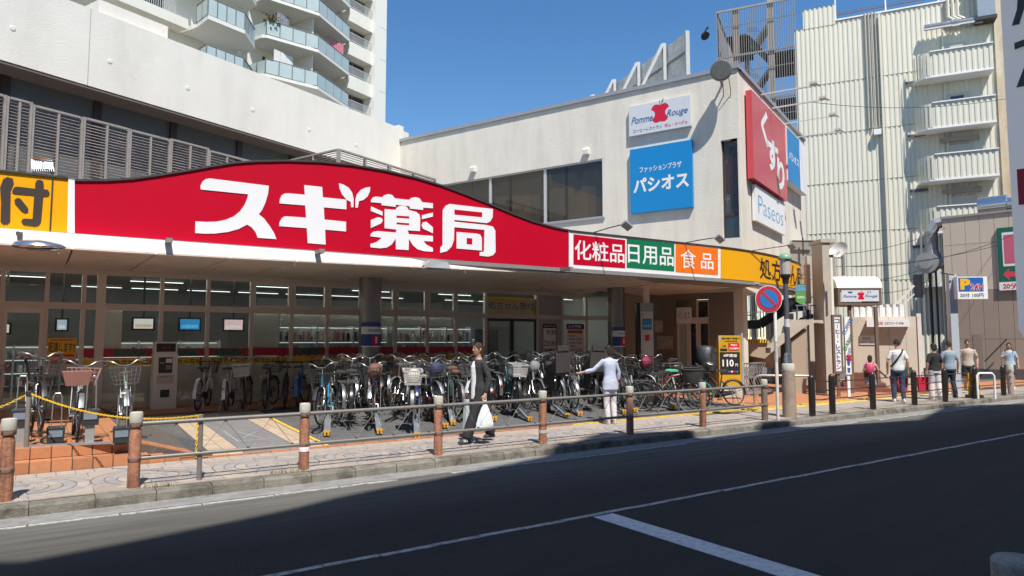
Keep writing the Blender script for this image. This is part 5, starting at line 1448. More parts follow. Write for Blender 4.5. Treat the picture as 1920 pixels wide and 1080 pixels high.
t, W, H = pw_board('green_parking_sign', 1868, 1925, 428, 545, mat('sign_green', (.005, .12, .075), .4, var=0), 'green sign with a pink field and red arrow on the beige building', 'sign', -.12, .1, fr=BE)
part('field', MB().box(-W * .32, W * .5, -.006, -.001, -H * .12, H * .42), white_p, t)
part('field', MB().box(-W * .27, W * .5, -.010, -.0065, -H * .08, H * .38), mat('field_pink', (.55, .12, .2), .4, var=0), t)
part('letter_stroke', MB().box(W * .1, W * .25, -.014, -.0105, H * .0, H * .28), white_p, t)
part('arrow', MB().flat([(-W * .35, -H * .25), (-W * .12, -H * .15), (-W * .12, -H * .21), (W * .5, -H * .21), (W * .5, -H * .29), (-W * .12, -H * .29), (-W * .12, -H * .35)], -.005), mat('arrow_red', (.62, .06, .1), .4, var=0), t)
part('lower_field', MB().box(-W * .5, W * .5, -.006, -.001, -H * .5, -H * .37), white_p, t)
text('20分', t, red_p, -W * .12, -H * .435, wd=W * .5, ht=H * .095, y=-.010, bold=.03)

# ---- cash machine wall, steps, restaurant porch
AW = Fr(G(1660, 731)[:2], -58.0)
ax = lambda px: AW.loc(px, 660)[0]
aw = thing('cash_machine_hut', 'low beige wall with a cash machine sign behind the walkers', 'hut', AW.world(0, 0, 0), AW.a)
hut = mat('hut_panel', (.60, .53, .44), .7, var=.04, scale=1)
zt = AW.loc(1660, 594)[1]
hx = [ax(1600), ax(1640), ax(1668), ax(1700), ax(1722)]
for i in range(4): part('wall_panel', MB().box(hx[i] + .004, hx[i + 1] - .004, 0, .1, .1, zt), hut, aw)
part('backing', MB().box(hx[0] + .01, hx[-1] - .01, .101, 3.5, .1, zt - .02), hut, aw)
part('corner_post', MB().box(hx[-1], hx[-1] + .12, -.04, .2, .1, zt + .1), alu_l, aw)
b = MB(); ribs(b, hx[0], hx[-2], zt + .002, zt + .45, pitch=.22, dep=.05, y=.3); part('fin_parapet', b, white_m, aw)
part('handrail', MB().bar((hx[2], .4, zt + .1), (hx[4], .4, zt + 1.1), .08).bar((hx[2], .4, zt - .1), (hx[4], .4, zt + .8), .05), alu_l, aw)
t, W, H = pw_board('cash_machine_sign', 1625, 1705, 600, 613, white_p, 'long white cash machine sign with small dark lettering on the beige hut', 'sign', -.3, .29, fr=AW)
text('EPOS', t, red_film, -W * .22, 0, wd=W * .2, ht=H * .42, y=-.004, bold=.02); text('エポスカード ATM', t, ink, W * .14, 0, wd=W * .44, ht=H * .4, y=-.004, bold=.01)
t, W, H = pw_board('cash_machine_plate', 1611, 1640, 629, 646, white_p, 'small white plate with lettering on the shaded part of the beige hut', 'sign', -.03, .02, fr=AW)
text('EPOS', t, ink, 0, H * .15, wd=W * .5, ht=H * .3, y=-.004); text('エポスカードATM', t, ink, 0, -H * .22, wd=W * .8, ht=H * .2, y=-.004)
sp = thing('brick_steps', 'red brown brick steps beside the restaurant porch', 'steps', AW.world(hx[0], -.3, .12), AW.a)
brk = mat('brick_red', (.20, .075, .05), .8, var=.25, scale=12, rnd=.15)
for k in range(4):
    part('step', MB().box(-.5 + .1 * k, 1.0 - .12 * k, -1.2 + .3 * k, .28, .15 * k, .15 * (k + 1) - .008), brk, sp)
RS_ = Fr(G(1600, 738)[:2], -38.0)
rx = lambda px: RS_.loc(px, 600)[0]
def rz_(px, py): return RS_.loc(px, py)[1]
po = thing('restaurant_porch', 'arched white restaurant porch sign on thin brown posts', 'porch', RS_.world(0, 0, 0), RS_.a)
px0_, px1_ = rx(1573), rx(1655); zb, zt = rz_(1600, 572), rz_(1600, 543)
br2 = mat('porch_brown', (.16, .11, .085), .6, var=.1)
part('box_frame', MB().box(px0_, px1_, 0, 1.3, zb, zb + .1).box(px0_, px1_, 0, 1.3, zt, zt + .06).box(px0_, px0_ + .08, 0, 1.3, zb + .101, zt - .001).box(px1_ - .08, px1_, 0, 1.3, zb + .101, zt - .001), br2, po)
arch = [(0.0, zt + .061)] + [(.65 - .65 * math.cos(R(a)), zt + .061 + .42 * math.sin(R(a))) for a in range(0, 181, 15)]
b = MB().prism(arch[1:], 0, 1)
bb_ = MB()
n_ = len(arch) - 1
pa = arch[1:]
bb_.add([(px0_ - .03, y_, z_) for y_, z_ in pa] + [(px1_ + .03, y_, z_) for y_, z_ in pa], [(i, i + 1, n_ + i + 1, n_ + i) for i in range(n_ - 1)] + [tuple(range(n_ - 1, -1, -1)), tuple(range(n_, 2 * n_))])
part('arched_roof', bb_, white_m, po, smooth=40)
part('end_arch', MB().add([(px1_ + .035, y_ * .86 + .09, zt + .061 + (z_ - zt - .061) * .8) for y_, z_ in pa] + [], [tuple(range(len(pa)))]), mat('arch_pink', (.66, .6, .6), .5, var=.1), po)
for px in (1597, 1668):
    xp = rx(px)
    part('post', MB().box(xp - .05, xp + .05, .1 if px < 1610 else .9, .2 if px < 1610 else 1.0, 0, zb - .003), br2, po)
t = thing('porch_sign', 'white sign with apple and blue script on the front of the restaurant porch', 'sign', RS_.world((px0_ + px1_) / 2, -.03, (zb + zt) / 2 + .05), RS_.a)
W, H = px1_ - px0_ - .2, zt - zb - .14
part('board', MB().box(-W / 2, W / 2, 0, .028, -H / 2, H / 2), mat('sign_pale', (.62, .64, .68), .3), t)
pomme(t, W, H * 1.05, 0, False)
part('cup_mark', MB().flat([(-W * .33, H * .38), (-W * .2, H * .38), (-W * .22, H * .22), (-W * .31, H * .22)], -.004), bl_ink, t)
part('cutlery_mark', MB().flat([(W * .2, H * .42), (W * .22, H * .42), (W * .22, H * .18), (W * .2, H * .18)], -.004).flat([(W * .26, H * .42), (W * .28, H * .42), (W * .28, H * .18), (W * .26, H * .18)], -.004), bl_ink, t)
def tall_sign(name, pxl, pxr, yt, ybm, frame_m, label, d=.3, inset=.18, fr=None, white=True):
    fr = fr or Fr(G(1590, 746)[:2], -40)
    x0, z1 = fr.loc(pxl, yt, d); x1, z0 = fr.loc(pxr, ybm, d)
    t = thing(name, label, 'sign', fr.world((x0 + x1) / 2, d, 0), fr.a)
    W = x1 - x0
    part('board', MB().box(-W / 2, W / 2, 0, .12, z0, z1), frame_m, t)
    part('post', MB().box(-.04, .04, .03, .09, .12, z0 - .002), frame_m, t)
    return t, W, z0, z1
t, W, z0, z1 = tall_sign('coffee_sign', 1560, 1582, 590, 701, br2, 'brown framed tall sign with blue vertical katakana beside the porch')
part('panel', MB().box(-W * .28, W * .28, -.008, -.001, z0 + .08, z1 - .08), white_p, t)
vtext('コーヒー・レストラン', t, navy_p, 0, z0 + .12, z1 - .12, .17, y=-.012, bold=.03)
t, W, z0, z1 = tall_sign('menu_sign', 1583, 1597, 594, 702, white_p, 'narrow white sign with slanted green words, red apple and blue cup')
text('COFFEE &', t, grn_p, 0, z1 - .33, wd=W * .62, ht=.5, y=-.004) if False else None
for k, (wd_, c_) in enumerate((('COFFEE', bl_ink), ('RESTAURANT', grn_p))):
    b = MB(); text(wd_, None, None, 0, 0, wd=.55, ht=.12, mb=b, y=-.004, bold=.02)
    b.xf(Matrix.Translation((0, 0, z1 - .3 - .5 * k)) @ Matrix.Rotation(R(-62), 4, 'Y'))
    part('lettering', b, c_, t)
apple(t, W * .1, z1 - 1.25, .2, red_p, -.004)
b = MB(); text('Rouge', None, None, 0, 0, wd=.4, ht=.13, mb=b, y=-.004, shear=.3); b.xf(Matrix.Translation((0, 0, z0 + .62)) @ Matrix.Rotation(R(-75), 4, 'Y')); part('lettering', b, bl_ink, t)
part('cup_mark', MB().flat([(-W * .3, z0 + .2), (W * .3, z0 + .2), (W * .2, z0 + .05), (-W * .2, z0 + .05)], -.004), bl_ink, t)
part('swirl_mark', MB().flat([(W * .3 * math.cos(R(a)), z0 + .38 + .13 * math.sin(R(a))) for a in range(0, 360, 30)], -.004), bl_ink, t)

# ---- outdoor concrete staircase at the corner
SR = Fr(G(1553, 739)[:2], -34.5)
sx_ = lambda px, d=0.0: SR.loc(px, 600, d)[0]
def sz_(py, d=0.0, px=1500): return SR.loc(px, py, d)[1]
cs = thing('concrete_staircase', 'outdoor concrete staircase with a pier and dark recess beside the porch', 'staircase', SR.world(0, 0, 0), SR.a)
conc = mat('pale_concrete', (.46, .41, .345), .85, var=.08, scale=1.5, bump=.3, bscale=30, dirt=(.32, .28, .22), dscale=1, damt=.5)
peach = mat('peach_wall', (.56, .44, .34), .85, var=.05)
part('pier', MB().box(sx_(1546), sx_(1561), 0, .8, .1, sz_(455)), conc, cs)
part('pier_cap', MB().box(sx_(1543), sx_(1572), -.05, .9, sz_(455) + .003, sz_(455) + .12), conc, cs)
part('porch_wall', MB().box(sx_(1561) + .004, sx_(1573), .3, .9, sz_(592), sz_(460)), stucco, cs)
part('upper_wall', MB().box(sx_(1515, .9), sx_(1545), .9, 1.1, sz_(566), sz_(490)), peach, cs)
part('back_wall', MB().box(sx_(1517, 3.0), sx_(1560, 3.0), 3.0, 3.2, .1, sz_(480, 3.0)), conc, cs)
beam = [(1482, 600), (1546, 600), (1546, 607), (1530, 605), (1515, 609), (1445, 662), (1445, 652), (1478, 624)]
part('landing_beam', MB().prism([SR.loc(*p, .05) for p in beam], .05, .5), conc, cs)
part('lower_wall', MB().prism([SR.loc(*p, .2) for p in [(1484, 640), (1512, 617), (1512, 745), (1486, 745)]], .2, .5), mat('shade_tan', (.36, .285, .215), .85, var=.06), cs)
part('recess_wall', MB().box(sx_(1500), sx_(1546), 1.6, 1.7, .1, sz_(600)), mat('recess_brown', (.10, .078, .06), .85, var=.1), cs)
for k in range(5):
    part('step', MB().box(sx_(1500) + .17 * k, sx_(1545) - .01, .75 + .28 * k, 2.9, sz_(596) + .16 * k, sz_(596) + .16 * (k + 1) - .004), mat('step_dark', (.045, .04, .038), .8), cs)
b = MB()
for k in range(4): b.box(sx_(1508) + .22 * k, sx_(1508) + .22 * k + .03, .55, .58, sz_(598), sz_(572))
b.bar((sx_(1506), .565, sz_(571)), (sx_(1545), .565, sz_(571)), .04)
part('railing', b, mat('rail_blue', (.12, .16, .24), .5), cs)
for k in range(6):
    a = sx_(1482) - .28 * (5 - k) if False else 0
hz_ = [(1484, 566), (1506, 552), (1506, 605), (1484, 612)]
part('stair_panel', MB().prism([SR.loc(*p, .6) for p in [(1452, 604), (1482, 586), (1512, 582), (1512, 592), (1500, 596), (1484, 616), (1452, 640)]], .6, .66), mat('panel_white', (.56, .54, .49), .8, var=.05), cs)
# rounded stair soffit with hazard strip over the carts
CR = [(1386, 640), (1452, 640), (1452, 662), (1450, 690), (1432, 672), (1410, 668), (1395, 662)]
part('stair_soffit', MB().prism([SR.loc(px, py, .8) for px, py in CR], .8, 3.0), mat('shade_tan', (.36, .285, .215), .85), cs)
a, z1 = SR.loc(1388, 636, .75); c, z0 = SR.loc(1440, 643, .75)
hs = part('hazard_board', MB().box(a, c, .72, .78, z0, z1), yel_p, cs)
b = MB(); n = 11
for k in range(n):
    w_ = (c - a) / n; b.flat([(a + k * w_, z0), (a + (k + .5) * w_, z0), (a + (k + .9) * w_, z1), (a + (k + .4) * w_, z1)], .717)
part('stripe', b, ink, hs)
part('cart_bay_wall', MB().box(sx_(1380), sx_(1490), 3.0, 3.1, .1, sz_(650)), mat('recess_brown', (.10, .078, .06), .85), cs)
for px, py, q in ((1360, 1412, 0),):
    fb = thing('white_bar_fence', 'white vertical bar fence behind the parking rate sign', 'fence', SR.world(0, 0, 0), SR.a)
    for k in range(15):
        xx = sx_(1358, 2.2) + k * .115
        part('bar', MB().box(xx, xx + .03, 2.2, 2.23, sz_(632, 2.2, 1385), sz_(555, 2.2, 1385)), white_m, fb)
    part('rail', MB().box(sx_(1356, 2.2), sx_(1414, 2.2), 2.19, 2.24, sz_(592, 2.2, 1385), sz_(590, 2.2, 1385)), white_m, fb)
stl = thing('steel_stair_beam', 'black steel stair stringer rising behind the no parking sign', 'stair', SR.world(0, 0, 0), SR.a)
navy_st = mat('navy_steel', (.012, .016, .03), .5, var=.1)
P = [SR.loc(*p, 1.2) for p in ((1370, 610), (1425, 608), (1450, 592), (1482, 562))]
for i in range(3): part('stringer', MB().bar((P[i][0], 1.2, P[i][1]), (P[i + 1][0], 1.2, P[i + 1][1]), .1, .3), navy_st, stl)
P = [SR.loc(*p, 1.3) for p in ((1372, 570), (1384, 576), (1400, 625))]
for i in range(2): part('brace', MB().bar((P[i][0], 1.3, P[i][1]), (P[i + 1][0], 1.3, P[i + 1][1]), .06), navy_st, stl)
# low roof structures between the stucco building and the ribbed store
p = CAM + ray(1520, 480).normalized() * 30
t = thing('roof_block', 'grey concrete roof block with an antenna between the two right buildings', 'roof block', (p.x, p.y, 0), R(-50))
part('block', MB().box(-1.6, .9, 0, 2, 0, HC + (638 - 447) * 27 / F_PX), mat('grey_render', (.34, .31, .28), .9, var=.1, scale=1.5, dirt=(.2, .18, .16), dscale=1, damt=.5), t)
part('antenna', MB().bar((-.3, -.2, 5.2), (-.3, -.2, 5.9), .05).bar((-.7, -.2, 5.8), (.1, -.2, 5.75), .06), dark_m, t)
p = CAM + ray(1575, 472).normalized() * 24
t = thing('satellite_dish', 'white satellite dish above the concrete staircase', 'satellite dish', p, R(-20))
prof = [(.02, .02)] + [(r_, .12 * (r_ / .29) ** 2) for r_ in (.08, .16, .24, .29)]
b = MB(); 
for r_, z_ in prof:
    for j in range(18): b.v.append((r_ * math.cos(j * 6.28318 / 18), r_ * math.sin(j * 6.28318 / 18), z_))
for i in range(len(prof) - 1):
    for j in range(18): b.f.append([i * 18 + j, i * 18 + (j + 1) % 18, (i + 1) * 18 + (j + 1) % 18, (i + 1) * 18 + j]); b.m.append(0)
b.xf(Matrix.Rotation(R(-60), 4, 'Y') @ Matrix.Rotation(R(20), 4, 'X'))
part('dish', b, mat('dish_white', (.6, .58, .54), .5, var=.06), t, smooth=60)
part('mount', MB().bar((.1, 0, -.05), (.1, 0, -.75), .07).bar((0, 0, 0), (-.4, -.1, -.15), .025).bar((.05, 0, -.2), (-.35, -.1, -.2), .03), galv, t)
part('feed_horn', MB().box(-.45, -.36, -.14, -.06, -.2, -.12), dark_m, t)
# ================================================================== STREET FURNITURE
rust = mat('rusty_brown_paint', (.36, .16, .095), .78, var=.4, scale=18, bump=.5, bscale=40, dirt=(.085, .035, .022), dscale=3.2, damt=.95, dstretch=(3.5, 3.5, .45), rnd=.18, world=True)
cap_c = mat('cap_concrete', (.52, .50, .43), .9, var=.15, scale=16, bump=.5, bscale=90, dirt=(.35, .33, .27), dscale=8, damt=.5)
rail_d = mat('guard_rail_pipe', (.25, .235, .215), .42, metal=.35, var=.12, scale=6)
collar_m = mat('collar_band', (.24, .13, .10), .6, var=.25, scale=12)
wire_m = mat('wire_cable', (.22, .21, .19), .5, metal=.4, var=.1)
B_H = .87
def bollard(x, label, cap=True, m=None, tilt=0):
    t = thing('rusty_bollard', label, 'bollard', (x, 9.29, .12), random.random() * 6, 'rusty bollards of the guard rail')
    m = m or rust
    part('post', MB().lathe([(.066, 0), (.068, .02), (.066, .30), (.066, .62), (.060, .66), (.052, .685), (.052, .72)], 18), m, t, smooth=35)
    for z_ in (.30, .70): part('collar', MB().lathe([(.069, z_), (.072, z_ + .005), (.072, z_ + .055), (.069, z_ + .06)], 18), collar_m, t, smooth=35)
    b = MB()
    for z_ in (.33, .73):
        for a in range(4): b.ball((.072 * math.cos(a * 1.57), .072 * math.sin(a * 1.57), z_), .012, 6, 4)
    part('bolts', b, dark_m, t, kind='stuff')
    if cap: part('cap', MB().lathe([(.05, .72), (.066, .725), (.072, .74), (.072, .86), (.066, .875), (.03, .88)], 18), cap_c, t, smooth=35)
    else: part('cap_plate', MB().lathe([(.06, .761), (.078, .765), (.078, .785), (.07, .79)], 18), collar_m, t)
    t.rotation_euler = (R(tilt), 0, t.rotation_euler.z)
    return t
bollard(-.22, 'rusty bollard with cream cap cut by the left frame edge')
bollard(.99, 'rusty bollard with cream cap at the yellow chain end of the guard rail', tilt=.6)
bollard(3.0, 'rusty bollard with cream cap and white tape before the yellow bay line')
bollard(5.03, 'rusty bollard that has lost its cream cap, before the first bicycles')
bollard(7.0, 'rusty bollard with cream cap right of the walker with the plastic bag')
bollard(9.0, 'brown bollard with cream cap in the shade beside the woman in pale blue', m=mat('brown_paint_dull', (.27, .16, .115), .8, var=.3, scale=14, bump=.3, bscale=50))
bollard(11.0, 'rusty bollard with cream cap before the covered child seat bicycle')
bollard(13.0, 'grey brown end bollard with cream cap beside the no parking sign pole', m=mat('grey_brown_paint', (.19, .15, .11), .8, var=.3, scale=14, dirt=(.09, .06, .04), dscale=5, damt=.6))
spans = [(.99, 3.0), (3.0, 5.03), (5.03, 7.0), (7.0, 9.0), (9.0, 11.0), (11.0, 13.0)]
sl = ('guard rail span with the short middle post, nearest the chain', 'guard rail span crossing the yellow bay line', 'guard rail span before the walker with the plastic bag', 'guard rail span before the woman in pale blue', 'guard rail span right of the shaded bollard', 'last guard rail span before the lamp post')
for (a, c), lab in zip(spans, sl):
    t = thing('guard_rail', lab, 'guard rail', (a, 9.29, .12), 0, 'guard rail spans between the rusty bollards')
    L = c - a
    part('upper_rail', MB().tube([(.05, 0, .735), (L - .05, 0, .735)], .027, 10), rail_d, t, smooth=60)
    part('lower_rail', MB().tube([(.06, 0, .33), (L - .06, 0, .33)], .023, 10), rail_d, t, smooth=60)
    n = 6; pts = [(.16 + (L - .32) * k / n, 0, .712 if k % 2 else .35) for k in range(n + 1)]
    for k in range(n): part('wire', MB().tube([pts[k], pts[k + 1]], .0035, 5), wire_m, t)
    for p in pts: part('clip', MB().box(p[0] - .014, p[0] + .014, -.014, .014, p[2] - .012, p[2] + .012), dark_m, t)
    if a < 1: part('middle_post', MB().tube([(.72, .03, 0), (.72, .03, .80)], .03, 10), rail_d, t, smooth=60)
t = thing('white_tape', 'torn strip of white tape around a rusty bollard', 'tape', (3.0, 9.29, .42)); part('strip', MB().lathe([(.0735, -.06), (.0745, -.02), (.0735, .0)], 12), white_p, t)
t = thing('white_tape', 'white tape ring around the bollard right of the plastic bag', 'tape', (7.0, 9.29, .33)); part('strip', MB().lathe([(.0735, -.03), (.0745, 0), (.0735, .02)], 12), mat('tape_grey', (.5, .49, .46), .7, var=.2, scale=20), t)
# yellow plastic chain on posts
p1 = G(49, 841, .40); p0 = G(-60, 850, .40)
cpost = thing('chain_post', 'grey post carrying the yellow chain at the edge of the terrace', 'post', (p1.x, p1.y, .405))
part('post', MB().lathe([(.03, 0), (.03, .72), (.026, .74)], 12), rail_d, cpost, smooth=40); part('cap', MB().lathe([(.036, .69), (.04, .7), (.04, .75), (.03, .76)], 12), dark_m, cpost)
chain_m = mat('yellow_plastic', (.80, .50, .02), .4, var=.05)
ch = thing('plastic_chain', 'yellow plastic chain sagging before the parked bicycles at left', 'chain', (0, 0, 0))
A = Vector((p1.x, p1.y, .405 + .73)); Bq = Vector((1.71, 9.32, .12 + .79)); A0 = Vector((p0.x - .4, p0.y, .9))
lk = MB(); pts = [(.022 * math.cos(a), .010 * math.sin(a), 0) for a in [k * 6.28318 / 8 for k in range(8)]]
lkb = MB().tube([(x * 1.15, y * 1.2, 0) for x, y, z in pts], .0042, 5, closed=True)
lm = lkb.mesh('link', chain_m)
def chain(P, Q, sag, n):
    prev = None
    for k in range(n):
        t_ = (k + .5) / n; p = P.lerp(Q, t_) - Vector((0, 0, sag * 4 * t_ * (1 - t_)))
        d = (P.lerp(Q, t_ + .01) - Vector((0, 0, sag * 4 * (t_ + .01) * (1 - t_ - .01)))) - p
        o = link('link', lm, ch, p); o.rotation_euler = (d.to_track_quat('X', 'Z') @ Matrix.Rotation(R(90 * (k % 2)), 3, 'X').to_quaternion()).to_euler()
chain(A0, A, .12, 30); chain(A, Bq, .16, 86)
chain(Bq + Vector((-.04, -.03, 0)), Bq + Vector((-.05, -.03, -.5)), 0, 14)

# dark bollards with three cables
dk = mat('dark_brown_post', (.025, .02, .018), .3, var=.15, scale=6, coat=.3)
dX = [14.63, 15.45, 17.25, 19.35, 21.1, 23.0, 25.0]
dl_lab = ('first dark bollard right of the lamp post', 'second dark bollard, before the concrete staircase', 'dark bollard beside the child with the pink backpack', 'dark bollard right of the man in the white shirt', 'dark bollard before the woman in black', 'dark bollard before the man in shorts', 'last dark bollard beside the pinkish concrete post')
for x, lab in zip(dX, dl_lab):
    t = thing('dark_bollard', lab, 'bollard', (x, 9.2, .12), 0, 'dark bollards strung with cables')
    part('post', MB().lathe([(.072, 0), (.072, .82), (.068, .87), (.05, .91), (.02, .93)], 18), dk, t, smooth=40)
for i in range(len(dX) - 1):
    t = thing('cable_rail', 'three dark cables between ' + ('the first two dark bollards', 'dark bollards before the brown porch sign', 'dark bollards before the man in the white shirt', 'dark bollards before the red bags', 'dark bollards before the man in beige', 'the last two dark bollards')[i], 'cable rail', (dX[i], 9.2, .12), 0, 'cable spans between the dark bollards')
    L = dX[i + 1] - dX[i]
    for z_ in (.36, .56, .77):
        part('cable', MB().tube([(.07, 0, z_), (L / 2, 0, z_ - .015), (L - .07, 0, z_)], .014, 6), dk, t)
t = thing('cable_rail', 'three dark cables leaving the picture at the right edge', 'cable rail', (25.0, 9.2, .12), 0, 'cable spans between the dark bollards')
for z_ in (.36, .56, .77): part('cable', MB().tube([(.07, 0, z_), (3.0, 0, z_)], .014, 6), dk, t)
t = thing('concrete_post', 'pinkish concrete post with pale top beside the last dark bollard', 'post', (25.7, 9.25, .12))
part('shaft', MB().lathe([(.09, 0), (.09, .7), (.085, .72)], 14), mat('pinkish_concrete', (.36, .28, .24), .85, var=.15), t, smooth=40); part('cap', MB().lathe([(.1, .721), (.1, .92), (.09, .95)], 14), cap_c, t, smooth=40)

# lamp post
lp = thing('street_lamp', 'street lamp with green domed lantern on a stout concrete base', 'street lamp', (14.0, 9.36, .12))
part('base', MB().lathe([(.152, 0), (.15, .4), (.138, 1.02)], 22), mat('base_brown', (.34, .265, .205), .8, var=.15, scale=6, dirt=(.22, .12, .07), dscale=4, damt=.6, bump=.2, bscale=60), lp, smooth=40)
part('base_collar', MB().lathe([(.139, 1.021), (.142, 1.03), (.135, 1.18), (.118, 1.2)], 22), cap_c, lp, smooth=40)
part('steel_sleeve', MB().lathe([(.10, 1.201), (.075, 1.42), (.07, 1.44)], 18), chrome, lp, smooth=40)
pole_m = mat('lamp_pole_paint', (.095, .10, .115), .45, var=.12, scale=5)
part('pole', MB().lathe([(.062, 1.441), (.058, 2.2), (.055, 3.0)], 16), pole_m, lp, smooth=40)
part('sticker', MB().lathe([(.0605, 2.02), (.0605, 2.20)], 16), mat('sticker_white', (.6, .6, .6), .6, var=.15, scale=20), lp)
part('neck', MB().lathe([(.056, 3.001), (.07, 3.05), (.075, 3.12), (.115, 3.17), (.115, 3.22)], 18), dark_m, lp, smooth=40)
part('lantern_glass', MB().lathe([(.108, 3.221), (.118, 3.56)], 18), mat('lantern_glass', (.50, .46, .45), .12, var=.05, coat=.5), lp, smooth=40)
part('lantern_cap', MB().lathe([(.15, 3.561), (.155, 3.59), (.13, 3.65), (.08, 3.70), (.02, 3.715)], 18), mat('dome_green', (.19, .35, .22), .4, var=.05), lp, smooth=50)
part('hook', MB().bar((.05, -.02, 2.26), (.16, -.05, 2.26), .05, .14), dark_m, lp)
fl = thing('banner_flag', 'small green banner hanging on the right of the street lamp', 'banner', (14.12, 9.2, 2.72), R(-30))
part('cloth', MB().box(0, .24, -.004, .004, 0, .38).add([(0, -.004, 0), (.24, -.004, 0), (.12, -.004, -.07), (0, .004, 0), (.24, .004, 0), (.12, .004, -.07)], [(0, 2, 1), (3, 4, 5)]), mat('banner_green', (.10, .33, .06), .7, var=.15, scale=9), fl)
part('picture', MB().box(.0, .24, -.008, -.005, .22, .375), mat('banner_blue', (.12, .3, .42), .7, var=.5, scale=14), fl)
text('商店街', fl, white_p, .12, .09, wd=.17, ht=.06, y=-.009, bold=.02)
part('bracket', MB().bar((-.1, .03, .36), (.24, .03, .39), .02), dark_m, fl)

# no parking sign
ns = thing('no_parking_sign', 'round blue and red no parking sign on a white pole', 'road sign', (13.25, 9.14, .12), R(-32))
part('pole', MB().lathe([(.034, 0), (.034, 2.50), (.02, 2.52)], 12), mat('pole_white', (.62, .61, .56), .6, var=.1, scale=6, dirt=(.4, .38, .33), dscale=5, damt=.5), ns, smooth=40)
RX = Matrix.Rotation(R(90), 4, 'X')
def disc(r, y, m, name, z=2.615, x=-.15, n=40):
    part(name, MB().lathe([(r, 0), (r, .006)], n).xf(Matrix.Translation((x, y, z)) @ RX), m, ns)
disc(.30, -.04, mat('sign_white_rim', (.7, .7, .7), .4, var=0), 'rim'); disc(.285, -.047, mat('road_red', (.50, .03, .05), .4, var=.03), 'ring'); disc(.2, -.054, mat('road_blue', (.03, .17, .46), .4, var=.03), 'field')
part('bar', MB().bar((-.07 - .165, -.063, 2.14 + .165), (-.07 + .165, -.063, 2.14 - .165), .004, .058, up=(0, 1, 0)) if False else MB().add([(-.07 + a * c_ - .1414 * 0, -.0635, 2.14 + b_) for a, b_, c_ in ((-.225 + .03, .165 + .03, 1),)] if False else [(-.15 - .165, -.0635, 2.615 + .125), (-.15 - .125, -.0635, 2.615 + .165), (-.15 + .165, -.0635, 2.615 - .125), (-.15 + .125, -.0635, 2.615 - .165)], [(0, 3, 2, 1)]), mat('road_red', (.50, .03, .05), .4), ns)
part('pole_wrap', MB().lathe([(.036, 1.25), (.0365, 1.3), (.036, 1.7)], 12), mat('wrap_grey', (.5, .5, .47), .7, var=.4, scale=18), ns)

# parking rate sign
pr = thing('parking_rate_sign', 'black and yellow bicycle parking rate sign reading 110 yen', 'sign', (16.5, 12.9, .2), R(-30))
W = .66
part('board', MB().box(-W / 2, W / 2, 0, .22, .34, 1.78), mat('rate_yellow', (.55, .31, .02), .4, var=.05), pr)
part('plinth', MB().box(-W / 2 - .01, W / 2 + .01, -.01, .23, 0, .335), cap_c, pr)
part('corner_flash', MB().flat([(-W / 2, 1.3), (-W / 2, 1.53), (-W / 2 + .09, 1.78), (-W / 2, 1.78)], -.004), mat('flash_grey', (.4, .36, .3), .5), pr)
part('black_field', MB().box(-W * .46, W * .44, -.008, -.001, .66, 1.30), ink, pr)
part('red_field', MB().box(-W * .06, W * .42, -.010, -.002, 1.35, 1.56), red_p, pr)
text('4時間毎', pr, white_p, 0, 1.20, wd=W * .62, ht=.09, y=-.013, bold=.02)
text('110', pr, white_p, -W * .1, .985, wd=W * .5, ht=.20, y=-.013, bold=.03); text('円', pr, white_p, W * .28, .93, wd=W * .12, ht=.08, y=-.013, bold=.02)
text('最初の', pr, white_p, W * .18, 1.50, wd=W * .3, ht=.065, y=-.014, bold=.02); text('70分無料', pr, white_p, W * .18, 1.405, wd=W * .42, ht=.065, y=-.014, bold=.02)
text('自転車駐輪場 P', pr, ink, W * .05, 1.69, wd=W * .8, ht=.06, y=-.004, bold=.03); text('24時間営業', pr, ink, W * .05, 1.61, wd=W * .6, ht=.045, y=-.004, bold=.02)
text('入庫', pr, ink, -W * .28, 1.47, wd=W * .2, ht=.08, y=-.004); part('small_plate', MB().box(-W * .44, -W * .12, -.006, -.001, 1.33, 1.40), ink, pr)
for k, m in enumerate((blue_p, white_p, red_p, blue_p)): part('card_mark', MB().box(-W * .1 + k * .08, -W * .1 + k * .08 + .06, -.012, -.009, .72, .76), m, pr)
part('tube_post', MB().lathe([(.04, 0), (.04, 1.85)], 10), mat('pole_blue_grey', (.42, .46, .5), .4, metal=.3), pr, loc=(W / 2 + .08, .12, 0))
# hanging directory sign on its pillar
ds_ = thing('directory_sign', 'narrow white directory sign with blue, apple and red fields in the shade', 'sign', (15.3, 15.0, 0), R(-25))
part('board', MB().box(-.2, .2, 0, .15, 1.0, 2.72), mat('dir_white', (.58, .57, .54), .4, var=.03), ds_)
part('head', MB().box(-.21, .21, -.004, .16, 2.722, 2.98), mat('dir_green', (.30, .36, .32), .4, var=.05), ds_)
part('bracket', MB().box(-.08, .1, .02, .14, 2.981, 3.5), alu, ds_)
part('back_post', MB().box(-.32, -.211, .0, .16, .1, 2.98), ink, ds_)
part('field', MB().box(-.15, .15, -.006, -.001, 2.16, 2.5), blue_p, ds_); part('field', MB().box(-.18, .18, -.006, -.001, 1.03, 1.36), red_p, ds_)
text('パシオス', ds_, white_p, 0, 2.28, wd=.25, ht=.1, y=-.009, bold=.02); text('スギ薬局', ds_, white_p, 0, 1.2, wd=.33, ht=.15, y=-.009, bold=.03)
text('ファッションプラザ', ds_, white_p, 0, 2.41, wd=.2, ht=.04, y=-.009); apple(ds_, 0, 1.92, .2, red_p, -.004); text('2F', ds_, ink, -.15, 2.63, wd=.06, ht=.07, y=-.004); text('1F', ds_, ink, -.15, 1.5, wd=.05, ht=.07, y=-.004)
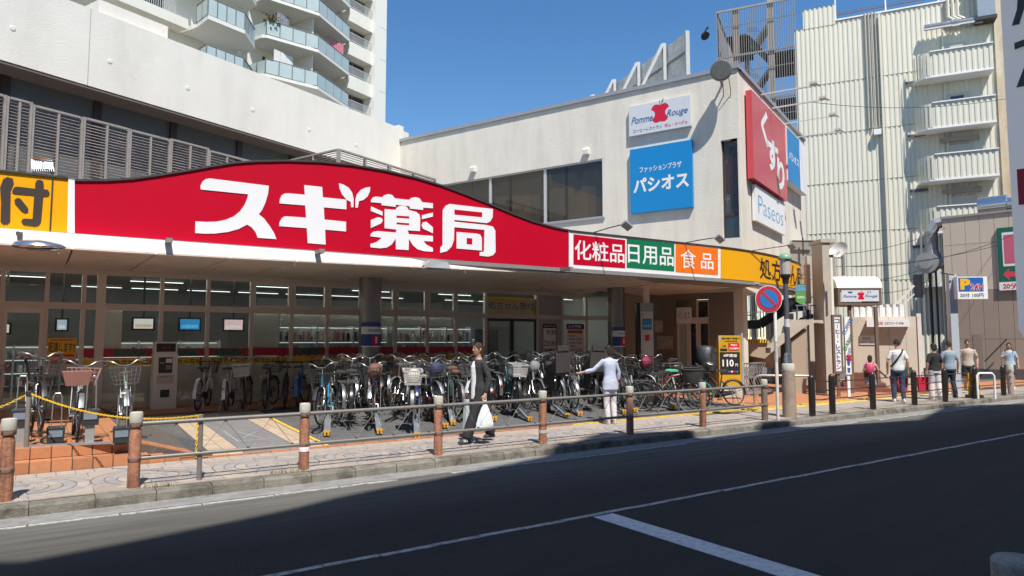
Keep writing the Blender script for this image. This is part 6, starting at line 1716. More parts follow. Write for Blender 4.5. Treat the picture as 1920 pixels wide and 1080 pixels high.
text('Pom', ds_, bl_ink, -.1, 1.9, wd=.1, ht=.05, y=-.005, shear=.3); text('Rou', ds_, bl_ink, .11, 1.9, wd=.1, ht=.05, y=-.005, shear=.3)

# hooped pipe barrier and shopping carts by the staircase
p = G(1415, 760, .12); q = G(1528, 762, .12)
hb = thing('pipe_barrier', 'bent steel pipe barrier behind the street lamp', 'barrier', (p.x, p.y, .12))
d = Vector((q.x - p.x, q.y - p.y, 0))
part('pipe', MB().tube([(0, 0, 0), (0, 0, .68), tuple(d * .04 + Vector((0, 0, .76))), tuple(d * .1 + Vector((0, 0, .79))), tuple(d * .9 + Vector((0, 0, .79))), tuple(d * .97 + Vector((0, 0, .74))), tuple(d + Vector((0, 0, .66))), tuple(d)], .03, 8), mat('pipe_steel', (.42, .40, .38), .35, metal=.6, var=.1), hb, smooth=60)
cart_m = mat('cart_wire', (.42, .42, .43), .35, metal=.6, var=.1)
def cart_mesh():
    b = MB()
    for s in (-1, 1):
        y = .22 * s
        b.tube([(-.4, y, .1), (-.1, y, .3), (.0, y, .55), (-.18, y, 1.0)], .012, 5)
        b.tube([(-.4, y, .1), (.45, y, .12)], .012, 5)
        for k in range(7): b.bar((.0 + k * .08, y, .55), (-.06 + k * .1, y * 1.15, .88), .006)
        b.bar((-.06, y * 1.15, .88), (.56, y * 1.15, .86), .01); b.bar((0, y, .55), (.5, y, .58), .01); b.bar((-.03, y * 1.08, .72), (.53, y * 1.08, .72), .006)
    for k in range(5): b.bar((.5 + .012 * k, -.22, .58 + .07 * k), (.5 + .012 * k, .22, .58 + .07 * k), .006)
    for k in range(6): b.bar((0, -.2 + .08 * k, .55), (.5, -.2 + .08 * k, .58), .006)
    return b
cm = cart_mesh().mesh('basket_frame', cart_m); hm = MB().tube([(-.18, -.24, 1.0), (-.18, .24, 1.0)], .018, 6).mesh('handle', mat('handle_grey', (.2, .2, .2), .6)); wm = MB()
for x_, y_ in ((-.4, .22), (-.4, -.22), (.45, .22), (.45, -.22)): wm.lathe([(.05, -.015), (.05, .015)], 8, c=(0, 0, 0)).xf(Matrix.Translation((x_, y_, .05)) @ RX, len(wm.v) - 16)
wm = wm.mesh('castors', dark_m)
p = G(1396, 744, .12)
for k in range(6):
    t = thing('shopping_cart', ('front shopping cart of the nested row, next to the rate sign', 'second shopping cart of the nested row', 'third shopping cart of the nested row', 'fourth shopping cart of the nested row', 'fifth shopping cart, behind the pipe barrier', 'rearmost shopping cart of the nested row under the stair')[k], 'shopping cart', (p.x + .26 * k, p.y + .1 * k, .12), R(-200), 'nested shopping carts under the staircase')
    link('basket_frame', cm, t); link('handle', hm, t); o = link('castors', wm, t); o['kind'] = 'stuff'

# parking sign 24H, white barriers, yellow sign board
p = G(1797, 742, .12); dpp = (p - CAM).dot(FW)
t24 = thing('parking_sign', 'white boxed parking sign with yellow P and red 24H on a pale pole', 'sign', (p.x, p.y, .12), R(-40))
k_ = dpp / F_PX
zA, zB = HC + (638 - 519) * k_ - .12, HC + (638 - 561) * k_ - .12
Wd = 52 * k_ * 1.02
part('pole', MB().box(-.11, .11, 0, .18, 0, zA + .1), mat('pale_pole', (.45, .48, .52), .4, var=.05), t24)
part('box', MB().box(.0, Wd, -.25, -.02, zB, zA), white_m, t24)
part('blue_field', MB().box(.03, Wd - .12, -.256, -.251, zB + (zA - zB) * .34, zA - .03), mat('parking_blue', (.02, .12, .42), .4, var=0), t24)
text('P', t24, yel_p, Wd * .26, zB + (zA - zB) * .66, wd=Wd * .34, ht=(zA - zB) * .5, y=-.262, bold=.06); text('24H', t24, white_p, Wd * .645, zB + (zA - zB) * .53, wd=Wd * .45, ht=(zA - zB) * .30, y=-.263, bold=.05); text('24H', t24, red_p, Wd * .645, zB + (zA - zB) * .53, wd=Wd * .43, ht=(zA - zB) * .27, y=-.266, bold=.012)
text('20分 100円', t24, ink, Wd * .46, zB + (zA - zB) * .17, wd=Wd * .78, ht=(zA - zB) * .18, y=-.256, bold=.006)
part('stay', MB().bar((0, -.1, zA + .06), (-.5, -.3, zA + .12), .03), dark_m, t24)
for k, (px, lab) in enumerate(((1834, 'white hoop barrier right of the yellow board'),)):
    p = G(px, 748, .12)
    t = thing('hoop_barrier', lab, 'barrier', (p.x, p.y, .12), R(-35))
    part('hoop', MB().tube([(0, 0, 0), (0, 0, .68), (.06, 0, .75), (.44, 0, .75), (.5, 0, .68), (.5, 0, 0)], .03, 8), white_m, t, smooth=60)
p = G(1843, 748, .12)
t = thing('yellow_board', 'small yellow standing board between the white barriers', 'sign board', (p.x + .1, p.y + .25, .12), R(-40))
part('board', MB().box(-.16, .16, 0, .04, .1, .75), mat('board_yellow', (.65, .34, .02), .5, var=.1), t); part('foot', MB().box(-.2, .2, -.1, .14, 0, .099), dark_m, t)

# near sign pillar and near bollard beside the photographer
np_ = G(1889, 1000, 0); 
dn = 3.6; ln = (1908 - 960) / F_PX * dn
o_ = (dn * .566 + ln * .824, dn * .824 - ln * .566, 0)
nsn = thing('street_sign_pillar', 'tall white sign pillar with a red square at the right frame edge', 'sign', o_, R(-73))
part('panel', MB().prism([(0, 1.90), (.03, 1.83), (.09, 1.79), (.42, 1.79), (.42, 4.6), (0, 4.6)], 0, .16), mat('pillar_white_glow', (.84, .82, .83), .35, var=.03, emit=.15), nsn)  # weak emission put in to brighten the panel in the shade
part('leg', MB().box(.18, .28, .03, .13, .12, 1.789), dark_m, nsn)
part('dark_field', MB().prism([(.055, 1.96), (.075, 1.89), (.12, 1.86), (.38, 1.86), (.38, 2.13), (.055, 2.13)], -.006, -.001), ink, nsn)
part('red_square', MB().box(.03, .3, -.006, -.001, 2.55, 2.74), mat('pillar_red', (.55, .03, .06), .4), nsn); text('買', nsn, white_p, .13, 2.645, wd=.14, ht=.14, y=-.009, bold=.04)
part('blue_mark', MB().prism([(.06, 2.36), (.06, 2.45), (.08, 2.48), (.25, 2.48), (.25, 2.45), (.1, 2.45), (.1, 2.36)], -.006, -.001), navy_p, nsn)
text('ボー', nsn, ink, .10, 2.28, wd=.11, ht=.05, y=-.004, bold=.02); text('04', nsn, navy_p, .105, 2.2, wd=.105, ht=.055, y=-.004)
gr_ink = mat('grey_ink', (.10, .095, .09), .5, var=0)
b = MB()
def stroke(P, w_):
    for i in range(len(P) - 1): b.prism([(P[i][0] - w_, P[i][1]), (P[i + 1][0] - w_, P[i + 1][1]), (P[i + 1][0] + w_, P[i + 1][1]), (P[i][0] + w_, P[i][1])], -.006, -.001)
stroke([(.10, 3.75), (.085, 3.6), (.06, 3.52)], .016); stroke([(.14, 3.42), (.11, 3.3), (.065, 3.18)], .017); stroke([(.11, 3.08), (.105, 2.96)], .02); stroke([(.1, 2.9), (.1, 2.82)], .022)
b.prism([(.05, 3.385), (.2, 3.415), (.2, 3.45), (.05, 3.42)], -.011, -.0065)
part('lettering', b, gr_ink, nsn)
dn = 2.75; ln = (1884 - 960) / F_PX * dn
nbp = thing('near_bollard', 'worn concrete bollard top at the lower right corner', 'bollard', (dn * .566 + ln * .824, dn * .824 - ln * .566, .12))
part('shaft', MB().lathe([(.088, 0), (.088, .76)], 20), rust, nbp, smooth=40)
part('cap', MB().lathe([(.086, .761), (.092, .78), (.092, .86), (.080, .875), (.02, .878)], 24), mat('near_cap', (.34, .34, .33), .9, var=.25, scale=25, bump=.7, bscale=120, dirt=(.18, .17, .15), dscale=14, damt=.6), nbp, smooth=30)

# overhead cables on the right
cab = ((1510, 478, 27, 1772, 428, 31), (1505, 500, 27, 1900, 452, 31), (1500, 522, 24, 1745, 500, 33), (1590, 545, 24, 1750, 520, 33), (1600, 500, 25, 1900, 440, 30), (1525, 192, 29, 1905, 182, 30))
for k, (xa, ya, da, xb, yb_, db) in enumerate(cab):
    a = CAM + ray(xa, ya) * (da / F_PX); c = CAM + ray(xb, yb_) * (db / F_PX)
    pts = [tuple(a.lerp(c, i / 8) - Vector((0, 0, .35 * 4 * (i / 8) * (1 - i / 8)))) for i in range(9)]
    tag(part('overhead_cable', MB().tube(pts, .012, 5), ink), ('lowest-left cable from the stucco building to the silver duct', 'long cable passing over the beige panels', 'cable running below the satellite dish', 'short cable behind the porch roof', 'long sagging cable from the staircase pier', 'high cable from the red sign lamp arm across the ribbed store')[k], 'cable', 'overhead cables at the right')
# weeds on the kerb
wm_ = mat('weed', (.10, .15, .04), .7, var=.4, scale=20)
for k, (x, y, n, lab) in enumerate(((2.75, 9.22, 60, 'dry yellowish weeds at the foot of the bollard before the bay line'), (6.8, 9.22, 40, 'dry weeds at the foot of the bollard right of the walker'), (17.6, 8.95, 26, 'green weed tuft growing from the kerb below the dark bollards'), (16.6, 8.95, 18, 'small weed tuft lower on the kerb'), (1.25, 9.2, 40, 'sparse dry weeds beside the chain end bollard'))):
    t = thing('weed_tuft', lab, 'weeds', (x, y, .12 if k != 2 and k != 3 else .1))
    b = MB()
    for q in range(n):
        c = Vector((random.uniform(-.22, .22), random.uniform(-.03, .03), -.02)); a = random.random() * 6.28; h = random.uniform(.03, .09 if k not in (2,) else .22)
        b.add([c, c + Vector((.012, 0, 0)), c + Vector((math.cos(a) * h * .6, math.sin(a) * h * .6, h))], [(0, 1, 2)])
    part('blades', b, wm_ if k in (2, 3) else mat('dry_weed', (.25, .2, .08), .8, var=.4, scale=20), t, kind='stuff')
# ================================================================== BICYCLES AND THEIR STANDS
silver = mat('bike_silver', (.30, .305, .31), .34, metal=.75, var=.25, scale=4)
alloy = mat('bike_alloy', (.17, .17, .175), .45, metal=.5, var=.25, scale=5)
rubber = mat('tyre_rubber', (.025, .025, .025), .8, var=.2)
blk = mat('bike_black', (.02, .02, .021), .4, var=.1)
BM = {}
def bm(key, fn, m, smooth=50):
    if key not in BM:
        b = MB(); fn(b); BM[key] = b.mesh(key.split(':')[0], m, smooth)
    return BM[key]
paint0 = mat('bike_paint', (.1, .1, .1), .3, var=.03, coat=.4)
def arc(cx, cz, r, a0, a1, n, y=0): return [(cx + r * math.cos(R(a0 + (a1 - a0) * k / n)), y, cz + r * math.sin(R(a0 + (a1 - a0) * k / n))) for k in range(n + 1)]
def f_frame_city(b):
    b.tube([(.355, 0, .90), (.405, 0, .68)], .022, 8)
    b.tube([(.385, 0, .76), (.25, 0, .52), (.08, 0, .36), (-.10, 0, .29)], .021, 8)
    b.tube([(.37, 0, .84), (.2, 0, .60), (.02, 0, .48), (-.15, 0, .46)], .014, 7)
    b.tube([(-.10, 0, .29), (-.225, 0, .80)], .018, 8)
    for s in (-1, 1):
        b.tube([(-.10, .03 * s, .29), (-.54, .065 * s, .33)], .010, 6); b.tube([(-.19, .02 * s, .64), (-.54, .065 * s, .33)], .009, 6)
def f_frame_dia(b):
    b.tube([(.355, 0, .90), (.405, 0, .70)], .022, 8)
    b.tube([(.395, 0, .73), (-.08, 0, .29)], .022, 8); b.tube([(.365, 0, .86), (-.20, 0, .76)], .018, 8); b.tube([(-.08, 0, .29), (-.215, 0, .84)], .018, 8)
    for s in (-1, 1):
        b.tube([(-.08, .03 * s, .29), (-.54, .065 * s, .33)], .010, 6); b.tube([(-.20, .02 * s, .74), (-.54, .065 * s, .33)], .009, 6)
def f_fork(b):
    b.tube([(.40, 0, .69), (.41, 0, .665)], .024, 8)
    for s in (-1, 1): b.tube([(.41, 0, .67), (.415, .05 * s, .64), (.47, .055 * s, .45), (.56, .055 * s, .33)], .011, 6)
def f_tyre(b): b.tube([(.318 * math.cos(k * .2618), 0, .318 * math.sin(k * .2618)) for k in range(24)], .019, 7, closed=True)
def f_wheel(b):
    b.tube([(.298 * math.cos(k * .2618), 0, .298 * math.sin(k * .2618)) for k in range(24)], .009, 6, closed=True)
    b.lathe([(.02, -.045), (.03, -.04), (.02, -.03), (.02, .03), (.03, .04), (.02, .045)], 8, m=0)
    n0 = len(b.v) - 48
    for i in range(n0, len(b.v)): x, y, z = b.v[i]; b.v[i] = (x, z, y)
    for k in range(18):
        a = k * 6.28318 / 18; s = 1 if k % 2 else -1
        b.bar((.025 * math.cos(a + .5), .035 * s, .025 * math.sin(a + .5)), (.292 * math.cos(a), 0, .292 * math.sin(a)), .0045)
def f_fender(b, spec):
    for (cx_, a0, a1) in (spec,):
        n = 12; P = arc(cx_, .33, .355, a0, a1, n)
        for i, p in enumerate(P):
            for y in (-.032, 0, .032): b.v.append((p[0], y, p[2] + (0.008 if y == 0 else 0)))
        o = len(b.v) - 3 * len(P)
        for i in range(n):
            for j in (0, 1): b.f.append([o + 3 * i + j, o + 3 * i + j + 1, o + 3 * i + j + 4, o + 3 * i + j + 3]); b.m.append(0)
        for s in (-1, 1): b.bar((cx_, .06 * s, .33), (cx_ + .355 * math.cos(R(a1 - 25)), .03 * s, .33 + .355 * math.sin(R(a1 - 25))), .006); b.bar((cx_, .06 * s, .33), (cx_ + .355 * math.cos(R(a0 + 25)), .03 * s, .33 + .355 * math.sin(R(a0 + 25))), .006)
def f_fender_f(b): f_fender(b, (.56, 20, 175))
def f_fender_r(b): f_fender(b, (-.54, 5, 190))
def f_bar_city(b):
    b.tube([(.355, 0, .90), (.33, 0, 1.0), (.345, 0, 1.02)], .014, 7)
    for s in (-1, 1): b.tube([(.345, 0, 1.02), (.38, .07 * s, 1.03), (.39, .15 * s, 1.085), (.34, .23 * s, 1.11), (.24, .27 * s, 1.09)], .0115, 7)
    for s in (-1, 1): b.tube([(.36, .2 * s, 1.095), (.33, .25 * s, 1.06), (.24, .29 * s, 1.05)], .006, 5)
def f_bar_flat(b):
    b.tube([(.355, 0, .90), (.34, 0, .97), (.39, 0, .985)], .015, 7); b.tube([(.37, -.29, .985), (.39, 0, .985), (.37, .29, .985)], .0115, 7)
    for s in (-1, 1): b.tube([(.39, .16 * s, .975), (.42, .25 * s, .955)], .006, 5)
def f_grip_city(b):
    for s in (-1, 1): b.tube([(.27, .262 * s, 1.098), (.17, .275 * s, 1.075)], .017, 8)
def f_grip_flat(b):
    for s in (-1, 1): b.tube([(.378, .19 * s, .985), (.37, .295 * s, .985)], .017, 8)
def f_saddle(b):
    n = 7; prof = [(-.36, .10, .0), (-.33, .115, .03), (-.25, .105, .035), (-.16, .06, .03), (-.08, .035, .025), (-.04, .028, .015), (-.03, .02, .0)]
    for x, w_, h in prof:
        for y, z in ((-w_, -.03), (-w_ * .95, h * .5), (0, h), (w_ * .95, h * .5), (w_, -.03)): b.v.append((x, y, .90 + z))
    for i in range(n - 1):
        for j in range(4): b.f.append([5 * i + j, 5 * i + j + 1, 5 * i + j + 6, 5 * i + j + 5]); b.m.append(0)
        b.f.append([5 * i + 4, 5 * i, 5 * i + 5, 5 * i + 9]); b.m.append(0)
    b.f.append([0, 1, 2, 3, 4]); b.m.append(0)
def f_post(b):
    b.tube([(-.22, 0, .78), (-.24, 0, .88)], .013, 7)
def wire_box(b, x0, x1, x0b, x1b, wt, wb, z0, z1, nv=7, nh=4, r=.005):
    T = [(x0, -wt, z1), (x1, -wt, z1), (x1, wt, z1), (x0, wt, z1)]; Bm = [(x0b, -wb, z0), (x1b, -wb, z0), (x1b, wb, z0), (x0b, wb, z0)]
    T = [Vector(p) for p in T]; Bm = [Vector(p) for p in Bm]
    for k in range(4):
        a, c, d, e = T[k], T[(k + 1) % 4], Bm[k], Bm[(k + 1) % 4]
        b.bar(a, c, r * 2.2); b.bar(d, e, r * 1.5)
        for i in range(nv): b.bar(a.lerp(c, i / nv), d.lerp(e, i / nv), r)
        for j in range(1, nh): b.bar(a.lerp(d, j / nh), c.lerp(e, j / nh), r)
    for i in range(1, 6): b.bar(Bm[0].lerp(Bm[1], i / 6), Bm[3].lerp(Bm[2], i / 6), r)
def f_basket(b): wire_box(b, .44, .76, .48, .70, .205, .15, .76, 1.0)
def f_basket_stay(b):
    for s in (-1, 1): b.bar((.56, .06 * s, .33), (.62, .12 * s, .76), .008)
    b.bar((.39, 0, .92), (.48, 0, .92), .02)
def solid_basket(b, x0, x1, w_, z0, z1, ins=.03):
    nx = 8
    T = [(x0, -w_), (x1, -w_), (x1, w_), (x0, w_)]; Bq = [(x0 + ins, -w_ + ins), (x1 - ins, -w_ + ins), (x1 - ins, w_ - ins), (x0 + ins, w_ - ins)]
    for k in range(4):
        a, c = Vector((*T[k], z1)), Vector((*T[(k + 1) % 4], z1)); d, e = Vector((*Bq[k], z0)), Vector((*Bq[(k + 1) % 4], z0))
        b.bar(a, c, .03, .03); b.bar(d, e, .02, .02)
        b.bar(a.lerp(d, .3), c.lerp(e, .3), .008, .02)
        for j in (.45, .6, .75, .9): b.bar(a.lerp(d, j), c.lerp(e, j), .006, .016)
        for i in range(nx): b.bar(a.lerp(c, i / nx), d.lerp(e, i / nx), .014, .008)
    b.add([(*Bq[0], z0), (*Bq[1], z0), (*Bq[2], z0), (*Bq[3], z0)], [(0, 1, 2, 3)])
def f_rear_basket(b): solid_basket(b, -.80, -.36, .17, .74, .98)
def f_front_plastic(b): solid_basket(b, .42, .80, .20, .74, 1.0)
def f_deep(b):
    P = [(.40, .16), (.46, .23), (.70, .25), (.84, .2), (.88, 0), (.84, -.2), (.70, -.25), (.46, -.23), (.40, -.16)]
    n = len(P)
    rings_ = [(.70, .72), (.80, .85), (.92, .95), (1.02, 1.0)]
    for z, k in rings_:
        for x, y in P: b.v.append((.62 + (x - .62) * k, y * k, z))
    for r_ in range(3):
        for i in range(n): j = (i + 1) % n; b.f.append([r_ * n + i, r_ * n + j, (r_ + 1) * n + j, (r_ + 1) * n + i]); b.m.append(0)
    b.f.append(list(range(n))[::-1]); b.m.append(0)
    b.tube([(x, y, 1.02) for x, y in P], .018, 6, closed=True)
def f_rack(b):
    for s in (-1, 1): b.tube([(-.26, .05 * s, .72), (-.36, .07 * s, .735), (-.78, .07 * s, .735)], .007, 5); b.bar((-.54, .07 * s, .33), (-.70, .07 * s, .735), .009)
    for k in range(5): b.bar((-.36 - k * .1, -.07, .735), (-.36 - k * .1, .07, .735), .008)
def f_guard(b): b.prism([(-.60, .30), (-.56, .37), (-.10, .38), (.0, .34), (.02, .29), (-.02, .23), (-.12, .21), (-.56, .28)], -.075, -.06)
def f_crank(b):
    b.tube([(-.10, -.09, .29), (-.10, .09, .29)], .012, 6); b.bar((-.10, .09, .29), (.0, .10, .16), .016); b.bar((-.10, -.09, .29), (-.2, -.10, .42), .016)
def f_pedal(b): b.box(-.05, .05, .10, .19, .145, .17)
def f_pedal2(b): b.box(-.25, -.15, -.19, -.10, .41, .435)
def f_stand(b):
    for s in (-1, 1): b.tube([(-.54, .07 * s, .33), (-.57, .10 * s, .15), (-.60, .15 * s, .0)], .009, 5)
    b.bar((-.60, -.15, .006), (-.60, .15, .006), .014)
def f_light(b): b.lathe([(.02, -.05), (.035, 0), (.035, .03)], 10).xf(Matrix.Translation((.50, 0, .60)) @ Matrix.Rotation(R(90), 4, 'Y'))
def f_reflector(b): b.box(-.905, -.885, -.02, .02, .47, .51)
def f_child(b):
    b.box(-.80, -.40, -.17, .17, .74, .80).box(-.84, -.78, -.19, .19, .80, 1.28)
    for s in (-1, 1): b.prism([(-.82, .80), (-.42, .80), (-.40, .92), (-.60, .98), (-.82, 1.12)], .17 * s - .015, .17 * s + .015); b.box(-.56, -.40, .11 * s - .05, .11 * s + .05, .40, .75)
    b.box(-.86, -.80, -.15, .15, 1.281, 1.40)
def f_cover(b):
    prof = [(.78, .20, .16), (.84, .24, .20), (1.0, .27, .23), (1.2, .25, .24), (1.36, .23, .20), (1.44, .19, .15), (1.46, .1, .08)]
    for z, rx_, ry_ in prof:
        for j in range(14):
            a = j * 6.28318 / 14; k = 1 + .07 * math.sin(3 * a + z * 9) + .05 * math.sin(7 * a - z * 14)
            b.v.append((-.62 + (z - 1.1) * .12 + rx_ * k * math.cos(a), ry_ * k * math.sin(a), z))
    for i in range(len(prof) - 1):
        for j in range(14): b.f.append([i * 14 + j, i * 14 + (j + 1) % 14, (i + 1) * 14 + (j + 1) % 14, (i + 1) * 14 + j]); b.m.append(0)
PAINT = {}
def paint(rgb):
    if rgb not in PAINT: PAINT[rgb] = mat('bike_paint_%d' % len(PAINT), rgb, .3, var=.04, coat=.4)
    return PAINT[rgb]
def bicycle(x, y, deg, label, col, front='wire', rear='rack', style='city', raise_=0.0, pitch=0.0, lean=0.0, saddle=None, fender=None, tyre=None, basket_m=None, turn=True, group='bicycles parked before the drugstore'):
    t = thing('bicycle', label, 'bicycle', (x, y, gz(x, y) + .005 + raise_), R(deg), group)
    if x < 1.2 and y > 11: t.location.z = .412 + raise_
    t.rotation_euler = (R(lean), R(-pitch), R(deg))
    pm = paint(col)
    def P(name, key, fn, m, parent=t, loc=(0, 0, 0), over=None):
        o = link(name, bm(key, fn, m), parent, loc)
        if over: o.material_slots[0].link = 'OBJECT'; o.material_slots[0].material = over
        return o
    P('frame', 'frame:' + style, f_frame_city if style == 'city' else f_frame_dia, paint0, over=pm)
    stv = R(random.choice((-1, 1)) * random.uniform(2, 26)) if turn else 0.0
    def steer(o, ry=0.0):
        c = Vector((.40, 0, 0)); v = o.location - c
        o.location = (c.x + v.x * math.cos(stv) - v.y * math.sin(stv), v.x * math.sin(stv) + v.y * math.cos(stv), o.location.z)
        o.rotation_euler = (0, ry, stv)
    for ax_ in (.56, -.54):
        wh = P('wheel', 'wheel', f_wheel, alloy, loc=(ax_, 0, .33)); wh.rotation_euler = (0, random.random() * 6, 0)
        if ax_ > 0: steer(wh, random.random() * 6)
        P('tyre', 'tyre', f_tyre, rubber, parent=wh, over=tyre)
    if style == 'city' or fender: fm_ = fender or random.choice((None, None, blk, blk, pm, pm, alloy)); steer(P('mudguard', 'mudguard:f', f_fender_f, silver, over=fm_)); P('mudguard', 'mudguard:r', f_fender_r, silver, over=fm_)
    steer(P('fork', 'fork', f_fork, paint0, over=pm if style != 'city' else silver))
    hb_ = P('handlebar', 'handlebar:' + style, f_bar_city if style == 'city' else f_bar_flat, silver if style == 'city' else blk)
    steer(hb_)
    P('grip', 'grip:' + style, f_grip_city if style == 'city' else f_grip_flat, mat('grip_dark', (.05, .045, .04), .7), parent=hb_)
    sd_ = P('saddle', 'saddle', f_saddle, mat('saddle_black', (.03, .03, .03), .55, var=.1), over=saddle)
    P('seat_post', 'seat_post', f_post, silver, parent=sd_)
    ck = P('crank', 'crank', f_crank, silver); P('pedal', 'pedal:l', f_pedal, blk, parent=ck); P('pedal', 'pedal:r', f_pedal2, blk, parent=ck)
    if style == 'city': P('chain_guard', 'chain_guard', f_guard, blk, over=pm if random.random() < .5 else None); P('kickstand', 'kickstand', f_stand, silver)
    steer(P('headlight', 'headlight', f_light, blk))
    if random.random() < .6: P('rear_reflector', 'rear_reflector', f_reflector, mat('reflector_red', (.5, .01, .02), .2))
    if front == 'wire': bk = P('front_basket', 'front_basket', f_basket, silver, over=basket_m)
    elif front == 'plastic': bk = P('front_basket', 'front_basket:plastic', f_front_plastic, mat('basket_grey', (.40, .40, .38), .6, var=.05), over=basket_m)
    elif front == 'deep': bk = P('front_basket', 'front_basket:deep', f_deep, mat('basket_dark', (.05, .047, .045), .75, var=.2, scale=30, bump=.4, bscale=120))
    if front: steer(bk)
    if front: P('basket_stay', 'basket_stay', f_basket_stay, silver, parent=bk)
    if rear in ('rack', 'plastic', 'child', 'cover') and style == 'city': P('rear_rack', 'rear_rack', f_rack, silver)
    if rear == 'plastic': P('rear_basket', 'rear_basket', f_rear_basket, mat('basket_grey', (.40, .40, .38), .6))
    if rear in ('child', 'cover'): P('child_seat', 'child_seat', f_child, mat('child_seat_dark', (.045, .04, .038), .6, var=.15))
    if rear == 'cover': P('rain_cover', 'rain_cover', f_cover, mat('rain_cover', (.035, .035, .037), .45, var=.2, scale=9, bump=.5, bscale=9))
    return t
BLACK, NAVY, BLUE, RED, SILV, WHITE, GREEN, BROWN, TEAL, MINT = (.015, .015, .016), (.015, .03, .12), (.02, .24, .42), (.22, .012, .035), (.42, .43, .44), (.6, .6, .58), (.02, .2, .08), (.09, .05, .03), (.03, .2, .2), (.4, .5, .42)
bkm = mat('basket_black', (.03, .03, .03), .5); rose = mat('basket_rose', (.38, .22, .19), .6, var=.1); brs = mat('saddle_brown', (.14, .07, .05), .6, var=.1)
grs = mat('saddle_grey', (.22, .21, .20), .6, var=.1)
# four at the terrace stands
bicycle(.02, 12.15, -84, 'black bicycle with a black wire basket at the left terrace stand', BLACK, turn=False, basket_m=bkm, raise_=.12, pitch=6)
bicycle(.50, 12.05, -90, 'bicycle with a rose lined wire basket at the terrace stand', SILV, turn=False, basket_m=rose, raise_=.02, pitch=2, lean=-3)
bicycle(1.18, 12.05, -95, 'silver bicycle with bare wire basket right on the terrace', MINT, turn=False, raise_=.02, pitch=2, lean=4, saddle=brs)
bicycle(-.75, 12.6, -80, 'dark bicycle cut by the left frame edge', BLACK, basket_m=bkm, raise_=.05, pitch=3)
lin = thing('basket_lining', 'pinkish lining bag inside the wire basket at the left', 'bag', (.47, 11.44, .412), R(-90))
part('bag', MB().add([(-.02, -.13, .80), (.14, -.13, .80), (.14, .13, .80), (-.02, .13, .80), (-.06, -.18, 1.0), (.2, -.18, 1.0), (.2, .18, 1.0), (-.06, .18, 1.0)], [(0, 3, 2, 1), (4, 5, 6, 7), (0, 1, 5, 4), (1, 2, 6, 5), (2, 3, 7, 6), (3, 0, 4, 7)]), mat('bag_rose', (.36, .17, .14), .8, var=.15), lin)
# back row along the glass
def at_px(px, py, z=.33):
    p = G(px, py, z); return p.x, p.y
rowA = [(378, 772, 66, 'white mudguard bicycle first right of the ticket machine', WHITE, 'wire', None, bkm), (428, 772, 70, 'bicycle with bright white rear mudguard before the yellow band', WHITE, None, 'rack', None),
        (458, 770, 72, 'bicycle with an off white plastic rear basket by the glass', BROWN, None, 'plastic', None), (503, 768, 68, 'dark purple bicycle with tall handlebar by the glass', (.05, .02, .06), 'wire', 'rack', bkm),
        (536, 766, 72, 'black small wheeled bicycle beside the blue one by the glass', BLACK, None, None, None), (566, 764, 66, 'bright blue framed bicycle by the glass', (.01, .12, .4), None, None, None),
        (605, 762, 70, 'black bicycle with dark basket left of the steel column', BLACK, 'wire', 'rack', bkm), (640, 760, 64, 'dark grey bicycle in the shade left of the steel column', (.05, .05, .055), None, 'rack', None)]
for i, (px, py, dg, lab, col, fr_, re_, bmm) in enumerate(rowA):
    x, y = at_px(px, py)
    bicycle(x + .15, y + .55, dg, lab, col, fr_, re_, 'city' if i not in (4, 5) else 'sport', basket_m=bmm, fender=paint(WHITE) if i in (0, 1) else paint((.01, .12, .4)) if i == 5 else None, lean=random.uniform(-3, 3))
# front row on the sliding stands: (x, y, heading, ...)
stand_ch = mat('stand_channel', (.24, .27, .30), .45, metal=.4, var=.25); stand_y = mat('stand_yellow', (.62, .30, .015), .5, var=.08)
hoop_m = mat('stand_hoop', (.42, .42, .42), .3, metal=.6)
def f_chan(b):
    b.add([(-.5, -.05, .02), (-.5, .05, .02), (.5, .05, .30), (.5, -.05, .30), (-.5, -.05, .0), (-.5, .05, .0), (.5, .05, .27), (.5, -.05, .27)], [(0, 3, 2, 1), (4, 5, 6, 7), (0, 1, 5, 4), (2, 3, 7, 6), (1, 2, 6, 5), (3, 0, 4, 7)])
    for s in (-1, 1): b.bar((-.5, .05 * s, .04), (.5, .05 * s, .32), .01, .05)
def f_clampy(b): b.box(-.57, -.48, -.045, -.012, .0, .06).box(-.57, -.48, .012, .045, .0, .06).box(-.50, -.46, -.045, .045, .02, .05).box(-.55, -.52, -.06, .06, .06, .085)
def f_hoop(b): b.tube([(.1, -.05, .2), (.12, -.05, .75), (.12, -.03, .82), (.12, .03, .82), (.12, .05, .75), (.1, .05, .2)], .009, 6)
def f_leg(b): b.box(.40, .48, -.03, .03, -.02, .26)
def bike_stand(x, y, deg, label):
    t = thing('bicycle_stand', label, 'bicycle stand', (x, y, gz(x, y) + .003), R(deg), 'sliding bicycle stands on the dark asphalt')
    link('channel', bm('channel', f_chan, stand_ch), t); link('clamp', bm('clamp', f_clampy, stand_y), t); link('hoop', bm('hoop', f_hoop, hoop_m), t); link('leg', bm('leg', f_leg, dark_m), t)
    return t
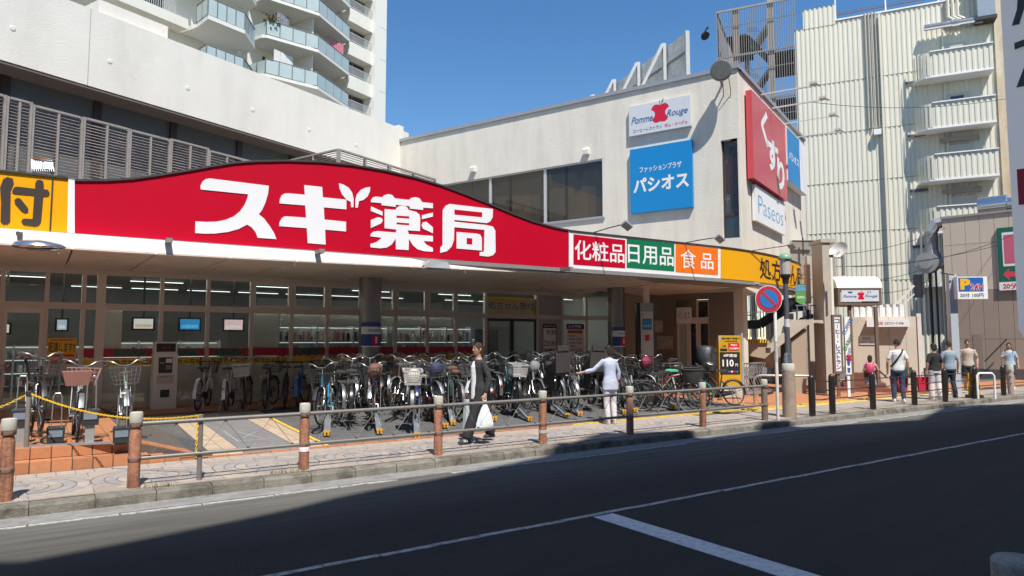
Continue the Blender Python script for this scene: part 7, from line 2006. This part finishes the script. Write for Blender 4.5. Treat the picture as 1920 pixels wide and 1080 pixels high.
fr = [  # x, y, heading, label, colour, front, rear, style, extras
    (4.55, 12.75, -113, 'sky blue framed bicycle first right of the yellow bay line', BLUE, 'wire', 'rack', 'city', {'basket_m': bkm}),
    (5.05, 12.95, 70, 'bicycle with black saddle between the blue and the dark red one', BLACK, 'wire', 'rack', 'city', {}),
    (5.45, 12.7, -112, 'dark red framed bicycle with tall silver handlebar', RED, 'wire', 'rack', 'city', {}),
    (5.95, 12.15, 72, 'low bicycle with a light grey plastic rear basket in the front row', SILV, 'wire', 'plastic', 'city', {}),
    (6.35, 12.9, 70, 'navy bicycle with worn grey saddle', NAVY, 'wire', 'rack', 'city', {'saddle': grs}),
    (6.8, 12.8, -112, 'navy framed bicycle with silver basket rim before the steel column', NAVY, 'wire', 'rack', 'city', {}),
    (7.25, 12.9, 70, 'bicycle with brown saddle left of the walker in black', BLACK, 'wire', 'rack', 'city', {'saddle': brs}),
    (7.75, 12.75, -110, 'silver framed bicycle behind the walker in black', SILV, 'wire', 'rack', 'city', {}),
    (8.2, 12.95, 70, 'black bicycle behind the plastic bag', BLACK, 'wire', 'rack', 'city', {'basket_m': bkm}),
    (8.75, 12.9, 74, 'teal bicycle carrying a grey plastic basket right of the walker', TEAL, None, 'plastic', 'city', {}),
    (9.25, 12.85, -110, 'dark bicycle with bare handlebar right of the grey basket', BROWN, None, 'rack', 'city', {}),
    (9.8, 12.9, 74, 'first bicycle with a dark rear child seat', BLACK, 'wire', 'child', 'city', {'basket_m': bkm}),
    (10.35, 12.8, 72, 'silver mudguard bicycle between the two child seat bicycles', SILV, 'wire', 'rack', 'city', {'basket_m': bkm}),
    (10.9, 12.85, 74, 'second bicycle with a dark rear child seat, left of the woman', (.04, .035, .04), 'wire', 'child', 'city', {}),
    (11.45, 12.6, -112, 'red framed bicycle beside the woman in pale blue', (.45, .01, .03), 'wire', 'rack', 'city', {'basket_m': bkm}),
    (11.95, 12.9, 72, 'black bicycle hidden behind the woman in pale blue', BLACK, 'wire', 'rack', 'city', {}),
    (12.5, 12.7, -108, 'bicycle with swept white handlebar right of the woman', SILV, 'wire', 'rack', 'city', {'basket_m': bkm}),
    (13.1, 12.9, -112, 'bicycle with tall cream handlebar under the directory sign', (.12, .1, .09), 'wire', 'rack', 'city', {}),
]
for i, (x, y, dg, lab, col, f_, r_, stl_, ex) in enumerate(fr):
    hi = i % 2
    if 'basket_m' not in ex and f_ == 'wire' and i % 3: ex = dict(ex, basket_m=random.choice((bkm, bkm, alloy)))
    bicycle(x, y, dg + random.uniform(-9, 9), lab, col, f_, r_, stl_, raise_=.10 + .08 * hi, pitch=(4 if dg > 0 else -3) if hi else 2, lean=random.uniform(-4, 4), **ex)
    if i % 3 != 1: bike_stand(x - .18 + .02 * hi + random.uniform(-.05, .05), y - .50 - .16 * hi + random.uniform(-.08, .12), 70 + random.uniform(-9, 9), ('stand' if i else 'first stand') + ' under the ' + lab)
names_ = ('sky blue bicycle', 'black saddle bicycle', 'dark red bicycle', 'low grey basket bicycle', 'worn grey saddle bicycle', 'silver rimmed basket bicycle', 'brown saddle bicycle', 'silver framed bicycle', 'black bicycle behind the plastic bag', 'teal bicycle', 'bare handlebar bicycle', 'first child seat bicycle', 'silver mudguard bicycle', 'second child seat bicycle', 'red bicycle beside the woman', 'bicycle behind the woman', 'swept white handlebar bicycle')
for i in range(17):
    x = (fr[i][0] + fr[i + 1][0]) / 2 + .12; y = 13.45 + random.uniform(-.1, .15)
    col = random.choice((BLACK, BLACK, (.05, .05, .055), (.03, .02, .02), NAVY, (.02, .05, .05), BROWN, (.2, .2, .2), (.1, .02, .03)))
    bicycle(x, y, (71 if random.random() < .55 else -110) + random.uniform(-12, 12), ('dark', 'black', 'worn')[i % 3] + ' bicycle wedged behind and right of the ' + names_[i], col, random.choice(('wire', 'wire', None)), 'rack', 'city', raise_=random.choice((.0, .12, .2)), pitch=random.choice((0, 4)), lean=random.uniform(-6, 6), basket_m=bkm, saddle=random.choice((None, None, brs, grs)))
# second row in deep shade
sec = ['black', 'grey', 'brown', 'dark blue', 'dark green', 'black', 'silver', 'grey', 'dark red', 'black', 'silver', 'brown']
for i in range(12):
    x = 6.1 + i * .66; y = 15.1 + random.uniform(-.15, .15)
    col = [BLACK, (.1, .1, .1), BROWN, (.02, .03, .07), (.02, .06, .03), BLACK, SILV, (.12, .12, .12), (.12, .01, .02), BLACK, SILV, BROWN][i]
    bicycle(x, y, (70 if i % 2 else -110) + random.uniform(-5, 5), ('%s bicycle in the shaded second row, ' % sec[i]) + ('just left of the steel column', 'just right of the steel column', 'behind the grey saddle bicycle', 'behind the walker in black', 'behind the brown saddle', 'left of the sliding doors', 'before the left sliding door', 'before the right sliding door', 'below the opening hours board', 'below the pharmacy timetable', 'left of the shaded steel column', 'right of the shaded steel column')[i],
            col, 'wire' if i % 3 else None, 'rack' if i % 4 else 'plastic' if i == 8 else 'rack', 'city', raise_=.12, pitch=3, lean=random.uniform(-4, 4), basket_m=bkm if i % 2 else None, saddle=brs if i % 5 == 2 else None, group='bicycles in the shaded second row')
# right-hand group
bicycle(12.35, 11.55, -38, 'bicycle with a big dark woven front basket right of the woman', BLACK, 'deep', 'rack', 'city', lean=3)
bicycle(13.55, 12.15, -60, 'white and green bicycle with green tyre and mint saddle', WHITE, None, None, 'sport', lean=4, saddle=mat('saddle_mint', (.08, .5, .3), .5), tyre=mat('tyre_green', (.02, .16, .07), .7), fender=None)
bicycle(12.95, 11.85, -52, 'bicycle with red fork and black tyres behind the dark woven basket', (.3, .02, .03), None, None, 'sport', lean=5)
bicycle(14.15, 12.6, 118, 'bicycle with a black rain cover over its child seat', BLACK, 'wire', 'cover', 'city', raise_=.05, lean=3, basket_m=bkm)
bicycle(14.45, 11.75, 163, 'dark blue bicycle parked sideways before the rate sign', (.02, .03, .05), 'wire', None, 'city', lean=5, basket_m=bkm, fender=blk)
bicycle(14.6, 13.6, -112, 'purple saddled bicycle in the shade left of the rain cover', BLACK, None, 'rack', 'sport', lean=3, saddle=mat('saddle_purple', (.15, .08, .2), .5))
# bags left in baskets
def basket_bag(x, y, deg, z, m, label, s=1.0, fx=.58):
    d = R(deg); px_, py_ = x + fx * math.cos(d), y + fx * math.sin(d)
    t = thing('basket_bag', label, 'bag', (px_, py_, gz(x, y) + z), d + .3)
    b = MB(); prof = [(0, .07, .10), (.08, .11, .15), (.18, .10, .14), (.24, .05, .10), (.27, .02, .04)]
    for z_, a_, c_ in prof:
        for j in range(12):
            a = j * 6.28318 / 12; k = 1 + .12 * math.sin(3 * a + z_ * 22)
            b.v.append((a_ * s * k * math.cos(a), c_ * s * k * math.sin(a), z_ * s))
    for i in range(len(prof) - 1):
        for j in range(12): b.f.append([i * 12 + j, i * 12 + (j + 1) % 12, (i + 1) * 12 + (j + 1) % 12, (i + 1) * 12 + j]); b.m.append(0)
    b.f.append(list(range(12))[::-1]); b.m.append(0); b.f.append([(len(prof) - 1) * 12 + j for j in range(12)]); b.m.append(0)
    part('bag', b, m, t, smooth=60)
    part('handle', MB().tube([(-.03, 0, .26 * s), (-.03, 0, .33 * s), (.03, 0, .33 * s), (.03, 0, .26 * s)], .007, 5), m, t)
basket_bag(5.45, 12.7, -112, .95, mat('bag_brown', (.14, .07, .045), .7, var=.2, bump=.4, bscale=14), 'brown bag in the basket of the dark red bicycle')
basket_bag(6.8, 12.8, -112, .95, mat('bag_navy', (.02, .03, .08), .7, var=.2, bump=.4, bscale=14), 'navy bag in the silver rimmed basket')
basket_bag(9.25, 12.85, -110, .95, mat('bag_grey', (.2, .2, .2), .7, var=.2, bump=.4, bscale=14), 'grey bag hung at the front of the bare handlebar bicycle', .9)
basket_bag(5.95, 12.15, 72, .90, mat('bag_pale', (.55, .53, .45), .7, var=.2, bump=.4, bscale=14), 'pale bag in the low grey plastic rear basket', .9, -.56)
basket_bag(12.5, 12.7, -108, .97, mat('bag_wine', (.2, .02, .05), .7, var=.2, bump=.4, bscale=14), 'wine red bag in the basket right of the woman in pale blue')
# terrace stands with tall hoops
for k, (px, py, hi, lab) in enumerate(((36, 834, 1, 'tall terrace stand left of the chain post'), (104, 834, 0, 'low terrace stand under the rose lined basket'), (168, 834, 1, 'tall empty terrace stand with a bare hoop'), (228, 834, 0, 'low terrace stand under the right silver bicycle'))):
    p = G(px, py, .41)
    t = thing('hoop_stand', lab, 'bicycle stand', (p.x, p.y + .08, .412), R(-4), 'hoop bicycle stands on the terrace')
    h = .26 if hi else .02
    part('post', MB().box(-.055, .055, -.03, .03, 0, h), mat('stand_post', (.30, .31, .31), .5, metal=.2, var=.1), t) if hi else part('foot', MB().box(-.07, .07, -.04, .04, 0, h), dark_m, t)
    part('block', MB().add([(-.10, -.06, h), (.10, -.06, h), (.09, .16, h), (-.09, .16, h), (-.11, -.05, h + .20), (.11, -.05, h + .20), (.10, .1, h + .22), (-.10, .1, h + .22)], [(0, 3, 2, 1), (4, 5, 6, 7), (0, 1, 5, 4), (1, 2, 6, 5), (2, 3, 7, 6), (3, 0, 4, 7)]), mat('stand_black', (.03, .032, .035), .4), t)
    part('plate', MB().box(-.08, .08, -.066, -.058, h + .08, h + .17), mat('stand_plate', (.28, .33, .40), .35, metal=.4), t)
    part('hoop', MB().tube([(-.06, .02, h + .2), (-.05, .05, h + .62), (-.03, .05, h + .67), (.03, .05, h + .67), (.05, .05, h + .62), (.06, .02, h + .2)], .008, 6), hoop_m, t)
p = G(60, 835, .41); q = G(238, 832, .41)
tag(part('stand_rail', MB().bar((p.x - 1.2, p.y + .1, .425), (q.x, q.y + .1, .425), .06, .03), galv), 'flat steel rail carrying the hoop stands along the terrace', 'rail')
# ================================================================== PEOPLE
def remeshed(name, mb, voxel, mats, parent, smooth_it=6, label=None):
    """weld overlapping limbs into one continuous skin"""
    me = mb.mesh(name, mats)
    o = bpy.data.objects.new(name, me); COL.objects.link(o)
    r_ = o.modifiers.new('weld', 'REMESH'); r_.mode = 'VOXEL'; r_.voxel_size = voxel; r_.use_smooth_shade = True
    if smooth_it:
        s_ = o.modifiers.new('smooth', 'SMOOTH'); s_.factor = .5; s_.iterations = smooth_it
    dg = bpy.context.evaluated_depsgraph_get()
    nm = bpy.data.meshes.new_from_object(o.evaluated_get(dg))
    o.modifiers.clear(); o.data = nm; bpy.data.meshes.remove(me)
    nm.materials.clear()
    for q in (mats if isinstance(mats, (list, tuple)) else [mats]): nm.materials.append(q)
    nm.polygons.foreach_set('material_index', [0] * len(nm.polygons))
    nm.polygons.foreach_set('use_smooth', [True] * len(nm.polygons))
    o.parent = parent
    if label: o['label'] = label
    return o
def loft(b, rings, n=14):
    """elliptical rings (cx, cy, cz, rx, ry)"""
    o = len(b.v)
    for cx_, cy_, cz_, rx_, ry_ in rings:
        for j in range(n):
            a = 6.28318 * j / n; b.v.append((cx_ + rx_ * math.cos(a), cy_ + ry_ * math.sin(a), cz_))
    for i in range(len(rings) - 1):
        for j in range(n): b.f.append([o + i * n + j, o + i * n + (j + 1) % n, o + (i + 1) * n + (j + 1) % n, o + (i + 1) * n + j]); b.m.append(0)
    b.f.append([o + j for j in range(n)][::-1]); b.m.append(0); b.f.append([o + (len(rings) - 1) * n + j for j in range(n)]); b.m.append(0)
skin_m = mat('skin', (.46, .27, .19), .55, var=.06, scale=14); hair_d = mat('hair_dark', (.022, .016, .013), .65, var=.4, scale=40, bump=.8, bscale=60, bstretch=(6, 6, 1)); hair_b = mat('hair_brown', (.06, .032, .018), .65, var=.4, scale=40, bump=.8, bscale=60, bstretch=(6, 6, 1))
eye_m = mat('eye_dark', (.02, .015, .012), .3, var=0); lip_m = mat('lip', (.36, .14, .12), .5, var=0); brow_m = mat('brow', (.05, .03, .02), .7, var=0)
shoe_w = mat('shoe_white', (.62, .62, .6), .6, var=.08); shoe_b = mat('shoe_black', (.025, .025, .027), .6, var=.1)
def limb(b, P, Rr, n=9):
    pts = [Vector(p) for p in P]
    # refine so the joint bends softly
    q = [pts[0]]; rr = [Rr[0]]
    for i in range(1, len(pts)):
        for t in (.25, .5, .75, 1.0):
            q.append(pts[i - 1].lerp(pts[i], t)); rr.append(Rr[i - 1] + (Rr[i] - Rr[i - 1]) * t + (.006 * math.sin(t * 3.14) if i == 2 else 0))
    b.tube(q, rr, n)
def hand(b, w_, d, side, fist=False):
    """palm, four unequal bent fingers and a thumb from the side, along direction d"""
    w_ = Vector(w_); d = Vector(d).normalized(); fwd = Vector((0, -1, 0)); fwd = (fwd - d * fwd.dot(d)).normalized(); nrm = d.cross(fwd)
    c = w_ + d * .045
    b.tube([w_ - d * .01, c, c + d * .04], [.026, .034, .03], 8)
    for k, L in enumerate((.07, .08, .075, .06)):
        o_ = c + d * .035 + fwd * (.03 - .02 * k); bend = nrm * side * (-.03 if not fist else -.05)
        b.tube([o_, o_ + d * L * .5 + bend * .25, o_ + d * L * (.95 if not fist else .55) + bend], [.0095, .009, .007], 6)
    b.tube([c + fwd * .025 - d * .015, c + fwd * .055 + d * .02, c + fwd * .06 + d * .055], [.012, .0105, .008], 6)
def person(px, py, rz, H, label, pose, top, bottom, hair, shoes=shoe_w, sleeve=.5, short=False, hairlen=0, skirt=None, female=False, jacket=None, xy=None, look=0):
    g_ = G(px, py, .12) if xy is None else Vector((xy[0], xy[1], .12))
    t = thing('person', label, 'person', (g_.x, g_.y, gz(g_.x, g_.y)), R(rz))
    k = H / 1.70
    V = lambda p: Vector(p) * k
    sw = (.165 if female else .185) * k
    ln = pose.get('lean', 0.0) * k
    hip = {s: V((.085 * s, 0, .90)) for s in (-1, 1)}
    knee = {1: V(pose.get('kl', (.09, -.02, .49))), -1: V(pose.get('kr', (-.09, -.02, .49)))}
    ank = {1: V(pose.get('al', (.09, .03, .085))), -1: V(pose.get('ar', (-.09, .03, .085)))}
    sh = {s: Vector((sw * s, -ln * .8, 1.385 * k)) for s in (-1, 1)}
    elb = {1: V(pose.get('el', (.24, .03, 1.10))), -1: V(pose.get('er', (-.24, .03, 1.10)))}
    wri = {1: V(pose.get('wl', (.25, -.03, .86))), -1: V(pose.get('wr', (-.25, -.03, .86)))}
    b = MB()
    tr = [(0, 0, .84, .145, .105), (0, 0, .93, .158, .112), (0, -ln * .2, 1.05, .135, .10), (0, -ln * .4, 1.15, .135, .10), (0, -ln * .7, 1.30, .16, .112), (0, -ln * .8, 1.385, .15, .095), (0, -ln * .9, 1.43, .075, .065), (0, -ln, 1.46, .055, .058), (0, -ln - .01, 1.53, .052, .055)]
    if female: tr = [(a, c, z, rx * (.93 if z > 1 else 1.03), ry * .97) for a, c, z, rx, ry in tr]
    loft(b, [(a * k, c, z * k, rx * k, ry * k) for a, c, z, rx, ry in tr])
    for s in (-1, 1):
        limb(b, [hip[s], knee[s], ank[s]], [.085 * k, .056 * k, .036 * k], 10)
        b.tube([ank[s], ank[s] + V((0, -.06, -.05)), ank[s] + V((0, -.16, -.06))], [.036 * k, .04 * k, .025 * k], 8)
        limb(b, [sh[s] - Vector((.03 * k * s, 0, .0)), elb[s], wri[s]], [.05 * k, .036 * k, .025 * k], 9)
        hand(b, wri[s], wri[s] - elb[s] if pose.get('hang', 1) else Vector((0, 0, -1)), s, pose.get('fist', False))
    hc = Vector((0, -ln - .02 * k, 1.605 * k))
    hs = MB(); hs.ball((0, 0, 0), (.073 * k, .092 * k, .112 * k), 14, 10)
    hs.ball((0, -.015 * k, -.065 * k), (.052 * k, .066 * k, .055 * k), 10, 7)
    hs.tube([(0, -.088 * k, .012 * k), (0, -.104 * k, -.018 * k), (0, -.09 * k, -.03 * k)], [.008 * k, .014 * k, .01 * k], 6)
    for s in (-1, 1): hs.ball((.074 * k * s, .01 * k, -.005 * k), (.012 * k, .02 * k, .03 * k), 7, 5)
    M = Matrix.Translation(hc) @ Matrix.Rotation(R(look), 4, 'Z'); hs.xf(M)
    b.add(hs.v, hs.f)
    remeshed('body', b, .0095 if k > .85 else .0085, skin_m, t, 3)
    fc = MB()
    for s in (-1, 1): fc.ball((.03 * k * s, -.083 * k, .012 * k), (.012 * k, .008 * k, .007 * k), 8, 5)
    part('eyes', fc.xf(M), eye_m, t, kind='stuff')
    bw_ = MB()
    for s in (-1, 1): bw_.bar((.015 * k * s, -.092 * k, .034 * k), (.045 * k * s, -.08 * k, .034 * k), .008, .007)
    part('brows', bw_.xf(M), brow_m, t, kind='stuff')
    part('mouth', MB().ball((0, -.078 * k, -.06 * k), (.022 * k, .01 * k, .006 * k), 8, 5).xf(M), lip_m, t)
    # hair
    hr = MB(); o = 0; n = 16
    for i, ph in enumerate((90, 70, 50, 32, 16, 2, -12)):
        for j in range(n):
            a = 6.28318 * j / n; front = max(0, -math.sin(a)); p_ = max(ph, -20 + 50 * front ** 1.2) if ph < 60 else ph
            hr.v.append((.079 * k * math.cos(R(p_)) * math.cos(a), (.098 * math.cos(R(p_)) * math.sin(a) + .006) * k, .120 * k * math.sin(R(p_)) + .003))
    for i in range(6):
        for j in range(n): hr.f.append([i * n + j, (i + 1) * n + j, (i + 1) * n + (j + 1) % n, i * n + (j + 1) % n]); hr.m.append(0)
    if hairlen:
        loft(hr, [(0, .03 * k, .06 * k, .08 * k, .075 * k), (0, .05 * k, -.05 * k, .085 * k, .06 * k), (0, .07 * k, -.05 * k - hairlen * .5, .075 * k, .04 * k), (0, .07 * k, -.05 * k - hairlen, .05 * k, .025 * k)], 12)
    part('hair', hr.xf(M), hair, t, smooth=60)
    # shirt
    c = MB(); gr = .014 * k; hem = pose.get('hem', .86)
    tr2 = [(a, cc, z, rx + .016, ry + .016) for a, cc, z, rx, ry in tr if .9 < z < 1.44]
    loft(c, [(0, 0, hem * k, (.168 if not pose.get('flare') else .20) * k, .13 * k)] + [(a * k, cc, z * k, rx * k, ry * k) for a, cc, z, rx, ry in tr2])
    for s in (-1, 1):
        if sleeve <= 1: end = sh[s].lerp(elb[s], sleeve); limb(c, [sh[s] - Vector((.035 * k * s, 0, 0)), end], [.062 * k, .056 * k], 9)
        else: limb(c, [sh[s] - Vector((.035 * k * s, 0, 0)), elb[s], elb[s].lerp(wri[s], sleeve - 1)], [.062 * k, .050 * k, .042 * k], 9)
    remeshed('shirt' if not jacket else 'jacket', c, .012, jacket or top, t, 4)
    if jacket:
        f_ = MB()
        loft(f_, [(0, -.01, (hem - .06) * k, .10 * k, .142 * k), (0, -.012, 1.05 * k, .085 * k, .135 * k), (0, -.012 - ln * .7, 1.30 * k, .085 * k, .145 * k), (0, -.01 - ln * .8, 1.40 * k, .06 * k, .10 * k)])
        remeshed('shirt_front', f_, .012, top, t, 3)
    # trousers, shorts or skirt
    q = MB()
    loft(q, [(0, 0, .80 * k, .158 * k, .122 * k), (0, 0, .90 * k, .17 * k, .126 * k), (0, 0, .99 * k, .155 * k, .118 * k)])
    wide = pose.get('wide', 0)
    for s in (-1, 1):
        if skirt: break
        hp = hip[s] + V((0, 0, -.02))
        if short: limb(q, [hp, hp.lerp(knee[s], .88)], [.102 * k, .098 * k], 10)
        else: limb(q, [hp, knee[s], ank[s] + V((0, 0, -.005))], [.098 * k, (.070 + wide * .4) * k, (.056 + wide) * k], 10)
    if skirt: loft(q, [(0, 0, skirt * k, .23 * k, .19 * k), (0, 0, (skirt + .15) * k, .20 * k, .165 * k), (0, 0, .9 * k, .168 * k, .124 * k)])
    remeshed('skirt' if skirt else 'shorts' if short else 'trousers', q, .012, bottom, t, 4)
    for s in (-1, 1):
        a = ank[s]; sb = MB()
        loft(sb, [(a.x, a.y - .05 * k, a.z - .082 * k, .042 * k, .125 * k), (a.x, a.y - .05 * k, a.z - .05 * k, .046 * k, .13 * k), (a.x, a.y - .03 * k, a.z - .015 * k, .043 * k, .09 * k), (a.x, a.y, a.z + .02 * k, .042 * k, .05 * k)], 12)
        part('shoe', sb, shoes, t, smooth=50)
    return t, k
cl = lambda n, c, **k: mat('cloth_' + n, c, k.pop('rough', .85), var=.1, scale=9, bump=.5, bscale=12, **k)
# 1 walker in the black jacket
w1, k1 = person(897, 829, -88, 1.66, 'person in a black open jacket and wide black trousers walking left with a plastic bag',
    dict(kl=(.09, -.16, .49), al=(.09, -.30, .10), kr=(-.09, .02, .50), ar=(-.09, .34, .13), el=(.25, .06, 1.10), wl=(.24, -.02, .84), er=(-.25, .08, 1.1), wr=(-.25, .0, .86), hem=.80, wide=.035, fist=True),
    cl('white', (.66, .66, .68)), cl('black', (.018, .018, .02)), hair_b, shoe_b, sleeve=1.9, hairlen=.12, female=True, jacket=cl('jacket', (.03, .03, .032)))
for s in (-1, 1):
    for q in range(3):
        part('shoe_stripe', MB().box(.09 * s * k1 + (.047 * k1 if s > 0 else -.051 * k1), .09 * s * k1 + (.051 * k1 if s > 0 else -.047 * k1), (-.38 if s > 0 else .26) + q * .03, (-.365 if s > 0 else .275) + q * .03, .045, .085), white_p, w1)
o_ = w1.matrix_basis @ Vector((.25 * k1, -.03, .74 * k1))
wb = thing('plastic_bag', 'white translucent plastic bag hanging from the walker in black', 'bag', (o_.x, o_.y, o_.z), R(-88))
b = MB(); n = 18
bagr = [(0, .012, .01), (-.06, .02, .03), (-.14, .05, .07), (-.26, .085, .12), (-.38, .105, .15), (-.46, .11, .155), (-.485, .09, .13)]
for z, ry_, rx_ in [(a, c_, d_) for a, c_, d_ in bagr]:
    for j in range(n):
        a = 6.28318 * j / n; kk = 1 + .10 * math.sin(5 * a + z * 5) * (1 if z < -.05 else 0)
        b.v.append((ry_ * kk * math.cos(a), rx_ * kk * math.sin(a), z + .015 * math.sin(3 * a) * (z < -.4)))
for i in range(len(bagr) - 1):
    for j in range(n): b.f.append([i * n + j, (i + 1) * n + j, (i + 1) * n + (j + 1) % n, i * n + (j + 1) % n]); b.m.append(0)
b.f.append([(len(bagr) - 1) * n + j for j in range(n)]); b.m.append(0)
part('bag', b, mat('plastic_white', (.68, .72, .72), .3, var=.12, scale=12, bump=.6, bscale=10), wb, smooth=40)
part('handle', MB().tube([(0, -.02, -.03), (0, -.02, .06), (0, .02, .06), (0, .02, -.03)], .006, 5), white_p, wb)
o_ = w1.matrix_basis @ Vector((-.27 * k1, -.06, .0))
ub = thing('rolled_bag', 'pale rolled bag carried on the far side of the walker in black', 'bag', (o_.x - .05, o_.y - .1, o_.z + .16), R(-88))
part('roll', MB().add([(-.05, -.07, 0), (.05, -.07, 0), (.05, .07, 0), (-.05, .07, 0), (-.04, -.05, .55), (.04, -.05, .55), (.04, .07, .55), (-.04, .07, .55)], [(0, 3, 2, 1), (4, 5, 6, 7), (0, 1, 5, 4), (1, 2, 6, 5), (2, 3, 7, 6), (3, 0, 4, 7)]), mat('roll_pale', (.5, .56, .56), .5, var=.1), ub)
# 2 woman at the bicycles
person(1145, 795, 172, 1.60, 'person in a loose pale blue shirt and white trousers reaching for a bicycle',
    dict(er=(-.26, -.05, 1.12), wr=(-.27, -.10, .90), el=(.33, -.16, 1.17), wl=(.50, -.32, 1.12), hem=.74, flare=1, al=(.085, .03, .085), ar=(-.075, .03, .085), lean=.04),
    cl('pale_blue', (.46, .51, .64)), cl('off_white', (.62, .58, .60)), hair_d, mat('shoe_cream', (.5, .42, .36), .6), sleeve=1.8, hairlen=.06, female=True)
# 3 child
c3, kc = person(1634, 751, 115, 1.28, 'child in a pink top and grey skirt beside the man in white',
    dict(kl=(.08, -.12, .50), al=(.08, -.06, .10), kr=(-.08, .0, .5), ar=(-.08, .24, .16), er=(-.30, -.02, 1.12), wr=(-.44, -.06, .98)),
    cl('pink', (.55, .25, .28)), cl('skirt_grey', (.24, .24, .26)), hair_d, shoe_w, sleeve=.4, skirt=.60, female=True, hairlen=.08)
# 4 man in white
person(1686, 754, 128, 1.73, 'man in a white t-shirt and dark jeans with a black strap across the back',
    dict(kl=(.10, -.06, .49), al=(.11, -.02, .085), kr=(-.09, .0, .49), ar=(-.10, .10, .09), el=(.25, .02, 1.10), wl=(.24, -.08, .86)),
    cl('white', (.66, .66, .68)), cl('jeans', (.035, .055, .10)), hair_d, shoe_w, sleeve=.75)
# 5 and 6 couple
person(1755, 749, 150, 1.62, 'person in a black top and wide white trousers carrying a red bag',
    dict(kl=(.09, -.05, .49), al=(.10, -.02, .085), kr=(-.09, .02, .49), ar=(-.09, .12, .10), wide=.03, er=(-.25, .0, 1.10)),
    cl('black_top', (.022, .022, .024)), cl('off_white', (.62, .58, .60)), hair_d, shoe_w, sleeve=.9, hairlen=.05, female=True)
person(1783, 746, 140, 1.68, 'man in a grey blue shirt and dark trousers beside the person in black',
    dict(kl=(.09, -.08, .49), al=(.10, -.04, .085), ar=(-.09, .12, .10), el=(.24, -.02, 1.12), wl=(.26, -.14, .92)),
    cl('grey_blue', (.27, .35, .42)), cl('dark_trousers', (.02, .022, .03)), hair_d, shoe_b, sleeve=.8)
# 7 man in shorts
person(1818, 737, -62, 1.72, 'man in a beige t-shirt and black shorts walking towards the camera',
    dict(kl=(.09, -.14, .50), al=(.09, -.10, .09), kr=(-.09, -.02, .5), ar=(-.09, .22, .16), el=(.26, .04, 1.1), wl=(.24, -.06, .87)),
    cl('beige', (.50, .43, .36)), cl('black', (.018, .018, .02)), hair_d, shoe_w, sleeve=.7, short=True)
# 8 woman at right
person(1896, 730, -70, 1.62, 'person in a light blue printed top and dark shorts at the right edge',
    dict(kl=(.08, -.12, .5), al=(.08, -.08, .09), ar=(-.08, .2, .14), er=(-.24, -.06, 1.12), wr=(-.14, -.22, 1.22)),
    cl('light_blue', (.36, .48, .60)), cl('navy_shorts', (.03, .035, .05)), hair_d, shoe_w, sleeve=.8, short=True, hairlen=.15, female=True)
def tote(px, py, zc, w_, h, m, label, rz=-40, tap=.85, name='shopping_bag'):
    """bag hanging at height zc (centre), picked on the walkers' own line"""
    d = (1.72) / ((py - 638) / F_PX); g_ = G(px, py, .12)
    t = thing(name, label, 'bag', (g_.x, g_.y, zc), R(rz))
    a, c_ = w_ / 2, .07
    part('bag', MB().add([(-a * tap, -c_ * .7, -h / 2), (a * tap, -c_ * .7, -h / 2), (a * tap, c_ * .7, -h / 2), (-a * tap, c_ * .7, -h / 2), (-a, -c_, h / 2), (a, -c_, h / 2), (a, c_, h / 2), (-a, c_, h / 2)], [(0, 3, 2, 1), (4, 5, 6, 7), (0, 1, 5, 4), (1, 2, 6, 5), (2, 3, 7, 6), (3, 0, 4, 7)]), m, t)
    part('handle', MB().tube([(-a * .4, 0, h / 2), (-a * .25, 0, h / 2 + .14), (a * .25, 0, h / 2 + .14), (a * .4, 0, h / 2)], .01, 5), m, t)
    return t
redb = mat('bag_red', (.50, .012, .04), .7, var=.1, bump=.3, bscale=10)
tote(1687, 752, .60, .46, .46, redb, 'big red bag carried by the man in white', -38)
tote(1735, 748, .55, .42, .42, redb, 'red bag hanging from the person in black', -38)
tote(1704, 753, .93, .20, .30, mat('bag_dark_green', (.05, .08, .07), .7), 'dark shoulder bag on the right hip of the man in white', -38, name='shoulder_bag')
tote(1768, 747, .52, .28, .30, mat('bag_black', (.02, .02, .022), .7), 'black bag hanging between the couple', -38)
tb_ = tote(1634, 751, .88, .30, .20, mat('bag_black', (.02, .02, .022), .7), 'black and white bag on the hip of the child', -38)
def on_back(rz, px, py, m, label, z, w_, h, dep=.12, off=.13):
    g_ = G(px, py, .12); a = R(rz)
    t = thing('backpack', label, 'backpack', (g_.x - math.sin(a) * off, g_.y + math.cos(a) * off, z), a)
    loftb = MB(); loft(loftb, [(0, dep * .4, 0, w_ * .5, dep * .5), (0, dep * .5, h * .3, w_ * .52, dep * .62), (0, dep * .45, h * .8, w_ * .46, dep * .5), (0, dep * .3, h, w_ * .3, dep * .3)])
    part('bag', loftb, m, t, smooth=50)
    for s in (-1, 1): part('strap', MB().tube([(s * w_ * .35, .0, h), (s * w_ * .42, -off * .9, h + .06), (s * w_ * .42, -off * 2, h - .02)], .012, 5), m, t)
    return t
on_back(115, 1634, 751, mat('bag_pink', (.5, .05, .12), .6, var=.3, scale=10), 'pink backpack on the child', .92, .22, .24)
g_ = G(1686, 754, .12)
t = thing('bag_strap', 'black strap running diagonally over the back of the man in white', 'strap', (g_.x, g_.y, .12), R(128))
part('strap', MB().tube([(-.13, .03, 1.46), (-.09, .125, 1.38), (.02, .150, 1.22), (.12, .125, 1.08), (.19, .05, .98)], .022, 6), ink, t)
on_back(-70, 1896, 730, ink, 'dark backpack of the person in light blue', 1.1, .28, .36)
